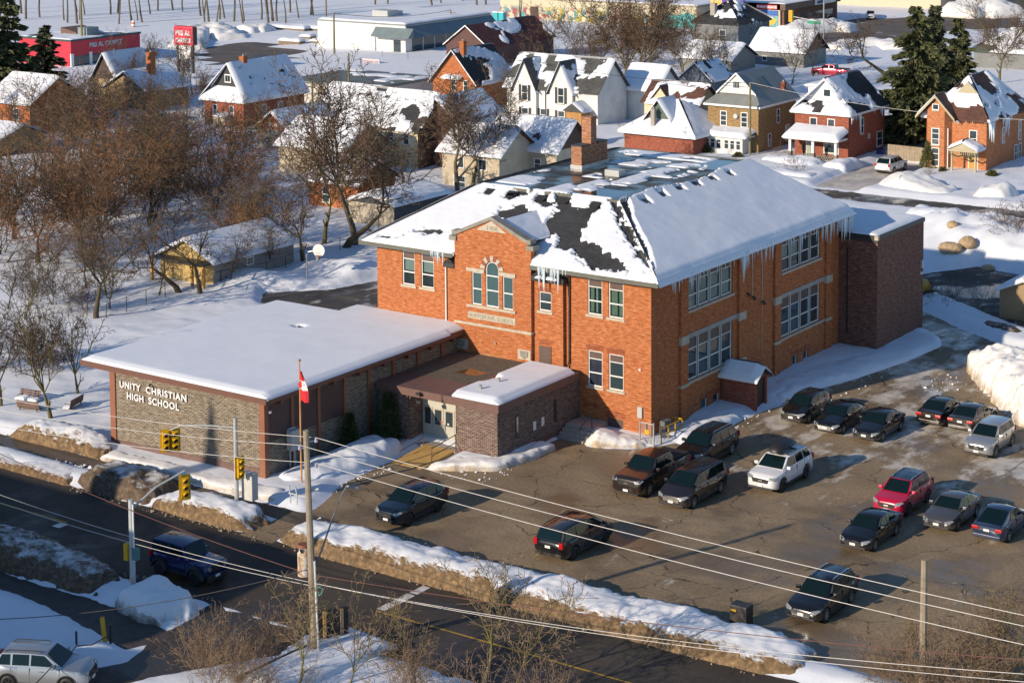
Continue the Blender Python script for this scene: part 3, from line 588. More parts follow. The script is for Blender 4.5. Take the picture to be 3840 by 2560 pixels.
textmesh('carved_name', 'BURTON AVE. SCHOOL', FB, -13.6, .031, 6.15, .36, CARVE, pl, .006, .006, 3.55)
v = MB(); FB.box(v, BL-.03, BRt+.03, 0, .06, 5.60, 5.76); v.box(BRt, -.55, 5.60, BRt+.06, -.29, 5.76); v.build('belt_course', STONE, sch)
for u0 in (-14.78, -9.72):
    v = MB(); FB.box(v, u0, u0+1.0, 0, .05, 3.90, 4.55); o = v.build('carved_panel', STONE, sch)
    v = MB(); FB.prism(v, [(u0+.18, 4.46), (u0+.82, 4.46), (u0+.78, 4.15), (u0+.5, 3.96), (u0+.22, 4.15)], .05, .10); v.build('shield', COPING, o)
v = MB(); FB.prism(v, [(-13.0, 3.2), (-10.65, 3.2), (-10.65, 3.62)]+[(-11.83+1.18*cos(pi*n/10), 3.62+.28*sin(pi*n/10)) for n in range(1, 10)]+[(-13.0, 3.62)], 0, .025); v.build('blocked_arch', brick_mat('pale_brick', (.46, .20, .075), (.38, .15, .05), (.5, .3, .17), stain_amt=.1), sch)
v = MB(); v.tube([(-11.5, -.56, 4.66), (-11.5, -.66, 4.66)], .07, 8); v.build('vent_pipe', STEEL, sch)
# lower bays beside it
sec = MB(); wall_open(sec, FC, -8.67, -6.39, 2.9, 9.25, [(-8.26, -7.29, 7.24, 8.48)], .12); sec.poly((-6.39, -.28, 2.9), (-6.39, 0, 2.9), (-6.39, 0, 9.25), (-6.39, -.28, 9.25))
sec.build('side_bay', BR_ORANGE, sch); MB().box(-15.6, -.28, 2.9, -14.82, -.01, 9.3).build('side_bay', BR_ORANGE, sch)
sash(sch, FC, -8.26, -7.29, 7.24, 8.48, (.5,), glass=GLASSD)
v = MB(); FC.box(v, -8.23, -7.31, 0, .05, 3.62, 4.93); v.build('boarded_door', PANELB, sch)
v = MB(); FC.box(v, -8.35, -7.2, 0, .12, 3.5, 3.62); v.build('door_sill', CONC, sch)
for x0, x1 in ((-8.66, -6.15), (-15.75, -14.83)):
    v = MB(); v.box(x0, -.62, 9.22, x1, -.02, 9.5); v.build('bay_eave', DARK, sch)
    xm = (x0+x1)/2; v = MB(); v.prism([(x0, -.60, 9.505), (x1, -.60, 9.505), (xm, -.60, 9.505+(x1-x0)*.36)], (0, .58, 0)); v.build('bay_roof', SHINGLE, sch)
snow_slope('roof_snow', (-8.2, -.6, 9.53), (1, 0, 0), (0, 1, .12), 1.5, .5, th=.14, parent=sch, res=.1)
v = MB(); v.tube([(-6.02, -.09, 9.9), (-6.05, -.09, 4.1), (-6.2, -.25, 3.75)], .06, 6); v.build('downpipe', DARK, sch)
v = MB(); v.tube([(-15.9, -.09, 9.2), (-15.9, -.09, 5.3)], .05, 6); v.build('downpipe', WHITE, sch)
# windows of the front
bl = {0: [(.08, .92, .42, .76, BLIND)], 1: [(.08, .92, .44, .76, BLIND)], 2: [(.1, .34, .05, .76, CURT_G), (.48, .6, .05, .76, BLIND), (.82, .95, .05, .76, CURT_G)], 3: [(.1, .5, .05, .76, CURT_G), (.62, .95, .05, .76, CURT_G)]}
for i, (a, b) in enumerate(win_front): sash(sch, F0, a, b, 7.44, 9.75, (.5,), .22, blind=bl[i], dep=.1)
sash(sch, F0, *win_front[2], 2.80, 5.10, (.5,), .22, blind=[(.08, .5, .05, .78, CURT_P), (.54, .95, .05, .78, CURT_P)], dep=.1); sash(sch, F0, *win_front[3], 2.80, 5.10, (.5,), .22, glass=GLASSD, dep=.1)
def soldier(F, u0, u1, z, h=.34, rise=.06, m=None):   # flat arch of upright bricks over an opening
    n = int((u1-u0)/.075)
    for k in range(n):
        t = (k+.5)/n; a = u0+(u1-u0)*k/n; b = u0+(u1-u0)*(k+1)/n-.012; sl = (t-.5)*.22; dz = rise*(1-(2*t-1)**2); v = MB()
        F.prism(v, [(a, z+dz), (b, z+dz), (b+sl*h*2, z+h+dz), (a+sl*h*2, z+h+dz)], 0, .012); v.build('brick', m or BR_RED, sch)
SOLD = brick_mat('arch_brick', (.40, .10, .04), (.32, .075, .03), (.42, .2, .12))
for (a, b) in win_front[2:]: soldier(F0, a-.08, b+.08, 5.12, m=SOLD)
soldier(F0, -3.3, -1.95, .97, .36, .12, SOLD); soldier(F0, -5.0, -3.9, 1.35, .3, .12, SOLD); soldier(FC, -8.3, -7.25, 4.95, .3, .1, SOLD); soldier(FC, -8.3, -7.25, 8.5, .26, .02, SOLD)
v = MB(); F0.box(v, -3.2, -2.05, -.1, -.04, .05, .95); v.build('boarded_hatch', PANELB, sch)
v = MB(); F0.box(v, -.95, -.6, 0, .14, 1.35, 2.05); v.build('meter_box', GREYP, sch, bevel=.015)
v = MB(); F0.box(v, -.86, -.72, 0, .1, 4.35, 4.47); v.build('floodlight', WHITE, sch, bevel=.01)
v = MB(); v.tube([(-.35, -.1, .0), (-.35, -.1, 1.1)], .06, 6); v.build('conduit', STEEL, sch)
# pilasters, stone blocks and belts of the side
for a in (3.45, 11.15, 16.3, 24.25):
    v = MB(); v.box(.003, a, -.3, .16, a+.92, 9.6); v.build('pilaster', BR_ORANGE, sch)
    v = MB(); v.box(.003, a-.03, 5.28, .20, a+.95, 5.82); v.build('stone_block', STONE, sch); v = MB(); v.box(.003, a-.03, 2.48, .20, a+.95, 2.68); v.build('stone_block', STONE, sch)
for a, b in gr:
    v = MB(); v.box(.003, a-.06, 5.50, .06, b+.62, 5.80); v.build('stone_lintel', mat('grey_lintel', (.33, .32, .30), .8), sch)
    v = MB(); v.box(-.2, a-.02, 2.52, .11, b+.6, 2.68); v.build('stone_sill', STONE, sch); v = MB(); v.box(-.2, a-.02, 7.17, .11, b+.1, 7.32); v.build('stone_sill', STONE, sch)
    for lvl, (z0, z1) in enumerate(((2.70, 5.50), (7.34, 9.86))):
        wdt = (b-a)/4
        for i in range(4):
            up = lvl == 1 and a < 10
            blind = [(.06, .94, .04, .74, BLIND)] if up else ([(.06, .94, .34, .74, BLIND)] if (i in (0, 1) and lvl == 1) else None)
            sash(sch, FR, a+i*wdt+(.0 if i == 0 else .0), a+(i+1)*wdt, z0, z1, (.5,), .27, dep=.14, fw=.085, sill=False, blind=blind, glass=GLASS if blind else GLASSD, fm=WHITE)
        for i in (1, 2, 3): v = MB(); v.box(-.12, a+i*wdt-.05, z0, -.02, a+i*wdt+.05, z1); v.build('mullion', GREYP, sch)
for (a, b, c, d) in opsE[4:]: sash(sch, FR, a, b, c, d, (), dep=.14, glass=GLASSD, sill=False, fw=.06)
for (a, b) in ((6.2, 8.8), (19.1, 21.8)): v = MB(); v.box(.003, a-.1, 1.06, .02, b+.1, 1.36); v.build('soldier_course', SOLD, sch)
v = MB(); v.box(.003, .0, -.3, .09, 26.5, .18); v.build('stone_plinth', CONC, sch)
for yy, z0, z1 in ((13.2, 6.6, 9.7), (14.6, 2.2, 9.2)): v = MB(); v.tube([(.03, yy, z0), (.03, yy, z1)], .02, 5); v.build('cable', STEEL, sch)
for yy, z in ((13.2, 6.5), (14.6, 5.9), (12.4, 6.9)): v = MB(); v.tube([(.02, yy, z), (.2, yy, z), (.24, yy, z-.18)], [.05, .1, .13], 7); v.build('wall_lamp', DARK, sch)
# roof: hips to a flat deck
ex0, ex1, ey0, ey1 = -22.7, .85, -.68, 27.25; dx0, dx1, dy0, dy1, DZ = -17.7, -6.3, 6.3, 24.7, 13.5
A, B, C, D = (ex0, ey0, EZ), (ex1, ey0, EZ), (ex1, ey1, EZ), (ex0, ey1, EZ); a_, b_, c_, d_ = (dx0, dy0, DZ), (dx1, dy0, DZ), (dx1, dy1, DZ), (dx0, dy1, DZ)
zn = EZ+.18*(DZ-EZ)/(dy0-ey0); rf = MB(); rf.poly(A, (-14.86, ey0, EZ), (-14.86, ey0+.18, zn), (-8.62, ey0+.18, zn), (-8.62, ey0, EZ), B, b_, a_).poly(B, C, c_, b_).poly(C, D, d_, c_).poly(D, A, a_, d_); rf.poly((ex0, -.5, EZ-.02), (ex0, ey1, EZ-.02), (ex1, ey1, EZ-.02), (ex1, -.5, EZ-.02))
roof = rf.build('roof', SHINGLE, sch)
g = MB()
for p, q in (((ex0, ey0-.12, EZ-.25), (-14.86, ey0, EZ+.02)), ((-8.62, ey0-.12, EZ-.25), (ex1+.12, ey0, EZ+.02)), ((ex1, ey0, EZ-.25), (ex1+.12, ey1, EZ+.02)), ((ex0-.12, ey0-.12, EZ-.25), (ex0, ey1, EZ+.02))): g.box(*p, *q)
g.build('gutter', GUTTER, roof); v = MB(); v.box(WX-.3, -.3, 9.9, .3, 26.9, 10.12); v.build('soffit', GUTTER, roof)
m, t, b, N, L = nodes('wet_deck_felt'); g = N('ShaderNodeNewGeometry').outputs['Position']; mp = N('ShaderNodeMapping'); L(g, mp.inputs[0]); mp.inputs['Scale'].default_value = (.12, 1.1, 1)
n1 = noise(N, L, 1.6, 6, mp.outputs[0], .6); n2 = noise(N, L, .5, 5)
L(ramp(N, L, n1, (.35, (.012, .011, .010)), (.5, (.045, .042, .034)), (.66, (.13, .125, .09))), b.inputs['Base Color']); L(ramp(N, L, n2, (.4, .12), (.6, .6)), b.inputs['Roughness']); MR = m
dk = MB(); dk.box(dx0-.15, dy0-.15, DZ-.12, dx1+.15, dy1+.15, DZ+.05); deck = dk.build('roof_deck', MR, roof)
v = MB()
for q in ((dx0-.2, dy0-.2, dx1+.2, dy0-.02), (dx0-.2, dy1+.02, dx1+.2, dy1+.2), (dx0-.2, dy0, dx0-.02, dy1), (dx1+.02, dy0, dx1+.2, dy1)): v.box(q[0], q[1], DZ-.16, q[2], q[3], DZ+.10)
v.build('deck_edge', GUTTER, roof)
for (x0, y0, x1, y1) in ((-17.3, 7.6, -14.4, 10.4), (-12.6, 6.6, -10.6, 9.6), (-11.6, 8.0, -9.6, 12.5), (-10.4, 11., -8.6, 16.), (-14.8, 18.3, -10.5, 21.), (-10.8, 15.3, -7.2, 18.5), (-16.8, 22.4, -8.8, 24.2), (-13.3, 12.6, -11.6, 14.0), (-17.2, 12.2, -15.8, 14.), (-10.5, 19.5, -7.4, 21.2)):
    snow_slope('deck_snow', (x0, y0, DZ+.05), (1, 0, 0), (0, 1, 0), x1-x0, y1-y0, th=.10, parent=roof, res=.12, noise_bare=(.52, .9), lip=.05, seed=x0, ridge=False)
for (x0, y0, x1, y1) in ((-11.4, 6.4, -7.0, 9.4), (-16.5, 15.6, -13.6, 17.6), (-9.6, 20., -6.6, 24.), (-17.2, 6.6, -14., 8.0)):
    v = MB(); v.poly((x0, y0, DZ+.054), (x1, y0, DZ+.054), (x1, y1, DZ+.054), (x0, y1, DZ+.054)); v.build('melt_water', glass_mat('melt_water', (.02, .03, .035), .05), roof)
v = MB(); v.box(-12.1, 13.7, DZ+.05, -10.9, 14.6, DZ+.5); v.build('deck_hatch', GREYP, roof, bevel=.02)
# chimney
ch = MB(); ch.box(-15.78, 15.0, DZ, -14.9, 18.5, 15.2).box(-15.8, 14.95, DZ, -14.85, 18.55, DZ+.35); chim = ch.build('chimney', brick_mat('chimney_brick', (.42, .15, .06), (.3, .09, .04), (.5, .4, .3)), roof)
v = MB(); v.box(-15.82, 14.93, DZ+.04, -14.82, 18.57, DZ+.34); v.build('flashing', STEEL, chim)
v = MB(); v.box(-15.72, 16.3, 15.2, -14.92, 17.05, 17.2); v.box(-15.78, 16.24, 17.0, -14.86, 17.11, 17.1); v.build('upper_stack', brick_mat('stack_brick', (.42, .15, .06), (.3, .09, .04), (.5, .4, .3)), chim)
v = MB(); v.box(-15.8, 14.95, 15.2, -14.86, 16.15, 15.28).box(-15.8, 17.25, 15.2, -14.86, 18.5, 15.3); v.build('chimney_cap', DARK, chim)
# snow on the hips, melted where the photograph shows bare shingle
def px_mask(polys, plane):                    # bare places given as outlines on the roof plane
    P0, n = Vector(plane[0]), Vector(plane[1]); out = []
    for pl in polys:
        w_ = []
        for x, y in pl:
            d = ray(x, y); t = (P0-CAM).dot(n)/d.dot(n); p = CAM+d*t; w_.append((p.x, p.y))
        out.append(w_)
    return out
def plane_of(p, q, r): p, q, r = Vector(p), Vector(q), Vector(r); n = (q-p).cross(r-p).normalized(); return (p, n)
Z2 = lambda *a: [(950+x/2.24, 650+y/2.24) for x, y in a]
Z3 = lambda *a: [(1900+x/2.24, 650+y/2.24) for x, y in a]
fs = px_mask([Z2((1340, 485), (1480, 475), (1640, 500), (1480, 525)), Z2((1040, 535), (1270, 540), (1200, 552), (1060, 548)),
    Z2((2050, 330), (2110, 300), (2150, 310), (2240, 270), (2300, 275), (2300, 330), (2160, 395), (2080, 370)),
    Z2((2120, 200), (2160, 165), (2240, 140), (2350, 160), (2330, 190), (2220, 210), (2150, 235)), Z2((1945, 180), (1985, 135), (2035, 150), (1990, 188)),
    Z3((235, 230), (270, 180), (350, 185), (345, 245), (420, 240), (420, 190), (540, 195), (560, 260), (540, 300), (480, 300), (430, 330), (420, 270), (300, 275)),
    Z3((330, 400), (430, 340), (470, 300), (600, 290), (700, 310), (720, 265), (785, 260), (770, 310), (720, 330), (690, 380), (640, 480), (610, 600), (520, 655), (450, 650), (430, 600), (470, 510), (350, 545), (325, 480)),
    Z3((0, 310), (60, 300), (95, 340), (40, 380), (0, 375)), Z3((590, 600), (680, 560), (760, 600), (820, 660), (960, 740), (1060, 830), (1040, 845), (860, 820), (680, 790), (570, 690)),
    Z3((890, 245), (930, 240), (960, 330), (1040, 520), (1120, 640), (1210, 770), (1225, 830), (1200, 810), (1120, 720), (1040, 590), (960, 450), (910, 340)),
    Z3((-10, 420), (190, 350), (180, 390), (20, 425))], plane_of(A, B, a_))
es = px_mask([Z3((940, 240), (1010, 230), (1040, 380), (1110, 520), (1170, 640), (1225, 830), (1150, 700), (1060, 540), (960, 330)),
    Z3((1000, 235), (1100, 170), (1230, 140), (1380, 115), (1560, 80), (1660, 40), (1760, -10), (1600, 10), (1300, 110), (1010, 215)),
    Z3((1100, 235), (1150, 225), (1205, 275), (1160, 280), (1110, 255)), Z3((1230, 170), (1290, 165), (1350, 220), (1290, 220)), Z3((1395, 140), (1450, 130), (1495, 165), (1420, 165)),
    Z3((1525, 105), (1590, 85), (1625, 125), (1570, 128)), Z3((1665, 50), (1720, 45), (1760, 80), (1700, 75)), Z3((1830, 15), (1860, 10), (1895, 40), (1860, 40))], plane_of(B, C, b_))
def barefn(polys, soft=.16, jag=.5):
    def f(px, py, pz, u, v):
        d = np.full(px.shape, 9.)
        for P in polys: d = np.minimum(d, sdf_poly(px, py, P))
        d = d+jag*(fbm(px*2.3, py*2.3, 8., 4)-.5)*1.3+jag*.9*(fbm(px*3.2, py*7.5, 4., 2)-.5)
        o = 1-sstep(-.03, soft, d)
        return np.where((px > -14.88) & (px < -8.6) & (py < -.42), 1., o)
    return f
def slope_args(p, q, r, s):                  # eave p-q, top s-r
    p, q, r, s = map(Vector, (p, q, r, s)); U = (q-p).normalized(); w = s-p; V = (w-U*w.dot(U)); Lv = V.length; V.normalize(); Lu = (q-p).length
    return dict(P0=p, U=U, V=V, Lu=Lu, Lv=Lv, a=w.dot(U)/Lv, b=(Lu-(r-p).dot(U))/Lv)
snow_slope('roof_snow', **slope_args(A, B, b_, a_), th=.22, parent=roof, res=.10, bare=barefn(fs), ends=(True, False), seed=2, nscale=.5, rgh=.5)
snow_slope('roof_snow', **slope_args(B, C, c_, b_), th=.36, parent=roof, res=.13, bare=barefn(es, .10, .12), ends=(False, True), seed=4, nscale=.35, lip=.3, rgh=.3)
snow_slope('roof_snow', **slope_args(D, A, a_, d_), th=.22, parent=roof, res=.4, ends=(True, False), seed=6)
# hip cap of bare shingle and the roof vents
v = MB(); hp = Vector(B); hq = Vector(b_); dr = (hq-hp).normalized(); sd_ = Vector((dr.y, -dr.x, 0)).normalized()
v.poly(hp+Vector((0, 0, .06)), hp+sd_*.18+Vector((0, 0, .01)), hq+sd_*.18+Vector((0, 0, .01)), hq+Vector((0, 0, .06))); v.poly(hp+Vector((0, 0, .06)), hq+Vector((0, 0, .06)), hq-sd_*.18+Vector((0, 0, .01)), hp-sd_*.18+Vector((0, 0, .01))); v.build('hip_cap', SHINGLE_GR, roof)
pn = plane_of(A, B, a_); pe = plane_of(B, C, b_)
def onplane(px, py, pl): d = ray(px, py); return CAM+d*((pl[0]-CAM).dot(pl[1])/d.dot(pl[1]))
for pl, pts in ((pn, Z2((1990, 170), (2170, 200))+Z3((45, 190), (290, 225), (485, 245), (745, 280))), (pe, Z3((1160, 262), (1300, 205), (1445, 155), (1580, 112), (1715, 65), (1862, 28)))):
    for x, y in pts:
        p = onplane(x, y, pl); n = pl[1] if pl[1].z > 0 else -pl[1]; v = MB(); v.cbox((0, 0, .10), .55, .5, .16).cbox((0, 0, .2), .62, .58, .05)
        v.xf(Matrix.Translation(p) @ n.to_track_quat('Z', 'Y').to_matrix().to_4x4()); v.build('roof_vent', DARK, roof)
for (xx, zz, ll, m_) in ((-9.1, 10.9, 5.2, 0),):   # small saddle roof behind the parapet gable
    v = MB(); ax = -11.78; v.poly((ax, -.1, 12.65), (ax+2.7, -.1, 11.45), (ax+2.7, 1.8, 11.45), (ax, 4.6, 12.65)).poly((ax, -.1, 12.65), (ax, 4.6, 12.65), (ax-2.7, 1.8, 11.45), (ax-2.7, -.1, 11.45)); v.build('saddle_roof', SHINGLE, roof)
    snow_slope('roof_snow', (ax+2.75, -.05, 11.47), (0, 1, 0), (-1, 0, .445), 2.2, 2.7, a=0, b=-.75, th=.16, parent=roof, res=.14, ends=(False, False), lip=.0, seed=3)
icicles(roof, (ex1+.10, .9, EZ-.08), (ex1+.12, 15., EZ-.05), 95, .15, 1.5, 3); icicles(roof, (ex1+.1, 15., EZ-.05), (ex1+.1, 26.9, EZ-.05), 80, .12, 1.7, 5)
icicles(roof, (-8.0, ey0-.1, EZ-.05), (-5.8, ey0-.1, EZ-.05), 16, .3, 1.5, 8); icicles(roof, (-16.6, ey0-.1, EZ-.05), (-15.4, ey0-.1, EZ-.05), 14, .2, .9, 9)
MB().tube([(ex1-.05, 25.6, EZ+.05), (ex1+.05, 25.6, EZ-.8), (ex1+.08, 25.6, EZ-1.9)], [.22, .13, .01], 7).build('icicle', ICE, roof, smooth=60)
MB().tube([(ex1-.05, 10.3, EZ+.05), (ex1+.05, 10.3, EZ-.8), (ex1+.08, 10.3, EZ-2.1)], [.22, .13, .01], 7).build('icicle', ICE, roof, smooth=60)

# ------------------------------------------------------------------ windowless annex at the back
an = thing('brick_annex', 'windowless dark brick tower block with flat snowy roof at the end of the school', 'annex', (0, 26.3, 0))
def at0(o): o.matrix_parent_inverse = Matrix.Translation(-Vector(o.parent.location)); return o
at0(MB().box(-3.4, 26.62, -.3, 3.05, 34.9, 8.35).build('brick_wall', BR_BROWN, an)); at0(MB().box(-3.5, 26.62, 8.352, 3.12, 34.98, 8.66).build('parapet', DARK, an)); at0(MB().box(2.85, 26.5, 8.354, 3.14, 26.75, 8.67).build('corner_flashing', STONE, an))
at0(MB().box(.012, 26.52, 8.20, 3.10, 26.618, 8.5).build('roof_edge', DARK, an)); at0(snow_slope('roof_snow', (-3.3, 26.75, 8.62), (1, 0, 0), (0, 1, 0), 6.25, 8.1, th=.2, parent=an, res=.25, lip=.05))
at0(MB().box(.6, 26.6, 1.2, .75, 26.616, 7.6).build('damp_streak', mat('wet_brick', (.035, .02, .016), .7, var=.4), an)); at0(MB().box(3.055, 34.2, 4.9, 3.25, 34.5, 5.5).build('vent_box', STEEL, an)); at0(MB().box(3.055, 34.3, 4.4, 3.2, 34.45, 4.6).build('lamp', WHITE, an))
# ------------------------------------------------------------------ boiler porch on the side
sh = thing('brick_porch', 'small red brick porch with snow capped gable roof against the school side', 'porch', (0, 8.8, 0))
v = MB(); v.box(.1, 8.82, -.1, 2.6, 8.95, 2.15).box(2.45, 8.95, -.1, 2.6, 9.1, 2.15).box(2.45, 10.3, -.1, 2.6, 10.5, 2.15).box(.1, 10.35, -.1, 2.45, 10.5, 2.15); v.prism([(2.45, 8.83, 2.15), (2.45, 10.5, 2.15), (2.45, 9.66, 2.75)], (.14, 0, 0)); at0(v.build('brick_wall', BR_RED, sh))
at0(MB().box(2.40, 9.1, -.1, 2.46, 10.3, 2.14).build('dark_door', mat('charcoal_door', (.03, .026, .025), .5), sh))
v = MB()
for s in (-1, 1): v.prism([(-.0, 9.66, 2.78), (-.0, 9.66, 2.92), (0, 9.66+s*1.15, 2.20), (0, 9.66+s*1.15, 2.06)], (2.85, 0, 0))
at0(v.build('roof', DARK, sh))
at0(snow_slope('roof_snow', (.05, 8.5, 2.18), (1, 0, 0), (0, 1.15, .73), 2.75, 1.35, th=.26, parent=sh, res=.12, lip=.1, seed=5)); at0(snow_slope('roof_snow', (.05, 10.82, 2.18), (1, 0, 0), (0, -1.15, .73), 2.75, 1.35, th=.26, parent=sh, res=.12, lip=.1, seed=8))
# ------------------------------------------------------------------ gym wing
gy = thing('gym_wing', 'low flat roofed grey brick school wing with two lines of white lettering on its front', 'school wing')
gx0, gx1, gy0, gy1 = -27.35, -14.45, -19.6, -.02; FG = Face('S', (0, gy0, 0)); FGE = Face('E', (gx1-.15, 0, 0))
v = MB(); v.box(gx0+.05, gy0+.02, -.2, gx1-.15, -2.0, 4.86); v.box(-24, -2.0, -.2, gx1-.15, gy1, 4.86); v.build('brick_wall', BR_GREY, gy)
v = MB(); FG.prism(v, [(gx0+.45, -.2), (gx1-.42, -.2), (gx1-.42, .84), (gx0+.45, .5)], -.02, .03); v.build('base_band', mat('brown_base_band', (.15, .09, .075), .7, var=.2), gy)
for a, b in ((gx0, gx0+.46), (gx1-.42, gx1)): v = MB(); FG.box(v, a, b, -.3, .06, -.2, 4.86); v.build('corner_pillar', PILLAR, gy)
for y in (-17.15, -14.75, -12.3, -9.95, -7.5, -4.95, -2.4): v = MB(); v.box(gx1-.15, y-.12, -.1, gx1-.02, y+.12, 4.86); v.build('pier', PILLAR, gy)
for a, b in ((-19.28, -17.28), (-17.02, -14.88), (-14.62, -12.43)): v = MB(); v.box(gx1-.16, a, 2.38, gx1-.10, b, 4.6); v.build('wall_panel', mat('plum_brown_panel', (.085, .05, .048), .6, var=.12), gy)
v = MB(); v.box(gx1-.15, gy0+.3, 4.6, gx1-.06, gy1, 4.86); v.build('soffit_beam', FASCIA, gy)
for i in range(8): y = -18.4+i*2.42; v = MB(); v.box(gx1-.15, y-.12, 4.55, gx1+.28, y+.12, 4.85); v.build('bracket', FASCIA, gy)
rx0, rx1, ry0 = -29.65, -14.05, -19.95
v = MB(); v.box(rx0, ry0, 4.87, rx1, -2.1, 5.22); v.box(-24.1, -2.1, 4.87, rx1, gy1, 5.22); groof = v.build('roof_slab', FASCIA, gy)
def dent(px, py, pz, u, v): return .55*np.exp(-(((px+23.2)/.35)**2+((py+6.6)/.25)**2))
snow_slope('roof_snow', (rx0+.06, ry0+.10, 5.2), (1, 0, 0), (0, 1, 0), rx1-rx0-.12, 17.7, th=.30, parent=groof, res=.16, lip=.06, nscale=.25, bare=dent, rgh=.15)
snow_slope('roof_snow', (-24.0, -2.3, 5.2), (1, 0, 0), (0, 1, 0), 9.8, 2.2, th=.28, parent=groof, res=.16, lip=.0, nscale=.25, eave=False, ends=(True, True), rgh=.15)
MB().tube([(-23.2, -6.6, 5.2), (-23.2, -6.6, 5.42)], .12, 8).build('roof_drain', DARK, groof)
LET = mat('white_letters', (.80, .79, .78), .5, var=.03)
for s, u, z, wd in (('UNITY', -26.46, 3.92, 1.82), ('CHRISTIAN', -24.18, 3.92, 3.44), ('HIGH', -25.86, 3.28, 1.44), ('SCHOOL', -23.96, 3.28, 2.58)): textmesh('sign_letters', s, FG, u, .05, z, .58, LET, gy, .013, .03, wd, space=1.12)
v = MB(); v.tube([(-23.8, gy0, 4.5), (-23.8, gy0-.12, 4.5), (-23.65, gy0-.25, 4.46)], [.04, .05, .07], 6); v.build('flood_lamp', DARK, gy); v = MB(); v.cbox((gx1+.08, gy0+.35, 4.25), .14, .16, .12); v.build('security_lamp', WHITE, gy)
# ------------------------------------------------------------------ entrance vestibule
ve = thing('entrance_vestibule', 'low brown fascia entrance block with pale double doors between gym wing and school', 'entrance')
vx0, vx1, vy0 = gx1, -5.3, -9.1; FV = Face('S', (0, vy0, 0)); FVE = Face('E', (vx1, 0, 0)); FD = Face('S', (0, -7.65, 0))
BR_VEST = brick_mat('plum_brick', (.155, .095, .075), (.09, .06, .052), (.34, .28, .24), (.08, .05, .04), .15, bw=.3, rh=.11, msz=.015)
v = MB(); v.box(-12.15, -8.95, -.2, -12.05, -7.6, 3.25); v.box(-8.42, vy0, -.2, vx1, -.02, 3.25); v.box(vx0, vy0+.0, -.2, -12.15, -.3, 3.25); v.box(-12.05, -7.62, -.2, -8.42, -7.2, 3.25); v.build('brick_wall', BR_VEST, ve)
v = MB(); FV.box(v, -8.44, vx1+.02, 0, .02, -.2, .45); v.box(vx1, vy0-.02, -.2, vx1+.02, -.1, .4); v.build('base_band', mat('brown_base_band', (.15, .09, .075)), ve)
v = MB(); v.box(vx0, vy0-.3, 3.25, vx1+.3, -.56, 3.72); vr = v.build('roof_slab', mat('mauve_fascia', (.15, .085, .072), .55, var=.12), ve)
gpoly = px_mask([[(950+x/2.24, 1250+y/2.24) for x, y in ((1380, 270), (1560, 190), (1800, 235), (1880, 275), (1980, 310), (2020, 330), (1960, 360), (2045, 400), (1900, 425), (1740, 415), (1620, 350), (1500, 320))]], (Vector((0, 0, 3.72)), Vector((0, 0, 1))))
snow_slope('roof_snow', (vx0+.9, vy0-.16, 3.70), (1, 0, 0), (0, 1, 0), vx1+.22-vx0-.95, 8.3, th=.34, parent=vr, res=.14, lip=.05, bare=barefn(gpoly, .35, .2), seed=9, nscale=.35, rgh=.3)
v = MB(); v.poly(*[(x, y, 3.724) for x, y in ((-14.3, -6.6), (-9.3, -6.6), (-8.9, -.6), (-14.3, -.6))]); v.build('roof_gravel', GRAVEL, vr)
v = MB(); v.poly(*[(x, y, 3.728) for x, y in ((-11.6, -5.0), (-10.0, -4.9), (-9.6, -3.9), (-11.3, -3.7))]); v.build('puddle', glass_mat('melt_water_brown', (.10, .065, .03), .08), vr)
for x, y in ((-7.4, -6.0), (-7.4, -7.9)): v = MB(); v.tube([(x, y, 3.7), (x, y, 4.28)], .11, 8); v.build('roof_pipe', STEEL, vr)
# doors
DOORM = mat('grey_door_paint', (.45, .44, .38), .5, var=.06)
def doorleaf(a, b, z0, z1, w0, w1, name):
    v = MB(); FD.box(v, a, b, .02, .07, z0, z1); d = v.build(name, DOORM, ve)
    v = MB(); FD.box(v, a+.14, b-.14, .065, .078, w0-.04, w1+.04); f = v.build('door_window_frame', mat('maroon_frame', (.10, .035, .03), .5), d); v = MB(); FD.box(v, a+.17, b-.17, .07, .082, w0, w1); v.build('pane', GLASSD, d); return d
v = MB(); FD.box(v, -12.05, -8.45, -.0, .04, .22, 2.9); v.build('door_surround', mat('pale_door_frame', (.50, .49, .43), .5, var=.05), ve)
doorleaf(-12.0, -11.28, .25, 2.2, 1.15, 2.1, 'side_panel'); d1 = doorleaf(-11.22, -10.42, .25, 2.2, 1.2, 2.05, 'door'); d2 = doorleaf(-10.38, -9.55, .25, 2.2, 1.2, 2.05, 'door'); doorleaf(-9.5, -8.5, .25, 2.2, 1.15, 2.1, 'side_panel')
for d, u in ((d1, -10.52), (d2, -10.28)): v = MB(); FD.box(v, u-.02, u+.02, .08, .14, .85, 1.25); v.build('pull_handle', STEEL, d)
textmesh('house_number', '25', FD, -10.5, .045, 2.42, .30, DARK, ve, .004, .004)
for u, z, c in ((-11.0, 1.27, (.05, .2, .45)), (-10.62, 1.3, (.5, .08, .06)), (-10.1, 1.24, (.6, .62, .6))): v = MB(); FD.box(v, u, u+.13, .083, .088, z, z+.13); v.build('sticker', mat('sticker_%d' % (z*100), c), d1 if u < -10.4 else d2)
v = MB(); v.tube([(-10.9, vy0-.3, 3.6), (-10.9, vy0-.45, 3.62)], .04, 6); v.cbox((-10.9, vy0-.5, 3.55), .3, .2, .14); v.tube([(-10.9, vy0-.32, 3.5), (-10.9, vy0-.32, 3.1)], .03, 5); v.cbox((-10.95, vy0-.36, 3.02), .3, .22, .16); v.build('flood_lamp', DARK, ve)
for y0 in (-7.2, -3.0): v = MB(); FVE.box(v, y0, y0+.28, 0, .04, 1.1, 2.5); o = v.build('slit_window', DARK, ve); v = MB(); FVE.box(v, y0+.05, y0+.23, .03, .05, 1.16, 2.44); v.build('pane', GLASSD, o)
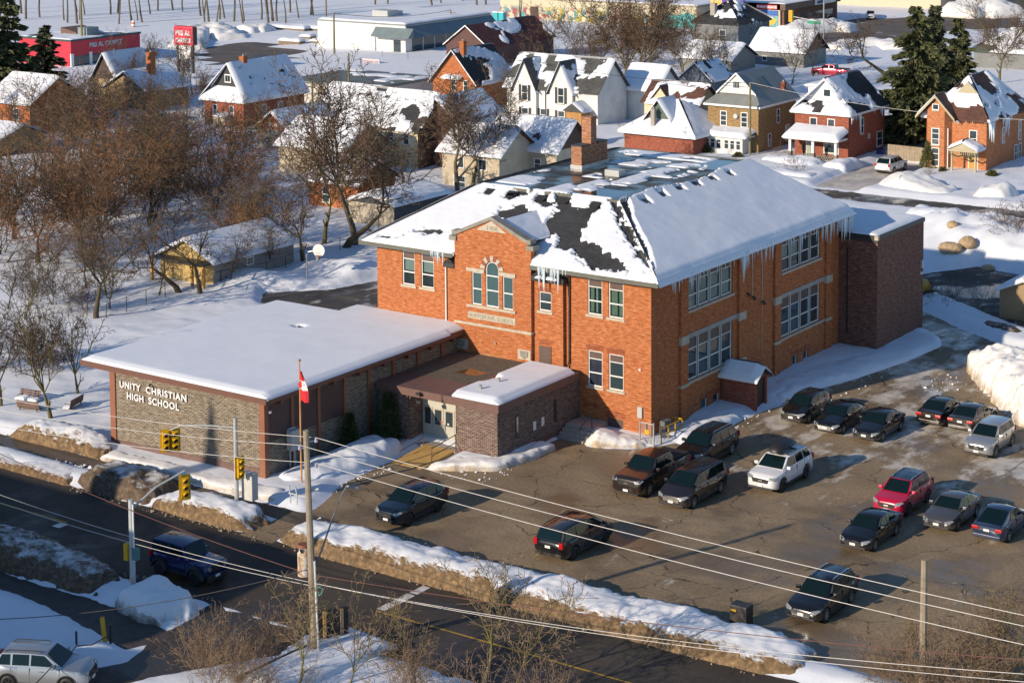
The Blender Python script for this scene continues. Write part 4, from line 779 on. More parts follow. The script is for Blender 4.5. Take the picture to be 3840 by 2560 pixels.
for y0, z in ((-5.3, 1.1), (-4.4, 1.15)): v = MB(); FVE.box(v, y0, y0+.3, 0, .02, z, z+.55); o = v.build('notice', WHITE, ve)
v = MB(); v.box(-12.05, -9.2, -.1, -8.42, -7.6, .24); v.build('door_step', CONC, ve)
rp = thing('plywood_ramp', 'tan plywood wheelchair ramp with pipe handrails before the pale double doors', 'ramp', (-9.8, -10.5, 0))
v = MB(); v.prism([(-10.85, -12.4, .0), (-10.85, -9.05, .0), (-10.85, -9.05, .26), (-10.85, -12.4, .03)], (2.3, 0, 0)); at0(v.build('ramp_board', PLYWOOD, rp))
for x, ya, yb in ((-10.8, -11.6, -9.3), (-8.6, -11.3, -8.9)):
    v = MB(); v.tube([(x, ya, .0), (x, ya, .98), (x, yb, 1.2), (x, yb, .2)], .03, 6); v.tube([(x, ya, .5), (x, yb, .72)], .025, 6); at0(v.build('handrail', mat('rusty_pipe', (.12, .06, .045), .6), rp))
stp = thing('concrete_steps', 'shadowed concrete side steps with dark rail between entrance block and school', 'steps', (-4.4, -1.4, 0))
for i in range(4): at0(MB().box(-5.2, -1.9-i*.34, -.1, -3.2, -.03 if i == 0 else -1.9-(i-1)*.34+.001, .72-i*.19).build('step', CONC, stp))
v = MB(); v.tube([(-3.25, -3.2, 0), (-3.25, -3.2, 1.0), (-3.25, -1.8, 1.7), (-3.25, -.1, 1.7)], .03, 6); v.tube([(-3.25, -1.8, .6), (-3.25, -1.8, 1.7)], .03, 6); at0(v.build('handrail', DARK, stp))
# gas meter with yellow guard, gate beside the corner
gm = thing('gas_meter', 'grey gas meter and pipes behind a yellow pipe guard at the school corner', 'gas meter', (.9, .8, 0))
v = MB(); v.tube([(.35, .5, 0), (.35, .5, .9), (.35, 1.3, .9), (.35, 1.3, 0)], .06, 7); v.cbox((.5, .7, .95), .35, .4, .5).cbox((.5, 1.2, 1.0), .3, .3, .35); at0(v.build('meter', mat('meter_grey', (.12, .13, .135), .5), gm))
v = MB(); v.tube([(.95, -.35, 0), (.95, -.35, 1.0), (.95, 2.2, 1.0), (.95, 2.2, 0)], .045, 7); v.tube([(.95, -.35, .55), (.95, 2.2, .55)], .045, 7)
for y in (.5, 1.35): v.tube([(.95, y, 0), (.95, y, 1.0)], .045, 7)
v.tube([(.95, 2.2, 1.0), (.2, 2.2, 1.0)], .045, 7); at0(v.build('guard', YELLOW, gm))
gt = thing('chain_link_gate', 'narrow chain link gate with warning sign standing at the school corner', 'gate', (.3, -1., 0))
v = MB()
for x in (-.25, .75): v.tube([(x, -.95, 0), (x, -.95, 1.5)], .05, 7)
v.tube([(-.25, -.95, 1.4), (.75, -.95, 1.4)], .025, 6); v.tube([(-.25, -.95, .1), (.75, -.95, .1)], .025, 6); at0(v.build('frame', STEEL, gt))
def chain(F, u0, u1, z0, z1, st, m, par, name='mesh_wire'):
    v = MB(); n = int((u1-u0+z1-z0)/st)
    for k in range(n+1):
        for sgn in (1, -1):
            a = u0+k*st-(z1-z0) if sgn > 0 else u0+k*st
            p = []
            for zz in (z0, z1):
                uu = a+(zz-z0) if sgn > 0 else a-(zz-z0); p.append((uu, zz))
            (ua, za), (ub, zb) = p
            t0, t1 = 0., 1.
            if abs(ub-ua) > 1e-6:
                q = sorted(((u0-ua)/(ub-ua), (u1-ua)/(ub-ua))); t0, t1 = max(0, q[0]), min(1, q[1])
            if t1 > t0: v.tube([F.p(ua+(ub-ua)*t0, 0, za+(zb-za)*t0), F.p(ua+(ub-ua)*t1, 0, za+(zb-za)*t1)], .008, 3, False)
    return at0(v.build(name, m, par))
chain(Face('S', (0, -.95, 0)), -.25, .75, .1, 1.4, .14, STEEL, gt)
v = MB(); v.box(.12, -.985, .7, .42, -.965, 1.0); at0(v.build('warning_sign', YELLOW, gt))
# meter cabinet by the gym, cedars later
cb = thing('electrical_cabinet', 'pale grey electrical cabinet on legs against the gym side wall', 'cabinet', (gx1+.2, -17.4, 0))
at0(MB().box(gx1-.02, -17.75, 1.55, gx1+.4, -16.85, 2.75).build('cabinet', GREYP, cb, bevel=.02)); v = MB()
for y in (-17.6, -17.25, -17.15): v.tube([(gx1+.12, y, 0), (gx1+.12, y, 1.56)], .05, 6)
at0(v.build('conduit', GREYP, cb)); at0(snow_slope('snow_cap', (gx1+.02, -17.5, 2.76), (0, 1, 0), (-1, 0, 0), .5, .25, th=.1, parent=cb, res=.08, lip=.02))
# flag pole
fp = G(950+405/2.24, 1250+1240/2.24, .4); fl = thing('flagpole', 'slim orange flagpole with hanging red and white maple leaf flag by the gym', 'flagpole', (fp.x, fp.y, 0))
fh = .4+hgt((fp.x, fp.y), 1250+290/2.24)
at0(MB().tube([(fp.x, fp.y, 0), (fp.x, fp.y, fh*.6), (fp.x, fp.y, fh)], [.06, .05, .035], 8).build('pole', mat('orange_pole', (.55, .27, .10), .5, var=.2), fl)); at0(MB().cbox((fp.x, fp.y, fh+.05), .12, .12, .12).build('finial', mat('brass', (.5, .3, .12), .4, .5), fl))
m, t, b, N, L = nodes('maple_flag'); uv = N('ShaderNodeTexCoord').outputs['Object']; s_ = N('ShaderNodeSeparateXYZ'); L(uv, s_.inputs[0])
L(ramp(N, L, math_(N, L, 'MULTIPLY_ADD', s_.outputs[2], 1/1.9, 0), (.0, (.55, .02, .03)), (.34, (.55, .02, .03)), (.36, (.75, .70, .70)), (.62, (.75, .70, .70)), (.64, (.55, .02, .03))), b.inputs['Base Color']); b.inputs['Roughness'].default_value = .8
n = 9; V_ = []; Fq = []
for j in range(14):
    zz = j/13*1.9; sp = (.16+.55*sin(pi*min(1, (1-j/13)*.5+.02)))*(1. if j < 12 else .8)
    for i in range(n): uu = i/(n-1); V_.append((sp*uu*1.05+.02, -.3*sp*uu+.13*sin(uu*7+j*.2)*uu, zz-.5*uu*(j/13)*.6))
for j in range(13):
    for i in range(n-1): a = j*n+i; Fq.append((a, a+1, a+n+1, a+n))
fo = link('flag', mesh_np('flag', V_, Fq, m, True), fl); fo.location = (0, 0, fh-2.3)
leaf = MB(); leaf.prism([(x*.26+.18, -.12, .95+z*.26) for x, z in ((0, 1), (.25, .55), (.6, .65), (.5, .25), (.95, .2), (.6, -.25), (.7, -.5), (.1, -.4), (.05, -.9), (-.05, -.9), (-.1, -.4), (-.7, -.5), (-.6, -.25), (-.95, .2), (-.5, .25), (-.6, .65), (-.25, .55))], (0, .015, 0)); lo_ = leaf.build('maple_leaf', mat('flag_red', (.55, .02, .03), .8), fo)
# cedars
def leafblob(name, fn, n, size, m, seed, parent=None):
    r = np.random.RandomState(seed); P, Nn = fn(r, n); a = r.normal(size=(n, 3)); a /= np.linalg.norm(a, axis=1)[:, None]; a = a*.75+Nn*.5
    b_ = np.cross(a, r.normal(size=(n, 3))); b_ /= np.linalg.norm(b_, axis=1)[:, None]; s = size*(.6+.8*r.rand(n, 1)); a *= s; b_ *= s*.45
    Vv = np.stack([P-b_, P+a*.5-b_*.3, P+a, P+b_], 1).reshape(-1, 3); return link(name, mesh_np(name, Vv, np.arange(n*4).reshape(-1, 4), m), parent)
CEDAR = mat('cedar_green', (.052, .075, .022), .8, var=.5, scale=3); CEDARY = mat('cedar_olive', (.10, .105, .03), .8, var=.4, scale=3)
def cedar(label, x, y, h, r0, seed, m=None):
    t = thing('cedar_shrub', label, 'shrub', (x, y, 0))
    def fn(r, n):
        u = r.rand(n)**.7; th = r.rand(n)*2*pi; zz = u*h; rr = r0*(1-u*.92)**.75*(np.minimum(1, u*6+.5))*(.75+.5*vnoise(th*2, zz*2.5, seed)); rr = rr*np.sqrt(.45+.55*r.rand(n)); return np.stack([rr*np.cos(th), rr*np.sin(th), zz], 1), np.stack([np.cos(th), np.sin(th), np.full(n, .9)], 1)
    leafblob('foliage', fn, 5200, .17, m or CEDAR, seed, t); MB().tube([(0, 0, -.1), (0, 0, h*.8)], [.07, .02], 6).build('stem', WOOD, t); return t
cedar('tall dark cedar shrub left of the pale entrance doors', -13.2, -9.75, 3.15, .95, 1); cedar('slim dark cedar shrub against the middle of the gym side wall', -13.9, -12.6, 2.5, .6, 2)
# ------------------------------------------------------------------ vehicles
def paint(name, c, metal=.35):
    if name in _mc: return _mc[name]
    m, t, b, N, L = nodes(name); tc = N('ShaderNodeTexCoord').outputs['Object']; s = N('ShaderNodeSeparateXYZ'); L(tc, s.inputs[0])
    n1 = noise(N, L, 2.5, 6, N('ShaderNodeNewGeometry').outputs['Position'])
    f = math_(N, L, 'MULTIPLY', ramp(N, L, math_(N, L, 'MULTIPLY_ADD', n1, .7, math_(N, L, 'MULTIPLY', s.outputs[2], -1.)), (-.0, 0.), (.02, 1.)), .0)
    d = ramp(N, L, math_(N, L, 'SUBTRACT', math_(N, L, 'MULTIPLY_ADD', n1, .9, .25), s.outputs[2]), (.12, 0.), (.75, .5))   # salt spray on the lower body
    L(mixc(N, L, d, c, (.30, .26, .22)), b.inputs['Base Color']); b.inputs['Metallic'].default_value = metal
    L(math_(N, L, 'MULTIPLY_ADD', d, .5, .25), b.inputs['Roughness']); b.inputs['Coat Weight'].default_value = .7; b.inputs['Coat Roughness'].default_value = .08
    _mc[name] = m; return m
HEAD = mat('headlight_glass', (.42, .43, .42), .12, .5, var=.15); TAIL = mat('tail_light_red', (.42, .012, .015), .2, var=.1); PLATE = mat('licence_plate', (.72, .72, .70), .5, var=.04); CHROME = mat('chrome', (.62, .62, .62), .2, .9, var=.05); TRIM = mat('black_trim', (.022, .022, .023), .55, var=.15); RIMM = mat('alloy_rim', (.42, .42, .42), .35, .7, var=.1); RIMD = mat('dark_rim', (.05, .05, .052), .4, .5, var=.1); AMBER = mat('amber_lamp', (.7, .22, .02), .3)
KIND = {  # L W H | hood nose z, cowl z, belt/deck z | s: cowl, roof front, roof rear, rear glass foot | wheel s front, rear, radius | pillars
 'suv':    dict(L=4.62, W=1.86, H=1.70, h0=.98, h1=1.10, bz=1.13, xc=1.12, xrf=1.92, xrr=3.95, xd=4.50, wf=.92, wr=3.62, r=.36, B=2.62, C=3.48, D=4.15),
 'bigsuv': dict(L=5.05, W=1.98, H=1.78, h0=1.04, h1=1.16, bz=1.19, xc=1.18, xrf=2.0, xrr=4.45, xd=4.92, wf=.97, wr=3.95, r=.39, B=2.75, C=3.72, D=4.6),
 'van':    dict(L=5.14, W=1.98, H=1.73, h0=.88, h1=1.10, bz=1.12, xc=.92, xrf=1.95, xrr=4.72, xd=5.05, wf=.95, wr=4.02, r=.35, B=2.55, C=3.75, D=4.8),
 'sedan':  dict(L=4.62, W=1.80, H=1.45, h0=.76, h1=.96, bz=1.02, xc=1.28, xrf=2.02, xrr=3.25, xd=4.05, wf=.92, wr=3.62, r=.32, B=2.55, C=3.35, D=None, sedan=True),
 'hatch':  dict(L=4.30, W=1.78, H=1.55, h0=.82, h1=1.00, bz=1.06, xc=1.05, xrf=1.85, xrr=3.65, xd=4.18, wf=.88, wr=3.48, r=.32, B=2.42, C=3.3, D=3.85),
 'wagon':  dict(L=4.73, W=1.86, H=1.58, h0=.80, h1=1.00, bz=1.05, xc=1.38, xrf=2.12, xrr=4.2, xd=4.64, wf=.95, wr=3.71, r=.34, B=2.7, C=3.55, D=4.4),
 'pickup': dict(L=5.85, W=2.02, H=1.95, h0=1.16, h1=1.28, bz=1.30, xc=1.45, xrf=2.15, xrr=3.75, xd=3.98, wf=1.0, wr=4.68, r=.41, B=2.95, C=3.7, D=None, bed=True),
 'jeep':   dict(L=4.0, W=1.78, H=1.86, h0=1.13, h1=1.17, bz=1.18, xc=1.32, xrf=1.72, xrr=3.78, xd=3.86, wf=.72, wr=3.18, r=.41, B=2.55, C=2.68, D=3.8, boxy=True)}
_wheel = {}
def wheel_meshes(r, wd, dark):
    k = (r, wd, dark)
    if k in _wheel: return _wheel[k]
    n = 20; prof = [(r*.62, wd*.5), (r*.9, wd*.5), (r, wd*.34), (r, -wd*.34), (r*.9, -wd*.5), (r*.62, -wd*.5)]; V = []; Fq = []
    for i in range(n):
        a = 2*pi*i/n
        for rr, y in prof: V.append((rr*cos(a), y, rr*sin(a)))
    p = len(prof)
    for i in range(n):
        for j in range(p-1): a, b = i*p+j, ((i+1) % n)*p+j; Fq.append((a, b, b+1, a+1))
    ty = mesh_np('wheel', V, Fq, BLACK, True)
    rm = MB()
    for sg in (1, -1):
        for q in range(5):
            a0 = 2*pi*q/5; pts = [(r*.12*cos(a0-.9), sg*wd*.42, r*.12*sin(a0-.9)), (r*.60*cos(a0-.22), sg*wd*.46, r*.60*sin(a0-.22)), (r*.60*cos(a0+.22), sg*wd*.46, r*.60*sin(a0+.22)), (r*.12*cos(a0+.9), sg*wd*.42, r*.12*sin(a0+.9))]
            rm.poly(*(pts if sg < 0 else pts[::-1]))
        rm.tube([(0, sg*wd*.30, 0), (0, sg*wd*.44, 0)], r*.16, 8)
        ring = [(r*.64*cos(2*pi*i/n), sg*wd*.2, r*.64*sin(2*pi*i/n)) for i in range(n)]; rm.poly(*(ring if sg < 0 else ring[::-1]))
        for i in range(n):
            a0, a1 = 2*pi*i/n, 2*pi*(i+1)/n; rm.poly((r*.64*cos(a0), sg*wd*.49, r*.64*sin(a0)), (r*.64*cos(a1), sg*wd*.49, r*.64*sin(a1)), (r*.57*cos(a1), sg*wd*.46, r*.57*sin(a1)), (r*.57*cos(a0), sg*wd*.46, r*.57*sin(a0)))
    me = bpy.data.meshes.new('rim'); me.from_pydata(rm.v, [], rm.f); me.materials.append(RIMD if dark else RIMM)
    _wheel[k] = (ty, me); return _wheel[k]
def car(name, label, kind, loc, heading, pc, cat='car', darkrim=False, rails=None, box_top=False, grille=None, lamps=None, glass=None, roofm=None, **ov):
    K = dict(KIND[kind]); K.update(ov); L_, W, H = K['L'], K['W'], K['H']; pm = paint(*pc) if isinstance(pc, tuple) else pc; hw0 = W/2; boxy = K.get('boxy'); sed = K.get('sedan'); bed = K.get('bed'); gl = glass or CARGLASS
    t = thing(name, label, cat, loc, heading); X_ = lambda s: L_/2-s
    h0, h1, bz, xc, xrf, xrr, xd, r = (K[k] for k in ('h0', 'h1', 'bz', 'xc', 'xrf', 'xrr', 'xd', 'r')); sill = .30 if kind in ('suv', 'bigsuv', 'pickup') else (.42 if boxy else .24)
    if boxy: ts = [(0, h0-.22), (.08, h0-.03), (xc, h1), (L_-.08, bz), (L_, bz-.05)]
    elif bed: ts = [(0, h0-.34), (.06, h0-.12), (.25, h0), (xc, h1), (xd, bz), (L_-.1, bz), (L_, bz-.05)]
    elif sed: ts = [(0, h0-.24), (.07, h0-.12), (.3, h0), (xc, h1), (xd, bz), (L_-.15, bz-.01), (L_-.04, bz-.10), (L_, bz-.30)]
    else: ts = [(0, h0-.30), (.07, h0-.14), (.3, h0), (xc, h1), (L_-.25, bz), (L_-.05, bz-.05), (L_, bz-.25)]
    ws = [(0, .86 if boxy or bed else .70), (.10, .93 if boxy or bed else .84), (.35, .985 if not boxy else .93), (.9, 1.0 if not boxy else .93), (xc+.2, 1.), (L_-.9, 1.), (L_-.3, .97), (L_-.08, .90), (L_, .82 if not boxy else .95)]
    f = lambda tab, s: float(np.interp(s, [a for a, _ in tab], [b for _, b in tab])); R = r+.06
    ss = set(np.round(np.concatenate([np.array([0, .03, .07, .12, .2, .3, .45]), np.linspace(.6, L_-.5, 16), L_-np.array([.4, .25, .15, .08, .04, 0])]), 3))
    for wc in (K['wf'], K['wr']): ss |= set(np.round(wc+R*np.cos(np.linspace(0, pi, 11)), 3)) | {round(wc-R-.01, 3), round(wc+R+.01, 3)}
    ss = sorted(x for x in ss if 0 <= x <= L_); V = []; Fq = []; np_ = 13
    for s in ss:
        zt, hw = f(ts, s), hw0*f(ws, s); e = min(s, L_-s); zl = sill+.10*max(0, 1-e/.3)+(.06 if e < .02 else 0)
        za = zl
        for wc in (K['wf'], K['wr']):
            if abs(s-wc) < R: za = max(za, r+sqrt(R*R-(s-wc)**2)*.98)
        za = min(za, zt-.10); hh = zt-za
        half = [(hw*.95, za), (hw, za+.14*hh), (hw*1.0, za+.5*hh), (hw*.975, za+.82*hh), (hw*.93, zt-.02), (hw*.5, zt+.02), (0, zt+.03)]
        pts = [(y, z) for y, z in half] + [(-y, z) for y, z in half[-2::-1]]
        V += [(X_(s), y, z) for y, z in pts]
    n = len(ss)
    body = MB(); body.v = V
    for i in range(n-1):
        for j in range(np_-1): a = i*np_+j; body.f.append((a, a+np_, a+np_+1, a+1))
        a = i*np_; body.f.append((a, a+np_-1, a+2*np_-1, a+np_))
    body.f.append(tuple(range(np_-1, -1, -1))[::-1]); body.f.append(tuple((n-1)*np_+k for k in range(np_))[::-1])
    # cabin shell
    wb, wt = hw0*(.93 if not boxy else .90), hw0*(.74 if not boxy else .84); cs = [(xc, h1+.0, h1+.005, wb*.98, wb*.90), ((xc+xrf)/2, h1, h1+(H-.045-h1)*.5, wb, (wb+wt)*.5-.01), (xrf, h1+.01, H-.045, wb, wt), ((xrf*2+xrr)/3, bz, H-.012, wb, wt), ((xrf+2*xrr)/3, bz, H-.005, wb, wt), (xrr, bz, H-.04, wb, wt*.98), ((xrr+xd)/2, bz, bz+(H-.04-bz)*(.5 if not boxy else .9), wb*.98, (wb+wt)*.49), (xd, bz, bz+.005, wb*.95, wb*.86)]
    base = len(body.v); q = 9
    for ci, (s, zb, zt, w0, w1) in enumerate(cs):
        zt2 = max(zt, zb); crown = .025 if 2 <= ci <= 5 else 0.; hf = [(w0, zb-.08), (w0*.45+w1*.55, zb+(zt2-zb)*.5), (w1, zt2-.035 if crown else zt2-.01), (w1*.86, zt2), (0, zt2+crown)]
        body.v += [(X_(s), y, z) for y, z in hf] + [(X_(s), -y, z) for y, z in hf[-2::-1]]
    for i in range(len(cs)-1):
        for j in range(q-1): a = base+i*q+j; body.f.append((a, a+q, a+q+1, a+1))
    body.build('body', pm, t, smooth=32)
    # glass
    I = lambda i, s: float(np.interp(s, [c[0] for c in cs], [c[i] for c in cs]))
    def side(s, fr, sg, off=.012):
        zb, zt, w0, w1 = I(1, s), I(2, s), I(3, s), I(4, s); z = zb+.03+fr*(zt-.075-zb); wm = w0*.45+w1*.55; ff = (z-zb)/max(.05, zt-zb); y = (w0+(wm-w0)*ff*2) if ff < .5 else (wm+(w1-wm)*(ff-.5)*2); return (X_(s), sg*(y+off), z)
    def pane(nm, *pts):
        v = MB(); P = [Vector(p) for p in pts]; v.poly(*P); o = v.build(nm, gl, t); return o
    def endglass(nm, s0, z0, s1, z1, w0, w1, sg):
        P = []; ss_ = [0, .33, .66, 1.]; v = MB()
        nrm = Vector((z1-z0, 0, (s1-s0)*1.)).normalized(); nrm = Vector((abs(nrm.x)*sg, 0, abs(nrm.z)))*.03
        for k in range(3):
            a, b = .06+.88*ss_[k], .06+.88*ss_[k+1]; pt = lambda u, sd: Vector((X_(s0+(s1-s0)*u), sd*(w0+(w1-w0)*u), z0+(z1-z0)*u))+nrm
            zmid = lambda u, sd, c: pt(u, sd)*1.
            v.poly(pt(a, .93), pt(a, -.93), pt(b, -.93), pt(b, .93))
        o = v.build(nm, gl, t); return o
    endglass('windshield', xc, h1, xrf, H-.045+.02, wb*.92, wt*.92, 1)
    endglass('rear_window', xd, bz, xrr, H-.04+.02, wb*.88, wt*.92, -1)
    Bp, Cp, Dp = K['B'], K['C'], K['D']
    for sg in (1, -1):
        P = [side(xc+.30, .12, sg), side(Bp-.05, .04, sg), side(Bp-.05, .96, sg), side(xrf+.06, .96, sg)]; pane('side_window', *(P if sg < 0 else P[::-1]))
        c2 = Cp-.05 if Dp else min(xrr+.30, xd-.25); P = [side(Bp+.05, .04, sg), side(c2, .04, sg), side(min(c2, xrr+.02) if not sed else xrr-.02, .96, sg), side(Bp+.05, .96, sg)]
        if not (boxy and Cp-Bp < .2): pane('side_window', *(P if sg < 0 else P[::-1]))
        if Dp: P = [side(Cp+.06, .04, sg), side(Dp, .06, sg), side(min(Dp, xrr+.05)-.05, .96, sg), side(Cp+.06, .96, sg)]; pane('side_window', *(P if sg < 0 else P[::-1]))
        v = MB(); v.cbox((X_(xc+.38), sg*(wb+.13), h1+.10), .14, .24, .17); v.build('mirror', pm, t, bevel=.03)
        # lamps
        fw = hw0*f(ws, .1); v = MB(); hz = h0-.20
        if boxy: v.tube([(X_(.0)-.02, sg*.55, h0-.22), (X_(0)+.03, sg*.55, h0-.22)], .12, 10)
        else: v.prism([(X_(.0)+.01, sg*fw*.60, hz-.02), (X_(.06), sg*fw*.99, hz+.0), (X_(.34), sg*hw0*.985, hz+.10), (X_(.30), sg*hw0*.90, hz+.16), (X_(.05), sg*fw*.62, hz+.10)], (.01, sg*.012, .02))
        v.build('headlight', HEAD, t)
        v = MB(); tz = bz-.22 if not bed else bz-.40
        if kind in ('van', 'suv', 'bigsuv', 'wagon', 'hatch', 'pickup', 'jeep'): v.box(X_(L_)-.012, sg*hw0*.68, tz-.06, X_(L_-.16), sg*hw0*(.93 if not boxy else .98), tz+.26)
        else: v.box(X_(L_)-.012, sg*hw0*.50, tz-.05, X_(L_-.22), sg*hw0*.93, tz+.13)
        v.build('tail_light', TAIL, t, bevel=.03)
        if kind in ('suv', 'bigsuv', 'jeep', 'wagon'):
            for wc in (K['wf'], K['wr']):      # dark arch trim
                v = MB(); m_ = 12
                for i in range(m_):
                    a0, a1 = pi*i/m_, pi*(i+1)/m_; R1, R2 = R-.005, R+(.055 if not boxy else .13); y0, y1 = sg*hw0*.90, sg*(hw0*1.0+(.012 if not boxy else .13))
                    v.poly((X_(wc)+R1*cos(a0), y1, r+R1*sin(a0)), (X_(wc)+R2*cos(a0), y1, r+R2*sin(a0)), (X_(wc)+R2*cos(a1), y1, r+R2*sin(a1)), (X_(wc)+R1*cos(a1), y1, r+R1*sin(a1)))
                    v.poly((X_(wc)+R2*cos(a0), y1, r+R2*sin(a0)), (X_(wc)+R2*cos(a0), y0, r+R2*sin(a0)), (X_(wc)+R2*cos(a1), y0, r+R2*sin(a1)), (X_(wc)+R2*cos(a1), y1, r+R2*sin(a1)))
                v.build('wheel_arch_trim', TRIM, t)
            v = MB(); v.box(X_(K['wf']+R), sg*hw0*.93, sill-.03, X_(K['wr']-R), sg*(hw0+.012), sill+.13); v.build('sill_trim', TRIM, t)
        v = MB()
        for s in (xc+.95, Bp+.85 if not boxy else Bp): v.cbox((X_(min(s, L_-.8)), sg*(hw0+.012), bz-.18), .18, .03, .035)
        v.build('door_handle', pm, t)
        # door gaps
        v = MB()
        for s in (xc+.12, Bp, min(Cp, K['wr']-.05)): v.box(X_(s)-.006, sg*hw0*.9, sill+.12, X_(s)+.006, sg*(hw0*1.001), bz-.06)
        v.build('door_gap', TRIM, t)
    v = MB(); v.box(X_(.3), -hw0*.86, sill-.06, X_(L_-.3), hw0*.86, sill+.32); v.build('underbody', BLACK, t)
    for s in (K['wf'], K['wr']):
        v = MB(); v.box(X_(s)-R, -hw0*.70, .2, X_(s)+R, hw0*.70, r+R*.9); v.build('wheel_well', BLACK, t)
    gz = h0-.30; g = MB()
    if boxy: g.box(X_(0)-.02, -.42, h0-.40, X_(0)+.014, .42, h0-.08)
    else: g.prism([(X_(0)-.02, -hw0*.56, gz+.14), (X_(0)-.02, hw0*.56, gz+.14), (X_(0)-.02, hw0*.48, gz-.10), (X_(0)-.02, -hw0*.48, gz-.10)], (.036, 0, 0))
    go = g.build('grille', grille or TRIM, t)
    if not boxy: v = MB(); v.box(X_(0), -.12, gz+.0, X_(0)+.026, .12, gz+.06); v.build('badge', CHROME, go)
    v = MB(); v.box(X_(.10), -hw0*.80, .26, X_(0)+.02, hw0*.80, .36 if not boxy else .55); v.build('front_bumper', TRIM, t, bevel=.03)
    v = MB(); v.box(X_(L_)-.03, -hw0*.84, .34, X_(L_-.12), hw0*.84, .52); v.build('rear_bumper', TRIM if kind in ('suv', 'bigsuv', 'jeep', 'pickup', 'wagon') else pm, t, bevel=.03)
    for xx, zz in ((X_(0)+.03, .42), (X_(L_)-.03, bz-.30 if sed else bz-.35)): v = MB(); v.box(xx-.012, -.16, zz, xx+.012, .16, zz+.13); v.build('licence_plate', PLATE, t)
    ty, rm = wheel_meshes(round(r, 2), .24, darkrim)
    for s in (K['wf'], K['wr']):
        for sg in (1, -1): o = link('wheel', ty, t); o.location = (X_(s), sg*(hw0-.12 if not boxy else hw0-.02), r); link('rim', rm, o)
    if roofm:
        v = MB()
        for (s0, _, za, _, wa), (s1, _, zb2, _, wb2) in zip(cs[2:5], cs[3:6]):
            for sg in (-1, 1): v.poly((X_(s0), 0, za+.032), (X_(s1), 0, zb2+.032), (X_(s1), sg*wb2*.93, zb2+.012), (X_(s0), sg*wa*.93, za+.012))
        v.build('roof_panel', roofm, t)
    if rails:
        for sg in (1, -1): v = MB(); v.tube([(X_(xrf+.2), sg*wt*.84, H-.01), (X_(xrf+.3), sg*wt*.85, H+.05), (X_(xrr-.3), sg*wt*.85, H+.05), (X_(xrr-.1), sg*wt*.84, H-.01)], .022, 5); v.build('roof_rail', rails, t)
    if bed:
        v = MB(); v.box(X_(xd+.12), -hw0*.86, bz-.0, X_(L_-.1), hw0*.86, bz+.075); v.build('bed_cover', mat('black_bed_cover', (.02, .02, .021), .75), t, bevel=.02)
    if boxy:
        v = MB(); v.tube([(X_(L_)-.02, .05, .98), (X_(L_)-.26, .05, .98)], .38, 16); v.build('spare_wheel', BLACK, t, bevel=.0)
        for k in range(7): v = MB(); v.box(X_(0)+.012, -.36+k*.108, h0-.36, X_(0)+.02, -.30+k*.108, h0-.12); v.build('grille_slot', BLACK, go)
    if box_top:
        v = MB(); n_ = 12; secs = [(-1.1, .34, .12), (-1.0, .46, .34), (-.5, .52, .46), (.3, .50, .46), (.85, .40, .34), (1.1, .22, .12)]
        for xx, w_, h_ in secs:
            for i in range(n_): a = 2*pi*i/n_; v.v.append((-.15+xx, w_*cos(a)*(1 if abs(cos(a)) < .7 else 1.02), H+.16+max(-.05, h_*.5+h_*.55*sin(a))))
        for i in range(len(secs)-1):
            for k in range(n_): v.f.append((i*n_+k, (i+1)*n_+k, (i+1)*n_+(k+1) % n_, i*n_+(k+1) % n_))
        v.f.append(tuple(range(n_))); v.f.append(tuple((len(secs)-1)*n_+k for k in reversed(range(n_)))); v.build('roof_box', mat('matt_black_plastic', (.018, .02, .022), .45), t, smooth=50)
        v = MB()
        for xx in (-.75, .4): v.box(xx-.03, -wt*.9, H+.04, xx+.03, wt*.9, H+.12)
        v.build('cross_bar', DARK, t)
    return t
def wheel_at(fx, fy, kind, heading, side_sign=1, which='front', **ov):
    """centre of a vehicle from the ground point under one wheel on its visible side"""
    K = dict(KIND[kind]); K.update(ov); p = G(fx, fy); s = K['wf'] if which == 'front' else K['wr']; lx, ly = K['L']/2-s, side_sign*(K['W']/2-.02)
    return (p.x-(lx*cos(heading)-ly*sin(heading)), p.y-(lx*sin(heading)+ly*cos(heading)), .006)
DN, UPH = -pi/2, pi/2        # facing the camera, facing away
def park(name, label, kind, fx, fy, heading, pc, which='front', **k):
    ov = {q: k[q] for q in ('L', 'W', 'H', 'r') if q in k}; sg = 1 if heading == DN else (-1 if heading == UPH else k.pop('sg', -1)); return car(name, label, kind, wheel_at(fx, fy, kind, heading, sg, which, **ov), heading, pc, **k)
park('parked_suv', 'dark navy SUV alone beside the entrance drive, nose to the street', 'suv', 1535, 1972, DN, ('navy_paint', (.010, .016, .028)), darkrim=True)
park('parked_minivan', 'black minivan seen from behind in the middle of the near lot', 'van', 2157, 2097, UPH, ('black_paint', (.012, .013, .015)), which='rear', cat='minivan', rails=DARK, darkrim=True)
park('pickup_truck', 'dark brown grey crew cab pickup truck with covered bed near the school corner', 'pickup', 2436, 1862, DN, ('brown_black_paint', (.030, .020, .018)), cat='pickup truck')
park('parked_minivan', 'dark grey minivan with chrome grille parked beside the pickup truck', 'van', 2603, 1906, DN, ('charcoal_paint', (.024, .022, .025)), cat='minivan', grille=CHROME, rails=DARK)
park('parked_suv', 'large black SUV parked behind the pickup truck next to the school snow bank', 'bigsuv', 2746, 1705, DN, ('black_paint2', (.010, .010, .012)), which='rear', rails=CHROME)
park('parked_suv', 'white SUV carrying a black roof box', 'bigsuv', 2936, 1844, DN, ('white_car_paint', (.74, .74, .75), .05), roofm=None, box_top=True, darkrim=True, rails=STEEL, glass=None)
park('parked_hatchback', 'black hatchback nearest the side snow bank in the back row', 'hatch', 3034, 1588, DN, ('black_paint', (.012, .013, .015)))
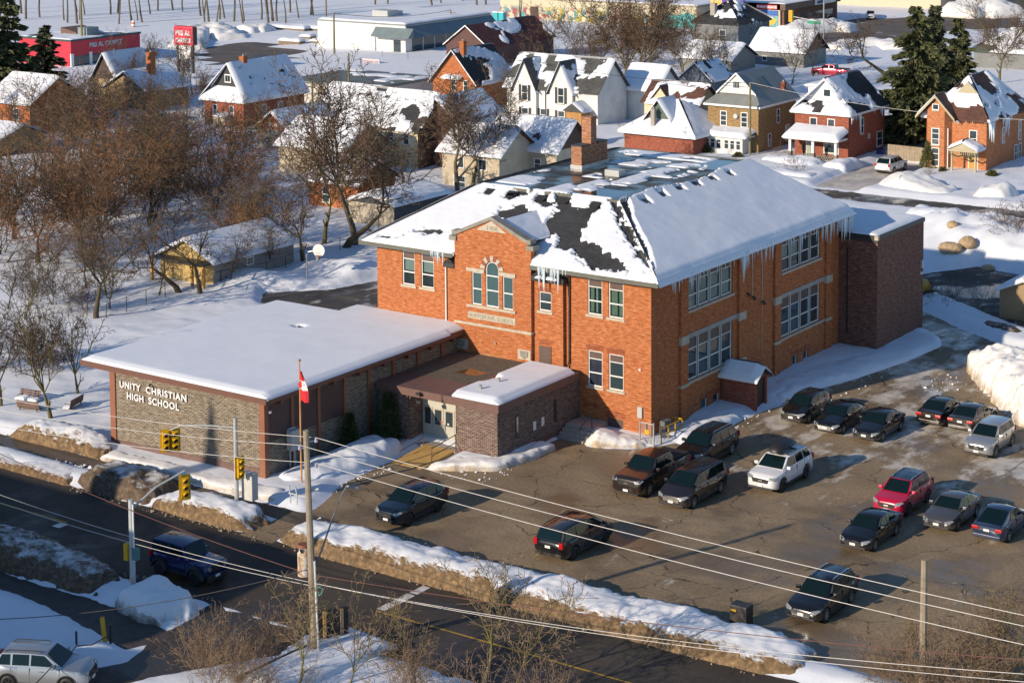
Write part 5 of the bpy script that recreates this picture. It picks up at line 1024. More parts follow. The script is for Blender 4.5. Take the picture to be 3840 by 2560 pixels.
park('parked_sedan', 'black sedan with wide chrome grille, second in the back row', 'sedan', 3164, 1627, DN, ('black_paint2', (.010, .010, .012)), grille=CHROME)
park('parked_sedan', 'black sedan at the right end of the front facing back row', 'sedan', 3311, 1656, DN, ('black_paint', (.012, .013, .015)), L=4.45)
park('parked_sedan', 'dark bronze sedan seen from behind, left of the two tail-on cars', 'sedan', 3552, 1598, UPH, ('bronze_black_paint', (.028, .022, .020)), which='rear')
park('parked_sedan', 'slate grey sedan seen from behind beside the silver crossover', 'sedan', 3668, 1622, UPH, ('slate_paint', (.038, .036, .036)), which='rear', L=4.5)
park('parked_crossover', 'silver crossover parked at the right edge by the snow heap', 'suv', 3735, 1716, DN, ('silver_paint', (.45, .45, .45), .6), L=4.37)
park('parked_suv', 'bright red SUV with dark roof and roof bars', 'suv', 3405, 1935, DN, ('crimson_paint', (.50, .006, .045), .1), darkrim=True, rails=STEEL, roofm=paint('black_paint2', (.010, .010, .012)))
park('parked_sedan', 'black sedan in front of the bright red SUV', 'sedan', 3282, 2065, DN, ('black_paint2', (.010, .010, .012)), L=4.64)
park('parked_sedan', 'grey sedan between the red SUV and the blue tail-on car', 'sedan', 3592, 1990, DN, ('grey_paint_car', (.11, .105, .11), .5))
park('parked_car', 'blue hatch-tailed car seen from behind at the right edge', 'sedan', 3784, 2032, UPH, ('steel_blue_paint', (.035, .055, .11), .5), which='rear', xrr=3.0, xd=4.35, H=1.5)
park('parked_wagon', 'black station wagon with silver roof rails at the lower right of the lot', 'wagon', 3099, 2331, DN, ('black_paint', (.012, .013, .015)), cat='station wagon', rails=CHROME, grille=CHROME)
park('off_roader', 'dark blue boxy off-road vehicle driving on the street in shadow', 'jeep', 732, 2197, 0., ('deep_blue_paint', (.008, .018, .085)), cat='off-roader', darkrim=True)
p = G(180, 2560); car('silver_suv', 'silver blue SUV with roof rails cut off by the lower left corner', 'suv', (p.x-.1, p.y-.15, .02), radians(28), ('silver_blue_paint', (.33, .36, .40), .5), rails=DARK, darkrim=True)
park('parked_suv', 'white SUV seen from behind in the driveway of the red brick house', 'bigsuv', 3353, 653, UPH, ('white_car_paint', (.74, .74, .75), .05), which='rear', rails=STEEL)
park('parked_sedan', 'white sedan behind the red brick house beside the spruces', 'sedan', 3338, 527, DN, ('white_car_paint', (.74, .74, .75), .05))
p = G(3115, 290); car('pickup_truck', 'magenta red pickup truck with snow on its roof far behind the houses', 'pickup', (p.x, p.y, .1), pi+.05, ('magenta_red_paint', (.40, .02, .06), .2), cat='pickup truck')
p = G(3265, 72); car('far_suv', 'small white SUV driving on the far street by the tan wall', 'suv', (p.x, p.y, .02), DN+.4, ('white_car_paint', (.74, .74, .75), .05), rails=None)
# the nose of a yellow school bus behind the annex
by = G(3442, 1122); bus = thing('school_bus', 'nose of a yellow school bus showing behind the brick annex', 'bus', (by.x, by.y, 0), radians(-20))
YB = mat('bus_yellow', (.62, .33, .02), .4, var=.08)
MB().box(-9, -1.2, .5, -.9, 1.2, 3.0).build('body', YB, bus, bevel=.12); MB().prism([(-.95, -1.0, .55), (.5, -1.0, .55), (.5, -1.0, 1.25), (.2, -1.0, 1.45), (-.95, -1.0, 1.65)], (0, 2.0, 0)).build('hood', YB, bus, bevel=.08)
MB().box(.48, -1.1, .45, .66, 1.1, .75).build('front_bumper', BLACK, bus); MB().box(-.9, -1.0, 1.75, -.86, 1.0, 2.7).build('windshield', CARGLASS, bus); MB().box(-7, -1.22, 1.7, -1.2, 1.22, 2.5).build('side_window', CARGLASS, bus)
ty, rm = wheel_meshes(.5, .28, True)
for x in (-.2, -6.5):
    for s in (1, -1): o = link('wheel', ty, bus); o.location = (x, s*1.0, .5); link('rim', rm, o)
for s in (-1, 1): MB().tube([(.3, s*1.0, 1.2), (.9, s*1.2, 1.7)], .02, 5).build('mirror_arm', DARK, bus)
# ------------------------------------------------------------------ houses and shops behind
SD_WHITE = siding_mat('white_siding', (.72, .72, .70)); SD_CREAM = siding_mat('cream_siding', (.66, .58, .38)); SD_BROWN = siding_mat('dark_brown_siding', (.075, .045, .035)); SD_GREY = siding_mat('grey_siding', (.20, .21, .21)); SD_BEIGE = siding_mat('beige_siding', (.52, .45, .33)); SD_GREEN = siding_mat('green_siding', (.10, .15, .12)); SD_DKBROWN = siding_mat('plum_siding', (.10, .045, .04)); SD_BLUE = siding_mat('slate_blue_siding', (.10, .13, .16)); SD_TAN = siding_mat('tan_board', (.30, .21, .11), .2, True)
class House:
    def __init__(s, name, label, cat, x, y, W, D, ez):
        s.r = thing(name, label, cat, (x, y, 0)); s.x1, s.x0, s.y0, s.y1, s.ez = x, x-W, y, y+D, ez; s.W, s.D = W, D; s.S = Face('S', (0, y, 0)); s.E = Face('E', (x, 0, 0))
    def add(s, mb, name, m, parent=None, **k):
        o = mb.build(name, m, parent or s.r, **k)
        if not parent: at0(o)
        return o
    def walls(s, m, z0=-.3): s.wm = m; s.add(MB().box(s.x0, s.y0, z0, s.x1, s.y1, s.ez), 'wall', m); return s
    def slab(s, pts, th=.16):
        v = MB(); v.prism(pts, (0, 0, -th)); return v
    def snow(s, p, q, r, t, th, **k):
        if th:
            o = snow_slope('roof_snow', **slope_args(p, q, r, t), th=th, parent=s.r, res=k.pop('res', .3), **k)
            if o: at0(o)
    def roof(s, kind, rise, m, th=.3, nb=None, ov=.4, gm=None, snows='SENW', seed=1, off=0.):
        x0, x1, y0, y1, e = s.x0, s.x1, s.y0, s.y1, s.ez; gm = gm or s.wm; nbk = lambda d: dict(noise_bare=nb.get(d) if isinstance(nb, dict) else nb)
        if kind == 'X':
            ym = (y0+y1)/2+off; ze = e-ov*rise/((y1-y0)/2); R0, R1 = (x0-ov, ym, e+rise), (x1+ov, ym, e+rise); A, B = (x0-ov, y0-ov, ze), (x1+ov, y0-ov, ze); C, D = (x1+ov, y1+ov, ze), (x0-ov, y1+ov, ze)
            v = MB(); v.prism([(x0+.01, y0, e), (x0+.01, y1, e), (x0+.01, ym, e+rise-.02)], (x1-x0-.02, 0, 0)); s.add(v, 'gable', gm)
            v = MB(); v.prism([Vector(p)+Vector((0, 0, .04)) for p in (A, B, R1, R0)], (0, 0, .12)); v.prism([Vector(p)+Vector((0, 0, .04)) for p in (C, D, R0, R1)], (0, 0, .12)); s.add(v, 'roof', m)
            up = lambda *P: [Vector(p)+Vector((0, 0, .15)) for p in P]
            if 'S' in snows: s.snow(*up(A, B, R1, R0), th, seed=seed, **nbk('S'))
            if 'N' in snows: s.snow(*up(C, D, R0, R1), th, seed=seed+3, res=.6, **nbk('N'))
            s.R = (R0, R1)
        elif kind == 'Y':
            xm = (x0+x1)/2+off; ze = e-ov*rise/((x1-x0)/2); R0, R1 = (xm, y0-ov, e+rise), (xm, y1+ov, e+rise); A, B = (x1+ov, y0-ov, ze), (x1+ov, y1+ov, ze); C, D = (x0-ov, y1+ov, ze), (x0-ov, y0-ov, ze)
            v = MB(); v.prism([(x0, y0+.01, e), (x1, y0+.01, e), (xm, y0+.01, e+rise-.02)], (0, y1-y0-.02, 0)); s.add(v, 'gable', gm)
            v = MB(); v.prism([Vector(p)+Vector((0, 0, .04)) for p in (A, B, R1, R0)], (0, 0, .12)); v.prism([Vector(p)+Vector((0, 0, .04)) for p in (C, D, R0, R1)], (0, 0, .12)); s.add(v, 'roof', m)
            up = lambda *P: [Vector(p)+Vector((0, 0, .15)) for p in P]
            if 'E' in snows: s.snow(*up(A, B, R1, R0), th, seed=seed, **nbk('E'))
            if 'W' in snows: s.snow(*up(C, D, R0, R1), th, seed=seed+3, **nbk('W'))
            v = MB()
            for q in (A, D):
                a = Vector((R0[0], y0-ov-.03, e+rise+.02)); b = Vector((q[0], y0-ov-.03, ze+.02)); v.prism([a, b, b+Vector((0, 0, .2)), a+Vector((0, 0, .2))], (0, .06, 0))
            s.add(v, 'bargeboard', WHITE)
        elif kind == 'hip':
            w_ = (x1-x0)/2+ov; d_ = (y1-y0)/2+ov; k = min(w_, d_); xm, ym = (x0+x1)/2, (y0+y1)/2; z = e+rise; A, B, C, D = (x0-ov, y0-ov, e), (x1+ov, y0-ov, e), (x1+ov, y1+ov, e), (x0-ov, y1+ov, e)
            R0, R1 = ((x0-ov+k, ym, z), (x1+ov-k, ym, z)) if w_ > d_ else ((xm, y0-ov+k, z), (xm, y1+ov-k, z))
            v = MB()
            if w_ > d_: fs_ = [(A, B, R1, R0), (B, C, R1, R1), (C, D, R0, R1), (D, A, R0, R0)]
            else: fs_ = [(A, B, R0, R0), (B, C, R1, R0), (C, D, R1, R1), (D, A, R0, R1)]
            for f in fs_: v.poly(*[Vector(p)+Vector((0, 0, .12)) for p in dict.fromkeys(f)])
            v.box(x0-ov, y0-ov, e-.08, x1+ov, y1+ov, e+.118); s.add(v, 'roof', m)
            for d, f in zip('SENW', fs_):
                if d in snows: s.snow(*[Vector(p)+Vector((0, 0, .12)) for p in f], th, seed=seed+ord(d) % 7, ends=(False, False), **nbk(d))
        elif kind == 'skirt':                # gable over a skirt roof at the front
            xm = (x0+x1)/2; ze = e; sl = rise/((x1-x0)/2+ov); g = 1.15; R0, R1 = (xm, y0+g*.6, e+rise), (xm, y1+ov, e+rise); z1 = e+sl*1.25; xa, xb = x0-ov+1.25, x1+ov-1.25
            A, B, C, D = (x1+ov, y0-ov, ze), (x1+ov, y1+ov, ze), (x0-ov, y1+ov, ze), (x0-ov, y0-ov, ze); P, Q = (xb, y0+g, z1), (xa, y0+g, z1)
            v = MB(); u = lambda p: Vector(p)+Vector((0, 0, .12)); v.poly(u(A), u(B), u(R1), u(R0), u((xb, y0+g*.6, z1)), u(P)); v.poly(u(C), u(D), u(Q), u((xa, y0+g*.6, z1)), u(R0), u(R1)); v.poly(u(D), u(A), u(P), u(Q)); v.box(x0-ov, y0-ov, e-.12, x1+ov, y1+ov, e+.115); s.add(v, 'roof', m)
            v = MB(); v.prism([(xa, y0+g*.75, z1+.1), (xb, y0+g*.75, z1+.1), (xm, y0+g*.75, e+rise+.05)], (0, .1, 0)); s.add(v, 'gable', gm); v = MB()
            for q in ((xa-.15, z1), (xb+.15, z1)): a = Vector((xm, y0+g*.6-.05, e+rise)); b = Vector((q[0], y0+g*.6-.05, q[1]-.05)); v.prism([a, b, b+Vector((0, 0, .24)), a+Vector((0, 0, .24))], (0, .08, 0))
            s.add(v, 'bargeboard', WHITE); s.gy = y0+g*.75; s.gz = z1+.1
            v = MB(); v.box(x0-ov-.03, y0-ov-.03, e-.14, x1+ov+.03, y0-ov, e+.10); v.box(x1+ov, y0-ov, e-.14, x1+ov+.03, y1+ov, e+.10); s.add(v, 'fascia', WHITE)
            if 'S' in snows: s.snow(u(D), u(A), u(P), u(Q), th, seed=seed, res=.25, **nbk('S'))
            if 'E' in snows: s.snow(u(A), u(B), u(R1), u(R0), th, seed=seed+2, ends=(True, True), **nbk('E'))
            if 'W' in snows: s.snow(u(C), u(D), u(R0), u(R1), th, seed=seed+5, **nbk('W'))
        elif kind == 'flat':
            v = MB(); v.box(x0-ov, y0-ov, e, x1+ov, y1+ov, e+rise); s.add(v, 'roof_slab', m)
            if th: s.snow((x0-ov+.2, y0-ov+.2, e+rise), (x1+ov-.2, y0-ov+.2, e+rise), (x1+ov-.2, y1+ov-.2, e+rise), (x0-ov+.2, y1+ov-.2, e+rise), th, seed=seed, res=.5, lip=.05, **nbk('S'))
        return s
    def win(s, face, u, z, w, h, split=(.5,), fm=None, glass=None, name='window', sill=True, shutters=None, off=0.):
        F = s.S if face == 'S' else s.E; a = (s.x1-u-w) if face == 'S' else s.y0+u; fm = fm or WHITE; v = MB(); fw = .09; d = .05+off
        for q in ((a, a+fw, z, z+h), (a+w-fw, a+w, z, z+h), (a+fw, a+w-fw, z, z+fw), (a+fw, a+w-fw, z+h-fw, z+h)): F.box(v, q[0], q[1], off-.02, d, q[2], q[3])
        for t in split: F.box(v, a+fw, a+w-fw, off-.02, d-.01, z+h*t-.035, z+h*t+.035)
        o = s.add(v, name, fm); hs = [0]+list(split)+[1]
        for t0, t1 in zip(hs, hs[1:]): v = MB(); F.box(v, a+fw, a+w-fw, off-.01, off+.02, z+h*t0+(fw if t0 == 0 else .035), z+h*t1-(fw if t1 == 1 else .035)); v.build('pane', glass or GLASSD, o)
        if sill: v = MB(); F.box(v, a-.06, a+w+.06, off-.02, off+.10, z-.12, z-.002); v.build('sill', STONE, o)
        if shutters:
            for b0 in (a-.42, a+w+.04): v = MB(); F.box(v, b0, b0+.38, off-.02, off+.04, z, z+h); s.add(v, 'shutter', shutters)
        return o
    def door(s, face, u, w=.95, h=2.1, m=None, z=.1):
        F = s.S if face == 'S' else s.E; a = (s.x1-u-w) if face == 'S' else s.y0+u; v = MB(); F.box(v, a-.08, a+w+.08, -.02, .04, z, z+h+.08); o = s.add(v, 'door_frame', WHITE); v = MB(); F.box(v, a, a+w, -.0, .06, z, z+h); d = v.build('door', m or WHITE, o); return d
    def chimney(s, x, y, w, d, z0, z1, m=None):
        o = s.add(MB().box(x, y, z0, x+w, y+d, z1), 'chimney', m or BR_RED); MB().box(x-.06, y-.06, z1-.25, x+w+.06, y+d+.06, z1-.1).build('chimney_collar', m or BR_RED, o); MB().tube([(x+w/2, y+d/2, z1), (x+w/2, y+d/2, z1+.25)], .12, 8).build('flue', CONC, o)
    def icic(s, p0, p1, n, a, b, seed): 
        r = random.Random(seed)
        for k in range(n):
            q = Vector(p0).lerp(Vector(p1), r.random()); ll = a+(b-a)*r.random()**2; w_ = .04+.06*ll; s.add(MB().tube([q, q+Vector((0, 0, -.4*ll)), q+Vector((0, 0, -ll))], [w_, w_*.6, .008], 5), 'icicle', ICE)
def seat(px, py, z): p = G(px, py, z); return p.x, p.y
# red brick house with porch
x, y = G(3181, 614)[:2]; h = House('red_brick_house', 'red brick two storey house with white gable and snow loaded porch roof', 'house', x, y, 6.8, 9.8, 5.55).walls(BR_RED)
h.roof('skirt', 3.7, SHINGLE, .3, {'S': (.62, .5), 'E': (.50, .33), 'W': None}, gm=WHITE, seed=3)
for u in (.8+.9, 3.95): h.win('S', u, 3.25, .95, 1.75)
v = MB(); F = Face('S', (0, h.gy, 0)); F.box(v, -37.7, -36.6, 0, .05, 7.35, 8.3); o = h.add(v, 'gable_window', WHITE); v = MB(); F.box(v, -37.55, -36.75, .04, .06, 7.45, 8.2); v.build('pane', GLASSD, o)
h.win('E', 3.2, 3.0, .8, 1.9); h.win('E', 7.6, .9, 1.6, 1.8, (.5,)); h.win('E', 5.2, 2.2, .55, .55, (.5,), sill=False)
h.icic((x+.4, y-.2, 5.5), (x+.4, y+2.5, 5.5), 7, .5, 3.6, 4); h.icic((x+.4, y+6, 5.5), (x+.4, y+9, 5.5), 6, .2, 1.2, 5)
v = MB(); v.box(x-6.6, y-2.4, -.1, x-.4, y-.02, .55); h.add(v, 'porch_floor', CONC)
for u in (.55, 3.4, 6.3): v = MB(); v.box(x-u-.22, y-2.35, .55, x-u+.22, y-1.9, 1.2); o = h.add(v, 'porch_pier', mat('rubble_stone', (.22, .19, .16), .9, var=.35, scale=5)); v = MB(); v.box(x-u-.14, y-2.27, 1.2, x-u+.14, y-1.99, 2.75); v.build('porch_post', WHITE, o)
for u0, u1 in ((.8, 3.1), (3.7, 4.9)):
    v = MB()
    for k in range(int((u1-u0)/.3)):
        for j in range(3): v.box(x-u0-.3*k-.15*(j % 2)-.18, y-2.25, .58+j*.2, x-u0-.3*k-.15*(j % 2), y-2.1, .72+j*.2)
    h.add(v, 'pierced_parapet', mat('rubble_stone', (.22, .19, .16)))
v = MB(); v.box(x-6.9, y-2.75, 2.72, x-.1, y-.0, 2.95); h.add(v, 'porch_roof', WHITE); sn = snow_slope('porch_snow', (x-6.95, y-2.8, 2.94), (1, 0, 0), (0, 1, .28), 6.9, 2.8, th=.55, parent=h.r, res=.2, lip=.08, seed=4); at0(sn)
h.door('S', 4.3, m=mat('grey_green_door', (.3, .36, .33)), z=.55); h.win('S', 1.2, 1.0, 1.9, 1.5, (.7,)); v = MB(); v.box(x-5.9, y-.06, 1.1, x-5.3, y-.02, 1.7); h.add(v, 'letter_box', mat('dark_wood', (.06, .035, .025)))
v = MB(); v.box(x-6.7, y+3.2, 6.1, x-4.9, y+6.2, 8.1); h.add(v, 'dormer', WHITE); v = MB(); v.box(x-7., y+2.9, 8.1, x-4.6, y+6.4, 8.3); h.add(v, 'dormer_roof', WHITE); at0(snow_slope('dormer_snow', (x-7., y+2.9, 8.3), (1, 0, 0), (0, 1, .0), 2.4, 3.4, th=.2, parent=h.r, res=.3))
# tan brick house with metal roof
x, y = seat(2844, 404, 5.8); h = House('tan_brick_house', 'tan brick two storey house with grey metal roof and enclosed white porch', 'house', x, y, 6.7, 9.6, 5.8).walls(BR_TAN)
h.roof('skirt', 3.6, METALROOF, 0, gm=SD_WHITE, seed=5); F = Face('S', (0, h.gy, 0)); xm = x-3.35; v = MB(); F.box(v, xm-.5, xm+.5, 0, .05, 7.7, 8.6); o = h.add(v, 'gable_window', WHITE)
for k in range(4): v = MB(); F.box(v, xm-.42+.21*k, xm-.25+.21*k, .04, .06, 7.78, 8.52); v.build('pane', GLASSD, o)
for u in (1.4, 4.15): h.win('S', u, 3.3, .9, 1.8, (.35, .68))
v = MB(); v.prism([(x-.2+.0, y+3.4, 8.05), (x-1.4, y+3.4, 8.65), (x-1.4, y+4.5, 8.65), (x-.2, y+4.5, 8.05)], (0, 0, .12)); 
h.win('E', 4.6, 3.4, .75, 1.7); h.win('E', 6.8, 1.0, 1.1, 1.9); h.win('E', 2.4, .9, .8, 1.5)
v = MB(); v.box(x-6.4, y-2.2, -.1, x-.9, y-.02, 2.35); h.add(v, 'porch', SD_WHITE); v = MB(); v.box(x-6.8, y-2.5, 2.35, x-.4, y-.0, 2.5); h.add(v, 'porch_roof', WHITE); at0(snow_slope('porch_snow', (x-6.8, y-2.5, 2.5), (1, 0, 0), (0, 1, .18), 6.4, 2.5, th=.4, parent=h.r, res=.2, lip=.06, seed=8, noise_bare=(.66, .8)))
for k in range(6):
    a = x-5.9+k*.78+(.25 if k > 2 else 0); F = Face('S', (0, y-2.2, 0)); v = MB(); F.box(v, a, a+.62, -.01, .03, .95, 2.05); o = h.add(v, 'porch_window', WHITE); v = MB(); F.box(v, a+.07, a+.55, .02, .04, 1.02, 1.6); v.build('pane', GLASSD, o); v = MB(); F.box(v, a+.07, a+.55, .02, .04, 1.66, 1.98); v.build('pane', GLASSD, o)
v = MB(); v.tube([(x-2.9, y-.05, 4.55), (x-2.9, y-.3, 4.6)], [.35, .28], 10); h.add(v, 'satellite_dish', GREYP); h.chimney(x-1.0, y+7.6, .45, .45, 6.6, 7.9)
for yy in (4.0,): v = MB(); v.prism([(x-.8, y+yy, 7.6), (x-1.9, y+yy, 8.75), (x-1.9, y+yy+.9, 8.75), (x-.8, y+yy+.9, 7.6)], (.0, 0, .14)); h.add(v, 'skylight', GLASSD)
# cream house
x, y = seat(2614, 393, 5.2); h = House('cream_house', 'cream sided house with brown shingle roof and one small front gable', 'house', x, y, 7.4, 4.9, 5.2).walls(SD_CREAM); h.roof('X', 2.0, SHINGLE_BR, .28, {'S': (.52, .4), 'N': None}, seed=7)
h.win('S', 4.6, 3.5, .9, 1.9, (.5,), fm=mat('brown_frame', (.12, .08, .06)), off=.12); xm = x-5.05
v = MB(); v.prism([(xm-1.5, y-.1, 5.1), (xm+1.5, y-.1, 5.1), (xm, y-.1, 6.95)], (0, 2.2, 0)); v.box(xm-1.3, y-.1, 3.0, xm+1.3, y+.1, 5.1); h.add(v, 'front_gable', SD_CREAM); v = MB()
for sgn in (-1, 1): v.prism([(xm, y-.3, 6.95), (xm+sgn*1.75, y-.3, 4.85), (xm+sgn*1.75, y-.3, 5.0), (xm, y-.3, 7.12)], (0, 2.6, 0))
h.add(v, 'front_gable_roof', SHINGLE_BR); at0(snow_slope('roof_snow', (xm-1.75, y+2.3, 5.02), (0, -1, 0), (1.75, 0, 2.1), 2.6, 2.7, th=.2, parent=h.r, res=.2)); h.win('E', 1.5, 3.2, .7, 1.4); h.win('S', 1., .8, 1.2, 1.4)
h.icic((x-2.5, y-.4, 4.9), (x, y-.4, 4.9), 12, .2, .9, 3)
# white house with two steep front gables
x, y = seat(2241, 344, 4.9); h = House('white_twin_gable_house', 'white sided house with two steep front gables and dark shutters', 'house', x, y, 14.2, 7., 4.9).walls(SD_WHITE); h.roof('X', 3.6, SHINGLE_GR, .3, {'S': (.50, .35), 'N': None}, seed=9)
for u in (5.3, 11.0):
    xm = x-u; v = MB(); v.prism([(xm-1.75, y-.5, 4.75), (xm+1.75, y-.5, 4.75), (xm, y-.5, 8.3)], (0, 4.2, 0)); v.box(xm-1.75, y-.5, -.2, xm+1.75, y+.05, 4.75); h.add(v, 'front_gable', SD_WHITE); v = MB()
    for sgn in (-1, 1): v.prism([(xm, y-.85, 8.32), (xm+sgn*2.1, y-.85, 4.05), (xm+sgn*2.1, y-.85, 4.22), (xm, y-.85, 8.52)], (0, 4.6, 0))
    h.add(v, 'front_gable_roof', SHINGLE_GR)
    at0(snow_slope('roof_snow', (xm-2.1, y+3.7, 4.2), (0, -1, 0), (2.1, 0, 4.28), 4.5, 4.7, th=.22, parent=h.r, res=.25, seed=u)); at0(snow_slope('roof_snow', (xm+2.1, y-.8, 4.2), (0, 1, 0), (-2.1, 0, 4.28), 4.5, 4.7, th=.2, parent=h.r, res=.2, seed=u+1, noise_bare=(.44, .35)))
    h.win('S', u-.5, 3.0, 1.0, 2.1, (.5,), shutters=DARK, off=.5); h.win('S', u-.6, .5, 1.1, 1.6, (.5,), shutters=DARK, off=.5)
h.win('S', 7.9, .4, 1.0, 1.7, (.5,), shutters=DARK); v = MB(); v.tube([(x-8., y-.1, 4.8), (x-8., y-.1, 0)], .05, 6); h.add(v, 'downpipe', DARK)
v = MB(); v.box(x-3.6, y-2., -.1, x-1.2, y, 2.4); h.add(v, 'porch', mat('ochre_boards', (.38, .2, .06), .7)); v = MB(); v.prism([(x-4., y-2.3, 2.4), (x-.8, y-2.3, 2.4), (x-2.4, y-2.3, 3.5)], (0, 2.3, 0)); h.add(v, 'porch_roof', SHINGLE_GR); at0(snow_slope('porch_snow', (x-.75, y-2.3, 2.45), (0, 1, 0), (-1.6, 0, 1.1), 2.3, 1.9, th=.2, parent=h.r, res=.2))
h2 = House('white_rear_wing', 'white wing with pale snowy roof behind the twin gable house', 'house', x+4.2, y+7.5, 5.2, 6., 4.6).walls(SD_WHITE); h2.roof('X', 2.6, SHINGLE_GR, .35, seed=13); h2.win('E', 1.5, 2., .8, 1.6)
# Victorian
x, y = G(3697, 656)[:2]; h = House('victorian_house', 'ornate orange brick house with bay, patchy snow roof and pedimented porch', 'house', x, y, 6.9, 12., 5.9)
BR_VIC = brick_mat('victorian_brick', (.55, .19, .06), (.45, .13, .045), (.55, .32, .2), (.25, .08, .03), .2); h.walls(BR_VIC); VT = mat('olive_trim', (.42, .37, .24), .6, var=.08)
h.roof('hip', 4.3, SHINGLE_BR, .25, {'S': (.46, .4), 'E': (.50, .35), 'N': None, 'W': None}, ov=.5, seed=15)
bx0, bx1 = x-7.0, x-4.0; v = MB(); v.prism([(bx0, y-.02, -.2), (bx0+.5, y-1.0, -.2), (bx1-.5, y-1.0, -.2), (bx1, y-.02, -.2)], (0, 0, 7.0)); h.add(v, 'bay', BR_VIC)
xm = (bx0+bx1)/2; v = MB(); v.prism([(bx0+.3, y-.95, 6.8), (bx1-.3, y-.95, 6.8), (xm, y-.95, 8.3)], (0, 2.2, 0)); h.add(v, 'bay_gable', BR_VIC); v = MB()
for sgn in (-1, 1): v.prism([(xm, y-1.35, 8.35), (xm+sgn*2.3, y-1.35, 5.9), (xm+sgn*2.3, y-1.35, 6.1), (xm, y-1.35, 8.6)], (0, 3.2, 0))
h.add(v, 'bay_roof', SHINGLE_BR); v = MB()
for sgn in (-1, 1): v.prism([(xm, y-1.42, 8.3), (xm+sgn*2.3, y-1.42, 5.85), (xm+sgn*2.3, y-1.42, 6.15), (xm, y-1.42, 8.62)], (0, .1, 0))
h.add(v, 'bargeboard', VT); at0(snow_slope('roof_snow', (xm-2.3, y+1.8, 6.12), (0, -1, 0), (2.3, 0, 2.45), 3.1, 3.3, th=.25, parent=h.r, res=.2)); at0(snow_slope('roof_snow', (xm+2.3, y-1.3, 6.12), (0, 1, 0), (-2.3, 0, 2.45), 3.1, 3.3, th=.2, parent=h.r, res=.2, noise_bare=(.46, .5)))
xg = x-2.9; v = MB(); v.prism([(xg-1.3, y+1.6, 8.6), (xg+1.3, y+1.6, 8.6), (xg, y+1.6, 10.0)], (0, .3, 0)); h.add(v, 'roof_pediment', VT)
for z, hh in ((3.0, 1.9), (.6, 2.1)): h.win('S', 5.05, z, .95, hh, (.35, .68), off=1.0); h.win('S', 4.2, z, .5, hh, (.5,), off=.55); 
h.win('S', 5.15, 6.9, .8, .7, (), off=.98); h.win('S', 1.05, 2.95, .95, 1.9, (.5,)); h.win('E', 4.6, 2.9, .8, 1.8); h.win('E', 9.6, 2.6, .9, 2.2); h.win('E', 9.8, .2, .8, 2.); h.win('E', 8.5, .2, .8, 2.)
h.icic((x+.5, y-.3, 5.85), (x+.5, y+1.2, 5.85), 5, .8, 3.2, 6); h.icic((x+.5, y+3.5, 5.85), (x+.5, y+6.5, 5.85), 14, .4, 2.6, 7); h.icic((x-4, y-.5, 5.85), (x, y-.5, 5.85), 8, .1, .5, 8)
v = MB(); v.box(x-3.3, y-2.2, -.1, x-.3, y, .4).box(x-2.9, y-3., -.1, x-.7, y-2.2, .2); h.add(v, 'porch_floor', mat('tan_boards', (.32, .25, .17), .8))
for u in (.45, 3.15): v = MB(); v.box(x-u-.09, y-2.1, .4, x-u+.09, y-1.92, 2.7); h.add(v, 'porch_post', VT)
v = MB(); v.box(x-3.5, y-2.3, 2.7, x-.1, y, 2.95); v.prism([(x-3.2, y-2.35, 2.95), (x-.4, y-2.35, 2.95), (x-1.8, y-2.35, 3.65)], (0, .3, 0)); h.add(v, 'porch_roof', VT); v = MB()
for k in range(14): v.box(x-3.3+k*.22, y-2.22, 2.35, x-3.24+k*.22, y-2.18, 2.7)
h.add(v, 'porch_fretwork', VT)
for sgn, p0, U in ((1, (x-.05, y-2.4, 2.96), (0, 1, 0)), (-1, (x-3.55, y-.0, 2.96), (0, -1, 0))): at0(snow_slope('porch_snow', p0, U, (-sgn*1.75, 0, .8), 2.4, 1.9, th=.32, parent=h.r, res=.15, lip=.08, seed=sgn+3))
h.door('S', 1.0, 1.0, 2.1, mat('golden_oak_door', (.50, .26, .05), .5, var=.1), .4); v = MB(); v.tube([(x-3.1, y-2.2, 2.35), (x-2.4, y-2.25, 2.15), (x-1.8, y-2.2, 2.3), (x-1.2, y-2.25, 2.1), (x-.5, y-2.2, 2.35)], .09, 6); h.add(v, 'garland', CEDAR); v = MB(); v.tube([(x-1.5+.3*cos(t*.8), y-.12, 1.75+.3*sin(t*.8)) for t in range(9)], .08, 5); h.add(v, 'wreath', CEDAR)
# brick house with steep snowy roof, left
x, y = seat(913, 384, 3.7); h = House('brick_cottage', 'red brick cottage under a steep snow covered roof with a dark front gable', 'house', x, y, 6.9, 11.8, 3.7).walls(BR_RED); h.roof('skirt', 4.6, SHINGLE, .32, {'S': None, 'E': (.70, .6), 'W': None}, gm=mat('dark_gable_shingle', (.05, .05, .055), .8), seed=17, ov=.5)
F = Face('S', (0, h.gy, 0)); xm = x-3.45; v = MB(); F.box(v, xm-.55, xm+.55, 0, .06, 5.9, 7.); o = h.add(v, 'gable_window', WHITE)
for k in (0, 1): v = MB(); F.box(v, xm-.43+k*.45, xm-.03+k*.45, .05, .08, 6.05, 6.85); v.build('pane', GLASSD, o)
h.win('S', 1.7, 1.2, .8, 1.9); h.win('S', 4.6, 1.5, .8, 1.6); h.win('E', 3.4, 1., .9, 2.); h.win('E', 6.6, 1., .9, 2.); h.chimney(x-3.6, y+3.2, .75, .75, 7.5, 9.1, BR_ORANGE); v = MB(); v.tube([(x-1.0, y+5.2, 5.0), (x-1., y+5.2, 6.3)], .07, 6); h.add(v, 'vent_pipe', DARK)
v = MB(); v.box(x-4., y-1.5, -.1, x-2., y-.02, 1.9); h.add(v, 'back_porch', SD_BEIGE); at0(snow_slope('porch_snow', (x-4., y-1.5, 1.9), (1, 0, 0), (0, 1, .1), 2., 1.5, th=.2, parent=h.r, res=.2))
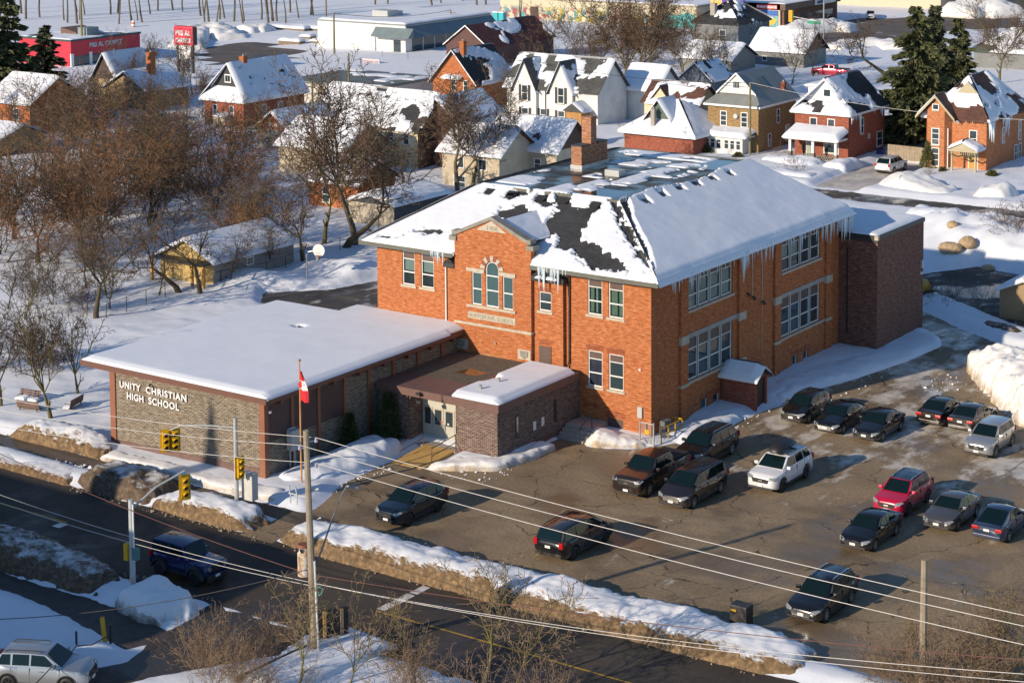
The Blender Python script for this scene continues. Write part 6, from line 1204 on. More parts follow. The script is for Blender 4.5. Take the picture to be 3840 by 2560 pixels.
# white shop with slate blue awning roof
x, y = G(1521, 207)[:2]; h = House('white_shop', 'long white commercial building with flat snowy roof and grey blue metal awning', 'shop', x, y, 19.8, 25, 5.0).walls(mat('white_block', (.76, .75, .71), .7, var=.05)); h.roof('flat', .25, mat('grey_edge', (.2, .23, .24)), .3, ov=.1)
AWN = siding_mat('blue_grey_awning', (.17, .22, .235), .3, True, .5); v = MB(); v.prism([(x+.02, y-.0, 4.9), (x+1.9, y-.0, 3.0), (x+.02, y, 3.0)], (0, 25.3, 0)); v.prism([(x-6.5, y-.02, 4.6), (x-6.5, y-1.6, 3.0), (x-6.5, y-.02, 3.0)], (8.3, 0, 0)); h.add(v, 'awning', AWN)
v = MB(); h.E.box(v, y+1.6, y+24.5, .0, .03, .3, 2.9); h.add(v, 'shopfront', GLASSD)
for k in range(7): v = MB(); h.E.box(v, y+1.5+k*3.3, y+1.7+k*3.3, .0, .07, .2, 2.95); h.add(v, 'shopfront_post', WHITE)
h.door('S', 1.0, 1.6, 2.4, GLASSD); v = MB(); v.box(x-13, y+7, 5.2, x-9.5, y+10, 6.6).box(x-12.5, y+9.5, 5.2, x-10, y+12, 6.3); h.add(v, 'rooftop_unit', GREYP)
for k in range(4): v = MB(); h.S.box(v, -165+0*k, -164.8, 0, .02, 0, 4.9) if False else h.S.box(v, x-16.8+k*4.6, x-16.7+k*4.6, 0, .03, .0, 4.9); h.add(v, 'pilaster_joint', mat('grey_joint', (.5, .5, .48)))
# flat dark roof
x, y = seat(1410, 330, 3.4); h = House('flat_roof_shop', 'low pale building with dark green grey flat roof streaked with snow', 'shop', x, y, 16.5, 14., 3.2).walls(mat('pale_block', (.52, .50, .46), .75, var=.1)); h.roof('flat', .3, mat('green_grey_felt', (.13, .155, .15), .7, var=.2, scale=.4), 0, ov=.15)
at0(snow_slope('roof_snow', (x-16, y+8.5, 3.5), (1, 0, 0), (0, 1, 0), 15.8, 5.2, th=.15, parent=h.r, res=.4, noise_bare=(.46, .3))); at0(snow_slope('roof_snow', (x-5, y+5, 3.5), (1, 0, 0), (0, 1, 0), 4.9, 5., th=.15, parent=h.r, res=.3, noise_bare=(.46, .4))); h.win('E', 4, 1.6, 1.4, .8, ())
# brown gable house and brick gable house
x, y = seat(1827, 174, 4.0); h = House('brown_gable_house', 'brown house with long maroon roof and white edged gable behind the brick one', 'house', x, y, 8.2, 19., 4.0).walls(SD_DKBROWN); h.roof('Y', 3.0, roof_mat('maroon_metal', (.10, .032, .028)), .2, {'E': (.40, .22), 'W': (.4, .3)}, gm=SD_DKBROWN, seed=19)
x, y = seat(1782, 308, 4.4); h = House('brick_gable_house', 'orange brick house with pale bargeboards and half melted black roof', 'house', x, y, 7.2, 8.6, 4.4).walls(BR_ORANGE); h.roof('Y', 4.0, SHINGLE, .25, {'E': (.50, .35), 'W': None}, seed=21, ov=.5); h.win('S', 1.2, 3.0, .8, 1.5); h.win('S', 3.2, 3., .8, 1.5); h.chimney(x-3.2, y+.8, .7, .7, 7.8, 9.7, BR_ORANGE)
v = MB(); v.box(x-5.2, y-.9, 4.6, x-2.2, y, 4.8); h.add(v, 'gable_canopy', CREAM); at0(snow_slope('canopy_snow', (x-5.2, y-.9, 4.8), (1, 0, 0), (0, 1, .3), 3., .9, th=.18, parent=h.r, res=.15))
# cluster west of the school
x, y = seat(1566, 482, 5.0); h = House('brown_gable_wing_house', 'tall house with dark brown gable end and wide snow covered roof behind the bare trees', 'house', x, y, 11.2, 7.2, 5.0).walls(SD_CREAM); h.roof('X', 3.4, SHINGLE, .32, {'S': (.60, .3), 'N': None}, gm=SD_BROWN, seed=23, ov=.5); h.win('S', 1.2, 3., .9, 1.4); h.win('S', 3.4, 3., .9, 1.4)
v = MB(); v.box(x+.0, y, -.3, x+.06, y+7.2, 5.0); h.add(v, 'brown_end_wall', SD_BROWN)
x2, y2 = x+5.8, y+2.6; h = House('brown_rear_wing', 'brown rear wing with blue shaded snow roof beside the brown gable house', 'house', x2, y2, 5.7, 8.4, 4.2).walls(SD_DKBROWN); h.roof('Y', 3.9, SHINGLE, .3, seed=25, off=-2.2)
x, y = seat(1872, 580, 4.3); h = House('cream_cottage', 'cream walled cottage with thick snow roof just behind the school roof', 'house', x, y, 7.5, 6.5, 4.3).walls(SD_BEIGE); h.roof('X', 2.2, SHINGLE_BR, .35, seed=27, ov=.5); h.win('S', 1.6, 2.4, 1.1, 1.2, ()); h.win('S', 4.6, 2.4, .8, 1.2, ()); h.win('S', 4.4, .2, 1.6, 1.4, (.5,))
x, y = seat(2087, 567, 4.2); h = House('brown_ridge_house', 'snow roofed house with brown ridge and brown gable end left of the chimney', 'house', x, y, 9.4, 6.6, 4.2).walls(SD_BEIGE); h.roof('X', 2.7, SHINGLE_BR, .3, {'S': (.70, .5), 'N': None}, gm=SD_BROWN, seed=29); h.win('S', 2, 2, .9, 1.2)
x, y = seat(2600, 520, 2.4); h = House('hip_roof_cottage', 'cottage with broad snow covered hip roof and small gable behind the school roof', 'house', x, y, 9.4, 9.0, 2.4).walls(BR_RED); h.roof('hip', 3.4, SHINGLE, .34, seed=31, ov=.5); xm = x-5.4
v = MB(); v.prism([(xm-1.6, y+1.2, 4.2), (xm+1.6, y+1.2, 4.2), (xm, y+1.2, 6.3)], (0, 3.4, 0)); h.add(v, 'gable', SD_GREEN); v = MB()
for sgn in (-1, 1): v.prism([(xm, y+.9, 6.3), (xm+sgn*1.9, y+.9, 3.85), (xm+sgn*1.9, y+.9, 4.0), (xm, y+.9, 6.48)], (0, 3.8, 0))
h.add(v, 'gable_roof', SHINGLE_BR); at0(snow_slope('roof_snow', (xm-1.9, y+4.7, 4.), (0, -1, 0), (1.9, 0, 2.45), 3.8, 3.1, th=.2, parent=h.r, res=.25)); at0(snow_slope('roof_snow', (xm+1.9, y+.9, 4.), (0, 1, 0), (-1.9, 0, 2.45), 3.8, 3.1, th=.25, parent=h.r, res=.25)); h.chimney(xm-.5, y+.2, .5, .5, 3.4, 5.4, CONC)
x, y = seat(1290, 565, 3.6); h = House('snowy_bungalow', 'bungalow with wide plain snow roof behind the tallest bare tree', 'house', x, y, 9.5, 7.5, 3.6).walls(SD_BEIGE); h.roof('X', 2.4, SHINGLE_GN, .33, seed=33); h.win('S', 2., 1.5, 1., 1.2)
x, y = seat(1086, 492, 2.8); h = House('brick_gable_garage', 'small garage with brick gable, two round vents and snow roof', 'garage', x, y, 5.2, 9., 2.8).walls(SD_GREY); h.roof('Y', 2.0, SHINGLE, .33, gm=BR_RED, seed=35)
for u in (-.5, .5): v = MB(); v.tube([(x-2.6+u, y-.01, 3.35), (x-2.6+u, y-.1, 3.35)], .28, 10); h.add(v, 'gable_vent', GREYP)
x, y = seat(1340, 690, 3.2); h = House('brick_back_house', 'brick back house with white window and red door frame behind the bare trees', 'house', x, y, 6.4, 6., 3.2).walls(BR_ORANGE); h.roof('X', 1.9, SHINGLE, .33, seed=37); h.win('S', 3.6, .9, 1.0, 1.7); h.win('E', 2., .9, 1., 1.4)
x, y = seat(1140, 430, 3.4); h = House('green_gable_house', 'house with green shingle gable and snow roof beside the brick cottage', 'house', x+6, y+4, 8., 8., 3.6).walls(SD_GREEN); h.roof('X', 2.6, SHINGLE_GN, .3, {'S': (.52, .25), 'N': None}, seed=39)
# garages beyond the fence
p = seat(1478, 775, 2.5); h = House('dark_garage', 'garage with dark side wall and flat snow roof close to the school corner', 'garage', p[0], p[1], 5.6, 8.5, 2.5).walls(mat('charcoal_board', (.045, .05, .055), .7)); v = MB(); h.S.box(v, h.x0, h.x1, 0, .04, 0, 2.5); h.add(v, 'pale_front', mat('pale_stucco', (.42, .37, .29), .8)); h.roof('Y', .7, SHINGLE, .34, seed=41, ov=.2)
p = seat(800, 985, 2.4); h = House('tan_shed', 'tan gabled shed with orange posts and snow roof behind the leaning trees', 'shed', p[0], p[1], 6.2, 10., 2.4).walls(mat('ochre_shed_wall', (.46, .33, .13), .75, var=.15)); h.roof('Y', 1.5, SHINGLE, .3, gm=mat('ochre_shed_wall', (.46, .33, .13)), seed=43, ov=.3); v = MB(); h.E.box(v, p[1], p[1]+10, 0, .03, 0, 2.4); h.add(v, 'shaded_side_wall', mat('shaded_side_grey', (.26, .25, .23), .8)); h.win('E', 4, 1.4, .9, .7, ())  # sheet over the east wall, its shade put into the greyer colour
v = MB()
for u in (.1, 1.4, 6.1): v.box(p[0]-u-.1, p[1]-1.2, 0, p[0]-u+.1, p[1]-1.0, 2.3)
h.add(v, 'lean_to_post', mat('orange_post', (.55, .28, .05), .7)); v = MB(); v.box(p[0]-6.3, p[1]-1.3, 2.3, p[0]+.1, p[1], 2.45); h.add(v, 'lean_to_roof', DARK)
x, y = G(150, 545)[:2]; h = House('orange_house', 'orange brick house glimpsed through the thicket at the left edge', 'house', x-4, y+2, 8, 9, 4.6).walls(BR_ORANGE); h.roof('X', 2.8, SHINGLE, .3, seed=45); h.win('S', 2, 2.4, 1., 1.5)
x, y = G(95, 590)[:2]; h = House('grey_garage', 'low garage with pale roof among the trees at the left edge', 'garage', x, y-4, 6, 7, 2.6).walls(SD_TAN); h.roof('X', 1.2, SHINGLE_GR, .3, seed=47)
x, y = seat(330, 285, 3.4); h = House('steep_gable_house', 'small house with steep dark gable before the red shop', 'house', x+6, y, 5, 7, 3.2).walls(SD_TAN); h.roof('Y', 3.6, SHINGLE, .3, seed=49, gm=SD_BROWN); h2 = House('snow_roof_bungalow', 'bungalow with snowy roof and orange brick chimney in the left trees', 'house', x+18, y-6, 8, 8, 3.2).walls(SD_TAN); h2.roof('Y', 2.2, SHINGLE, .35, seed=51); h2.chimney(x+15, y-3, .9, .9, 3, 8., BR_ORANGE)
# red corner shop and pylon sign
x, y = G(268, 263)[:2]; RED = mat('bright_red_panel', (.52, .02, .045), .5, var=.06); h = House('red_shop', 'bright red flat roofed shop with worn white fascia lettering', 'shop', x, y, 12.4, 15.4, 4.6).walls(RED); h.roof('flat', .3, mat('dark_green_edge', (.03, .06, .06)), .15, (.62, .2), ov=.15)
v = MB(); v.box(x-.02, y-.03, -.2, x+.03, y+15, 2.2); h.add(v, 'shopfront', GLASSD); v = MB()
for k in (0, 4, 9): v.box(x-.1, y-.1+k, 0, x+.12, y+.5+k, 2.6)
h.add(v, 'white_pillar', WHITE); F = Face('E', (x, 0, 0)); textmesh('fascia_letters', 'BIG AL CARPET', F, y+4.0, .03, 3.35, 1.0, mat('worn_white', (.5, .5, .5), .8, var=.3), h.r, .05, .03, 7.2).matrix_parent_inverse = Matrix.Translation(-h.r.location)
v = MB(); v.box(x-4.2, y+5.4, 4.9, x-2.0, y+8, 6.3); h.add(v, 'rooftop_unit', mat('unit_grey', (.2, .25, .26), .6)); v = MB(); v.prism([(x-9, y+6, 4.9), (x-5.2, y+6, 4.9), (x-5.2, y+6, 5.3), (x-9, y+6, 6.0)], (0, 5, 0)); h.add(v, 'brown_roof_rise', mat('brown_felt', (.15, .09, .07), .8))
p = G(700, 285); ps = thing('pylon_sign', 'red rounded pylon sign with worn white lettering on dark posts', 'sign', (p.x, p.y, 0)); zt = hgt((p.x, p.y), 98); zb = hgt((p.x, p.y), 170)
v = MB(); v.box(p.x-2.2, p.y-.5, zb, p.x+2.0, p.y+.5, zt); at0(v.build('sign_box', RED, ps, bevel=.25)); v = MB(); v.box(p.x+2.02, p.y-.42, zb+.2, p.x+2.06, p.y+.42, zt-.2); at0(v.build('sign_edge', DARK, ps)); v = MB()
for u in (-1.7, 1.5): v.box(p.x+u-.16, p.y-.16, 0, p.x+u+.16, p.y+.16, zb+.1)
at0(v.build('post', DARK, ps)); v = MB(); v.box(p.x-1.4, p.y-.2, zb-2.2, p.x+1.2, p.y+.2, zb-.2); at0(v.build('reader_board', WHITE, ps)); F = Face('S', (0, p.y-.5, 0)); WW = mat('worn_white', (.5, .5, .5), .8, var=.3)
hs = zt-zb
for s, z, sz in (("BIG AL", zb+hs*.52, hs*.36), ('CARPETS', zb+hs*.16, hs*.3)): at0(textmesh('sign_letters', s, F, p.x-1.75, .01, z, sz, WW, ps, .06, .02, 3.3))
# far houses right of centre
x, y = seat(2768, 94, 4.6); h = House('dark_hip_house', 'grey house with dark hip roof and icicles in front of the purple billboard', 'house', x, y, 8.6, 11.5, 4.6).walls(SD_GREY); h.roof('hip', 3.4, SHINGLE, .3, {'S': (.36, .3), 'E': (.44, .25), 'N': None, 'W': None}, seed=53, ov=.4); h.win('S', 2.4, 1.6, 1.3, 2.); h.win('E', 4, 2.4, .9, 1.2); h.chimney(x-6.2, y+1.2, .9, .9, 4.6, 8.0, CONC); h.icic((x+.4, y, 4.6), (x+.4, y+8, 4.6), 10, .2, .9, 2)
v = MB(); v.box(x, y, -.3, x+.05, y+11.5, 4.6); h.add(v, 'blue_side_wall', SD_BLUE)
x, y = seat(3014, 196, 3.); h = House('grey_gable_house', 'grey house with snowy roof and dark gable end before the far street', 'house', x, y, 9.5, 8., 3.).walls(SD_GREY); h.roof('X', 2.8, SHINGLE, .33, seed=55, gm=SD_BROWN); h.win('S', 6.5, 1.2, .9, .8, ()); h.icic((x-9, y-.4, 2.9), (x-6, y-.4, 2.9), 8, .2, .8, 3)
x, y = seat(2740, 225, 2.6); h = House('grey_outbuilding', 'low grey outbuilding with snow roof below the dark hip house', 'outbuilding', x, y, 9., 8., 2.6).walls(SD_GREY); h.roof('X', 2., SHINGLE, .3, seed=57)
x, y = seat(2668, 300, 2.6); h = House('blue_shed', 'slate blue gabled shed behind the bare trees', 'shed', x, y, 5.2, 6., 2.6).walls(SD_BLUE); h.roof('Y', 2.2, SHINGLE, .2, (.5, .4), seed=59)
# mural building, billboard, pharmacy, far walls
x, y = G(2612, 118)[:2]; h = House('mural_building', 'long cream block wall painted with colourful graffiti murals at the back', 'building', x, y, 46, 18, 4.5)
m, t, b, N, L = nodes('mural_wall'); g = N('ShaderNodeNewGeometry').outputs['Position']; s_ = N('ShaderNodeSeparateXYZ'); L(g, s_.inputs[0]); n1 = noise(N, L, .35, 4); n2 = noise(N, L, .9, 5)
mur = ramp(N, L, n1, (.30, (.04, .25, .10)), (.42, (.5, .34, .03)), (.5, (.05, .30, .34)), (.58, (.35, .06, .05)), (.7, (.05, .35, .40)))
msk = math_(N, L, 'MULTIPLY', ramp(N, L, n2, (.46, 0.), (.5, 1.)), ramp(N, L, math_(N, L, 'DIVIDE', s_.outputs[2], 4.), (.62, 1.), (.82, 0.)))
L(mixc(N, L, msk, (.56, .50, .36), mur), b.inputs['Base Color']); b.inputs['Roughness'].default_value = .85; h.walls(m); h.roof('flat', .35, mat('tan_parapet', (.3, .26, .2)), .2, ov=.1)
F = h.S; TEAL = mat('teal_mural', (.06, .40, .40), .7, var=.35, scale=.8)
v = MB(); F.prism(v, [(x-9.5, .3), (x-.4, .3), (x-.4, 2.9), (x-2, 3.5), (x-4.2, 2.8), (x-6.5, 3.1), (x-9.2, 2.4)], 0, .03); h.add(v, 'teal_mural', TEAL); v = MB(); F.box(v, x-38.5, x-36.5, 0, .05, 0, 3.0); h.add(v, 'door', SD_BROWN); v = MB(); v.box(x-40, y+5, 4.8, x-36, y+8, 6.2).box(x-33, y+5, 4.8, x-31, y+7, 5.8); h.add(v, 'rooftop_unit', GREYP)
a = onY(2662, 62, y+2); bb = onY(2788, 60, y+2); bz0, bz1 = a.z, onY(2700, -50, y+2).z; bbd = thing('billboard', "purple billboard with white slogan above the dark hip roof", 'billboard', (a.x, y+2, 0)); F = Face('S', (0, y+2, 0))
v = MB(); F.box(v, a.x, bb.x, -.4, 0, bz0, bz1); at0(v.build('board', mat('billboard_purple', (.11, .03, .33), .5, var=.08), bbd)); wbd = bb.x-a.x
v = MB(); F.box(v, a.x+.05, a.x+wbd*.36, 0, .03, bz0+.05, bz1-.05); at0(v.build('photo_panel', mat('billboard_photo', (.45, .33, .16), .5, var=.8, scale=1.2), bbd))
for s, z, w0 in (("What's in", .60, .40), ("your toolbox?", .43, .52)): at0(textmesh('billboard_text', s, F, a.x+wbd*(.69-w0*.5+.0), .01, (onY(2700, 15 if z > .5 else 27, y+2)).z, .9, WHITE, bbd, .03, .01, wbd*w0))
for k, (u, c) in enumerate(((.1, (.6, .42, .03)), (.26, (.55, .4, .05)))):   # two people in hard hats on the poster
    v = MB(); cx = a.x+wbd*u; F.prism(v, [(cx-.5, bz0+.2), (cx+.5, bz0+.2), (cx+.4, bz0+2.0), (cx-.4, bz0+2.0)], .03, .04); at0(v.build('poster_figure', mat('poster_vest', (.6, .25, .05)), bbd)); v = MB(); F.prism(v, [(cx+.42*cos(i*pi/6), bz0+2.6+.42*sin(i*pi/6)) for i in range(7)], .03, .045); at0(v.build('poster_hat', mat('poster_hat', (.65, .45, .02)), bbd))
v = MB()
for u in (.15, .85): v.box(a.x+wbd*u-.2, y+2.4, 0, a.x+wbd*u+.2, y+2.7, bz0+.5)
at0(v.build('billboard_post', DARK, bbd))
x, y = G(2940, 118)[:2]; h = House('pharmacy_building', 'brown flat roofed pharmacy with a painted end wall and blue and red signs', 'shop', x, y, 14, 23, 4.0).walls(BR_BROWN); h.roof('flat', 1.2, siding_mat('brown_ribbed', (.13, .08, .06), .5, True), .15, ov=.5)
F = h.S
for (u0, u1, z0, z1, nm, c, vv) in ((-7.4, -.6, 0, 5.2, 'painted_end_wall', (.55, .45, .32), .1), (-5.6, -1.2, 4.15, 4.95, 'red_sign', (.5, .03, .04), .05), (-6., -1.0, 2.9, 3.9, 'blue_sign', (.03, .13, .42), .1), (-5., -1., .2, 2.8, 'wave_mural', (.15, .38, .42), .6)):
    v = MB(); F.box(v, x+u0, x+u1, 0 if nm == 'painted_end_wall' else .55, .5 if nm == 'painted_end_wall' else .6, z0, z1); h.add(v, nm, mat('pharmacy_'+nm, c, .6, var=vv, scale=.8))
v = MB(); F.prism(v, [(x-4.8, .8), (x-3.2, 1.4), (x-2., 2.4), (x-1.2, 2.2), (x-1.6, 1.5), (x-2.8, .9), (x-4.2, .5)], .6, .63); h.add(v, 'yellow_wave', mat('mural_yellow', (.65, .42, .03)))
at0(textmesh('sign_letters', 'PHARMASAVE', F, x-5.5, .605, 4.3, .7, WHITE, h.r, .02, .01, 4.2)); v = MB(); v.box(x-9, y+6, 5.2, x-3, y+10, 6.8); h.add(v, 'rooftop_unit', GREYP); v = MB(); h.E.box(v, y+1, y+21, 0, .05, .3, 2.8); h.add(v, 'shopfront', GLASSD)
v = MB(); h.E.box(v, y+12, y+21, .5, .6, 4.1, 5.1); h.add(v, 'white_sign', WHITE); v = MB(); h.E.box(v, y+12.8, y+16, .6, .63, 4.3, 4.9); h.add(v, 'sign_letter_block', mat('sign_navy', (.03, .06, .2)))
p = G(3440, 62); h = House('tan_store_wall', 'wide plain tan wall of a large store along the far street', 'store', p.x, p.y+12, 60, 30, 9).walls(mat('tan_render', (.56, .49, .36), .8, var=.06)); h.roof('flat', .4, mat('tan_parapet', (.3, .26, .2)), .2)
F = Face('S', (0, p.y+11.9, 0)); v = MB(); F.box(v, p.x-22, p.x-14, 0, .1, 5., 7); h.add(v, 'blue_sign', mat('pharmacy_blue_sign', (.03, .13, .42))); v = MB(); F.box(v, p.x-13.5, p.x-6, 0, .1, 3.6, 7); h.add(v, 'red_sign', mat('pharmacy_red_sign', (.5, .03, .04)))
p = G(3560, 60); h = House('glass_front_store', 'dark red fronted store with glazed entrance at the far right', 'store', p.x+26, p.y+14, 26, 18, 5.).walls(mat('dark_red_front', (.22, .05, .045), .7)); h.roof('flat', .5, DARK, .2); v = MB(); h.S.box(v, h.x0+3, h.x1-10, 0, .1, .3, 3.6); h.add(v, 'shopfront', GLASSD)
p = G(3760, 95); h = House('far_white_store', 'low white fronted store behind the snow heap at the top right', 'store', p.x+40, p.y+22, 38, 15, 4.6).walls(mat('white_block', (.76, .75, .71))); h.roof('flat', .5, mat('green_band', (.05, .22, .18)), .2)
x, y = seat(3790, 200, 3.0); h = House('green_roof_house', 'house with olive green shingles under deep snow at the upper right', 'house', x+6, y, 12, 9, 3.).walls(SD_GREY); h.roof('hip', 3.2, SHINGLE_GN, .4, {'S': (.52, .2), 'W': (.5, .25), 'E': None, 'N': None}, seed=61); 
p = seat(3840, 1090, 2.3); h = House('ochre_shed', 'ochre boarded shed with snow roof cut off by the right edge', 'shed', p[0]+2.2, p[1]-.4, 4.0, 4., 2.2).walls(SD_TAN); h.roof('Y', .9, SHINGLE, .25, seed=63, ov=.3)
pt = G(950+2055/2.24, 205/2.24); t = thing('portable_toilet', 'turquoise portable toilet beside the white shop', 'portable toilet', (pt.x, pt.y, 0)); TQ = mat('turquoise_plastic', (.03, .38, .42), .5)
for dx in (-1.3, .1): at0(MB().box(pt.x+dx, pt.y, .1, pt.x+dx+1.2, pt.y+1.2, 2.3).build('cabin', TQ, t, bevel=.06)); at0(MB().box(pt.x+dx-.05, pt.y-.05, 2.3, pt.x+dx+1.25, pt.y+1.25, 2.5).build('roof', WHITE, t, bevel=.05))
# church and hall south-west, outside the frame: their shadows fall on the street and the gym wall
tipw = Vector((-18.8, -19.6, 4.9)); dch = 58.; cx, cy, cz = tipw.x+sd.x/hypot(sd.x, sd.y)*dch, tipw.y+sd.y/hypot(sd.x, sd.y)*dch, 4.9+dch*tan(SUN_EL)
cht = thing('church', 'brick church with pointed spire across the street', 'church', (cx, cy, 0)); v = MB(); v.box(cx-1.5, cy-1.5, 0, cx+1.5, cy+1.5, 17); at0(v.build('tower', BR_RED, cht)); v = MB(); base = [(cx-1.05, cy-1.05, 17), (cx+1.05, cy-1.05, 17), (cx+1.05, cy+1.05, 17), (cx-1.05, cy+1.05, 17)]
for i in range(4): v.poly(base[i], base[(i+1) % 4], (cx, cy, cz))
at0(v.build('spire', SHINGLE, cht)); v = MB(); v.box(cx-16, cy-8, 0, cx-1.6, cy+6, 8); v.prism([(cx-16, cy-8, 8), (cx-16, cy+6, 8), (cx-16, cy-1, 13)], (14.4, 0, 0)); at0(v.build('nave', BR_RED, cht))
hx1, hy1, hz = -4.2-SH.x*11.8, -27.0-SH.y*11.8, 11.8
h = House('parish_hall', 'three storey brick hall across the street beside the church', 'hall', hx1, hy1-12, 27, 12, hz-.3).walls(BR_RED); h.roof('flat', .3, DARK, 0, ov=.05)
# ------------------------------------------------------------------ trees
def bark(name, c, moss=None):
    m, t, b, N, L = nodes(name); tc = N('ShaderNodeTexCoord').outputs['Object']; n1 = noise(N, L, 1.5, 5, tc); n2 = noise(N, L, 14, 3, tc)
    base = ramp(N, L, n2, (.25, tuple(x*.6 for x in c)), (.75, tuple(x*1.35 for x in c)))
    if moss: base = mixc(N, L, math_(N, L, 'MULTIPLY', ramp(N, L, n1, (.42, 0.), (.62, 1.)), .7), base, moss)
    L(base, b.inputs['Base Color']); b.inputs['Roughness'].default_value = .9; b.inputs['Specular IOR Level'].default_value = .15; return m
BK_DARK = bark('dark_bark', (.085, .066, .05), (.10, .095, .035)); BK_GREY = bark('grey_bark', (.15, .125, .10), (.13, .12, .05)); BK_MOSS = bark('mossy_bark', (.13, .11, .07), (.19, .17, .03))
TW_BROWN = bark('brown_twigs', (.135, .088, .06)); TW_RUST = bark('rusty_twigs', (.24, .125, .065)); TW_GREY = bark('grey_twigs', (.14, .105, .08)); TW_PALE = bark('pale_twigs', (.22, .155, .105)); TW_DARK = bark('dark_twigs', (.09, .066, .052))
def tubes(segs, sides):
    """segs: N x 8 array of p0, p1, r0, r1 -> vertices and quads"""
    A = np.array(segs, float); p0, p1, r0, r1 = A[:, :3], A[:, 3:6], A[:, 6:7], A[:, 7:8]; d = p1-p0; d /= np.linalg.norm(d, axis=1)[:, None]+1e-9
    ref = np.where(np.abs(d[:, 2:3]) < .9, np.array([[0, 0, 1.]]), np.array([[1., 0, 0]])); a = np.cross(d, ref); a /= np.linalg.norm(a, axis=1)[:, None]+1e-9; c = np.cross(d, a)
    p0 = p0-d*r0*.3; p1 = p1+d*r1*.3; V = np.empty((len(A), 2*sides, 3))
    for k in range(sides):
        t = 2*pi*k/sides; o = a*cos(t)+c*sin(t); V[:, k] = p0+o*r0; V[:, sides+k] = p1+o*r1
    n = np.arange(len(A))[:, None]*2*sides; q = np.array([[k, sides+k, sides+(k+1) % sides, (k+1) % sides] for k in range(sides)]).ravel()
    return V.reshape(-1, 3), (n+q[None, :]).reshape(-1, 4)
def grow(seed, H, forks=(4, 6), fork_h=(.22, .5), spread=.55, lean=(0, 0), dens=1., twig=.013, levels=4, r0=None, multi=1, droop=0., curv=.12, upright=.12):
    r = random.Random(seed); S = {0: [], 1: [], 2: []}
    def branch(p, d, Ln, rad, lv):
        n = max(2, int(Ln/(.9 if lv < 2 else .5 if lv == 2 else .38))); st = Ln/n; rr = rad; endr = max(twig, rad*(.35 if lv < 2 else .4))
        for i in range(n):
            w_ = curv*(1+.5*lv); d = Vector((d.x+r.gauss(0, w_), d.y+r.gauss(0, w_), d.z+r.gauss(0, w_)+upright*(1 if lv < 3 else .5)-droop*(lv >= 2))).normalized()
            q = p+d*st; r2 = rad+(endr-rad)*(i+1)/n; S[0 if lv == 0 else (1 if lv <= 2 else 2)].append((*p, *q, rr, r2)); fr = (i+1)/n
            if lv < levels and (lv > 0 or fr > fork_h[0]):
                k = {0: 0, 1: 1.6, 2: 2.0, 3: 1.9}.get(lv, 1.2)*dens
                if lv == 0: k = 0 if fr < fork_h[0] else .9
                k = int(k)+(1 if r.random() < k-int(k) else 0)
                for _ in range(k):
                    ax = Vector((r.gauss(0, 1), r.gauss(0, 1), r.gauss(0, .6))); ax = (ax-d*ax.dot(d)).normalized(); an = r.uniform(.45, .95)*(spread/.55); cd_ = (d*cos(an)+ax*sin(an)).normalized()
                    cl = Ln*{0: .55, 1: .48, 2: .46, 3: .55}.get(lv, .4)*r.uniform(.6, 1.15)*(1.1-.55*fr)
                    if cl > .18: branch(q, cd_, cl, max(twig, r2*r.uniform(.48, .72)), lv+1)
            p, rr = q, r2
        return p, d, rr
    R0 = r0 or H*.016
    for mI in range(multi):
        off = Vector((r.gauss(0, .12*multi**.5), r.gauss(0, .12*multi**.5), 0)) if multi > 1 else Vector((0, 0, 0))
        d0 = Vector((lean[0]+(r.gauss(0, .25) if multi > 1 else 0), lean[1]+(r.gauss(0, .25) if multi > 1 else 0), 1)).normalized(); th_ = H*r.uniform(*fork_h)*(1 if multi == 1 else .7)
        p, d, rr = branch(off-d0*.3, d0, th_, R0/(multi**.4), 0); nf = r.randint(*forks) if multi == 1 else 2; ph = r.uniform(0, 6)
        for k in range(nf):
            a = ph+2*pi*k/nf+r.uniform(-.4, .4); an = r.uniform(.15, .75)*spread/.55; u = d.cross(Vector((0, 0, 1)) if abs(d.z) < .95 else Vector((1, 0, 0))).normalized(); w2 = d.cross(u); cd_ = (d*cos(an)+(u*cos(a)+w2*sin(a))*sin(an)).normalized()
            branch(p, cd_, (H-th_)*r.uniform(.8, 1.05)/max(.6, cos(an*.5)), rr*r.uniform(.6, .85), 1)
    return S
PROTO = {}
def proto(key, tm, wm, **k):
    S = grow(**k); V0, F0_ = tubes(S[0], 8); out = [('trunk', mesh_np('trunk', V0, F0_, tm, True))]
    V1, F1 = tubes(S[1], 5); out.append(('limbs', mesh_np('limbs', V1, F1, tm, True)))
    if S[2]: V2, F2 = tubes(S[2], 3); out.append(('twigs', mesh_np('twigs', V2, F2, wm)))
    top = max(v[2] for v in S[2]+S[1]); PROTO[key] = (out, top); return len(F0_)+len(F1)+(len(F2) if S[2] else 0)
tot = 0
for i in range(3): tot += proto('big%d' % i, BK_GREY if i != 1 else BK_MOSS, TW_BROWN, seed=20+i, H=15, forks=(4, 5), fork_h=(.25, .42), spread=.6, dens=.95, r0=.27, levels=4, twig=.017)
for i in range(3): tot += proto('mid%d' % i, BK_DARK, TW_BROWN if i else TW_GREY, seed=40+i, H=9, forks=(4, 6), fork_h=(.2, .38), spread=.62, dens=.95, r0=.17, levels=4, twig=.015)
for i in range(3): tot += proto('rust%d' % i, BK_DARK, TW_RUST if i < 2 else TW_BROWN, seed=60+i, H=8, multi=4, fork_h=(.12, .3), spread=.6, dens=.92, r0=.15, levels=4, twig=.013)
for i in range(2): tot += proto('park%d' % i, BK_MOSS, TW_DARK, seed=80+i, H=7.5, forks=(6, 8), fork_h=(.27, .33), spread=.55, dens=1.05, r0=.17, levels=4, twig=.014, upright=.16)
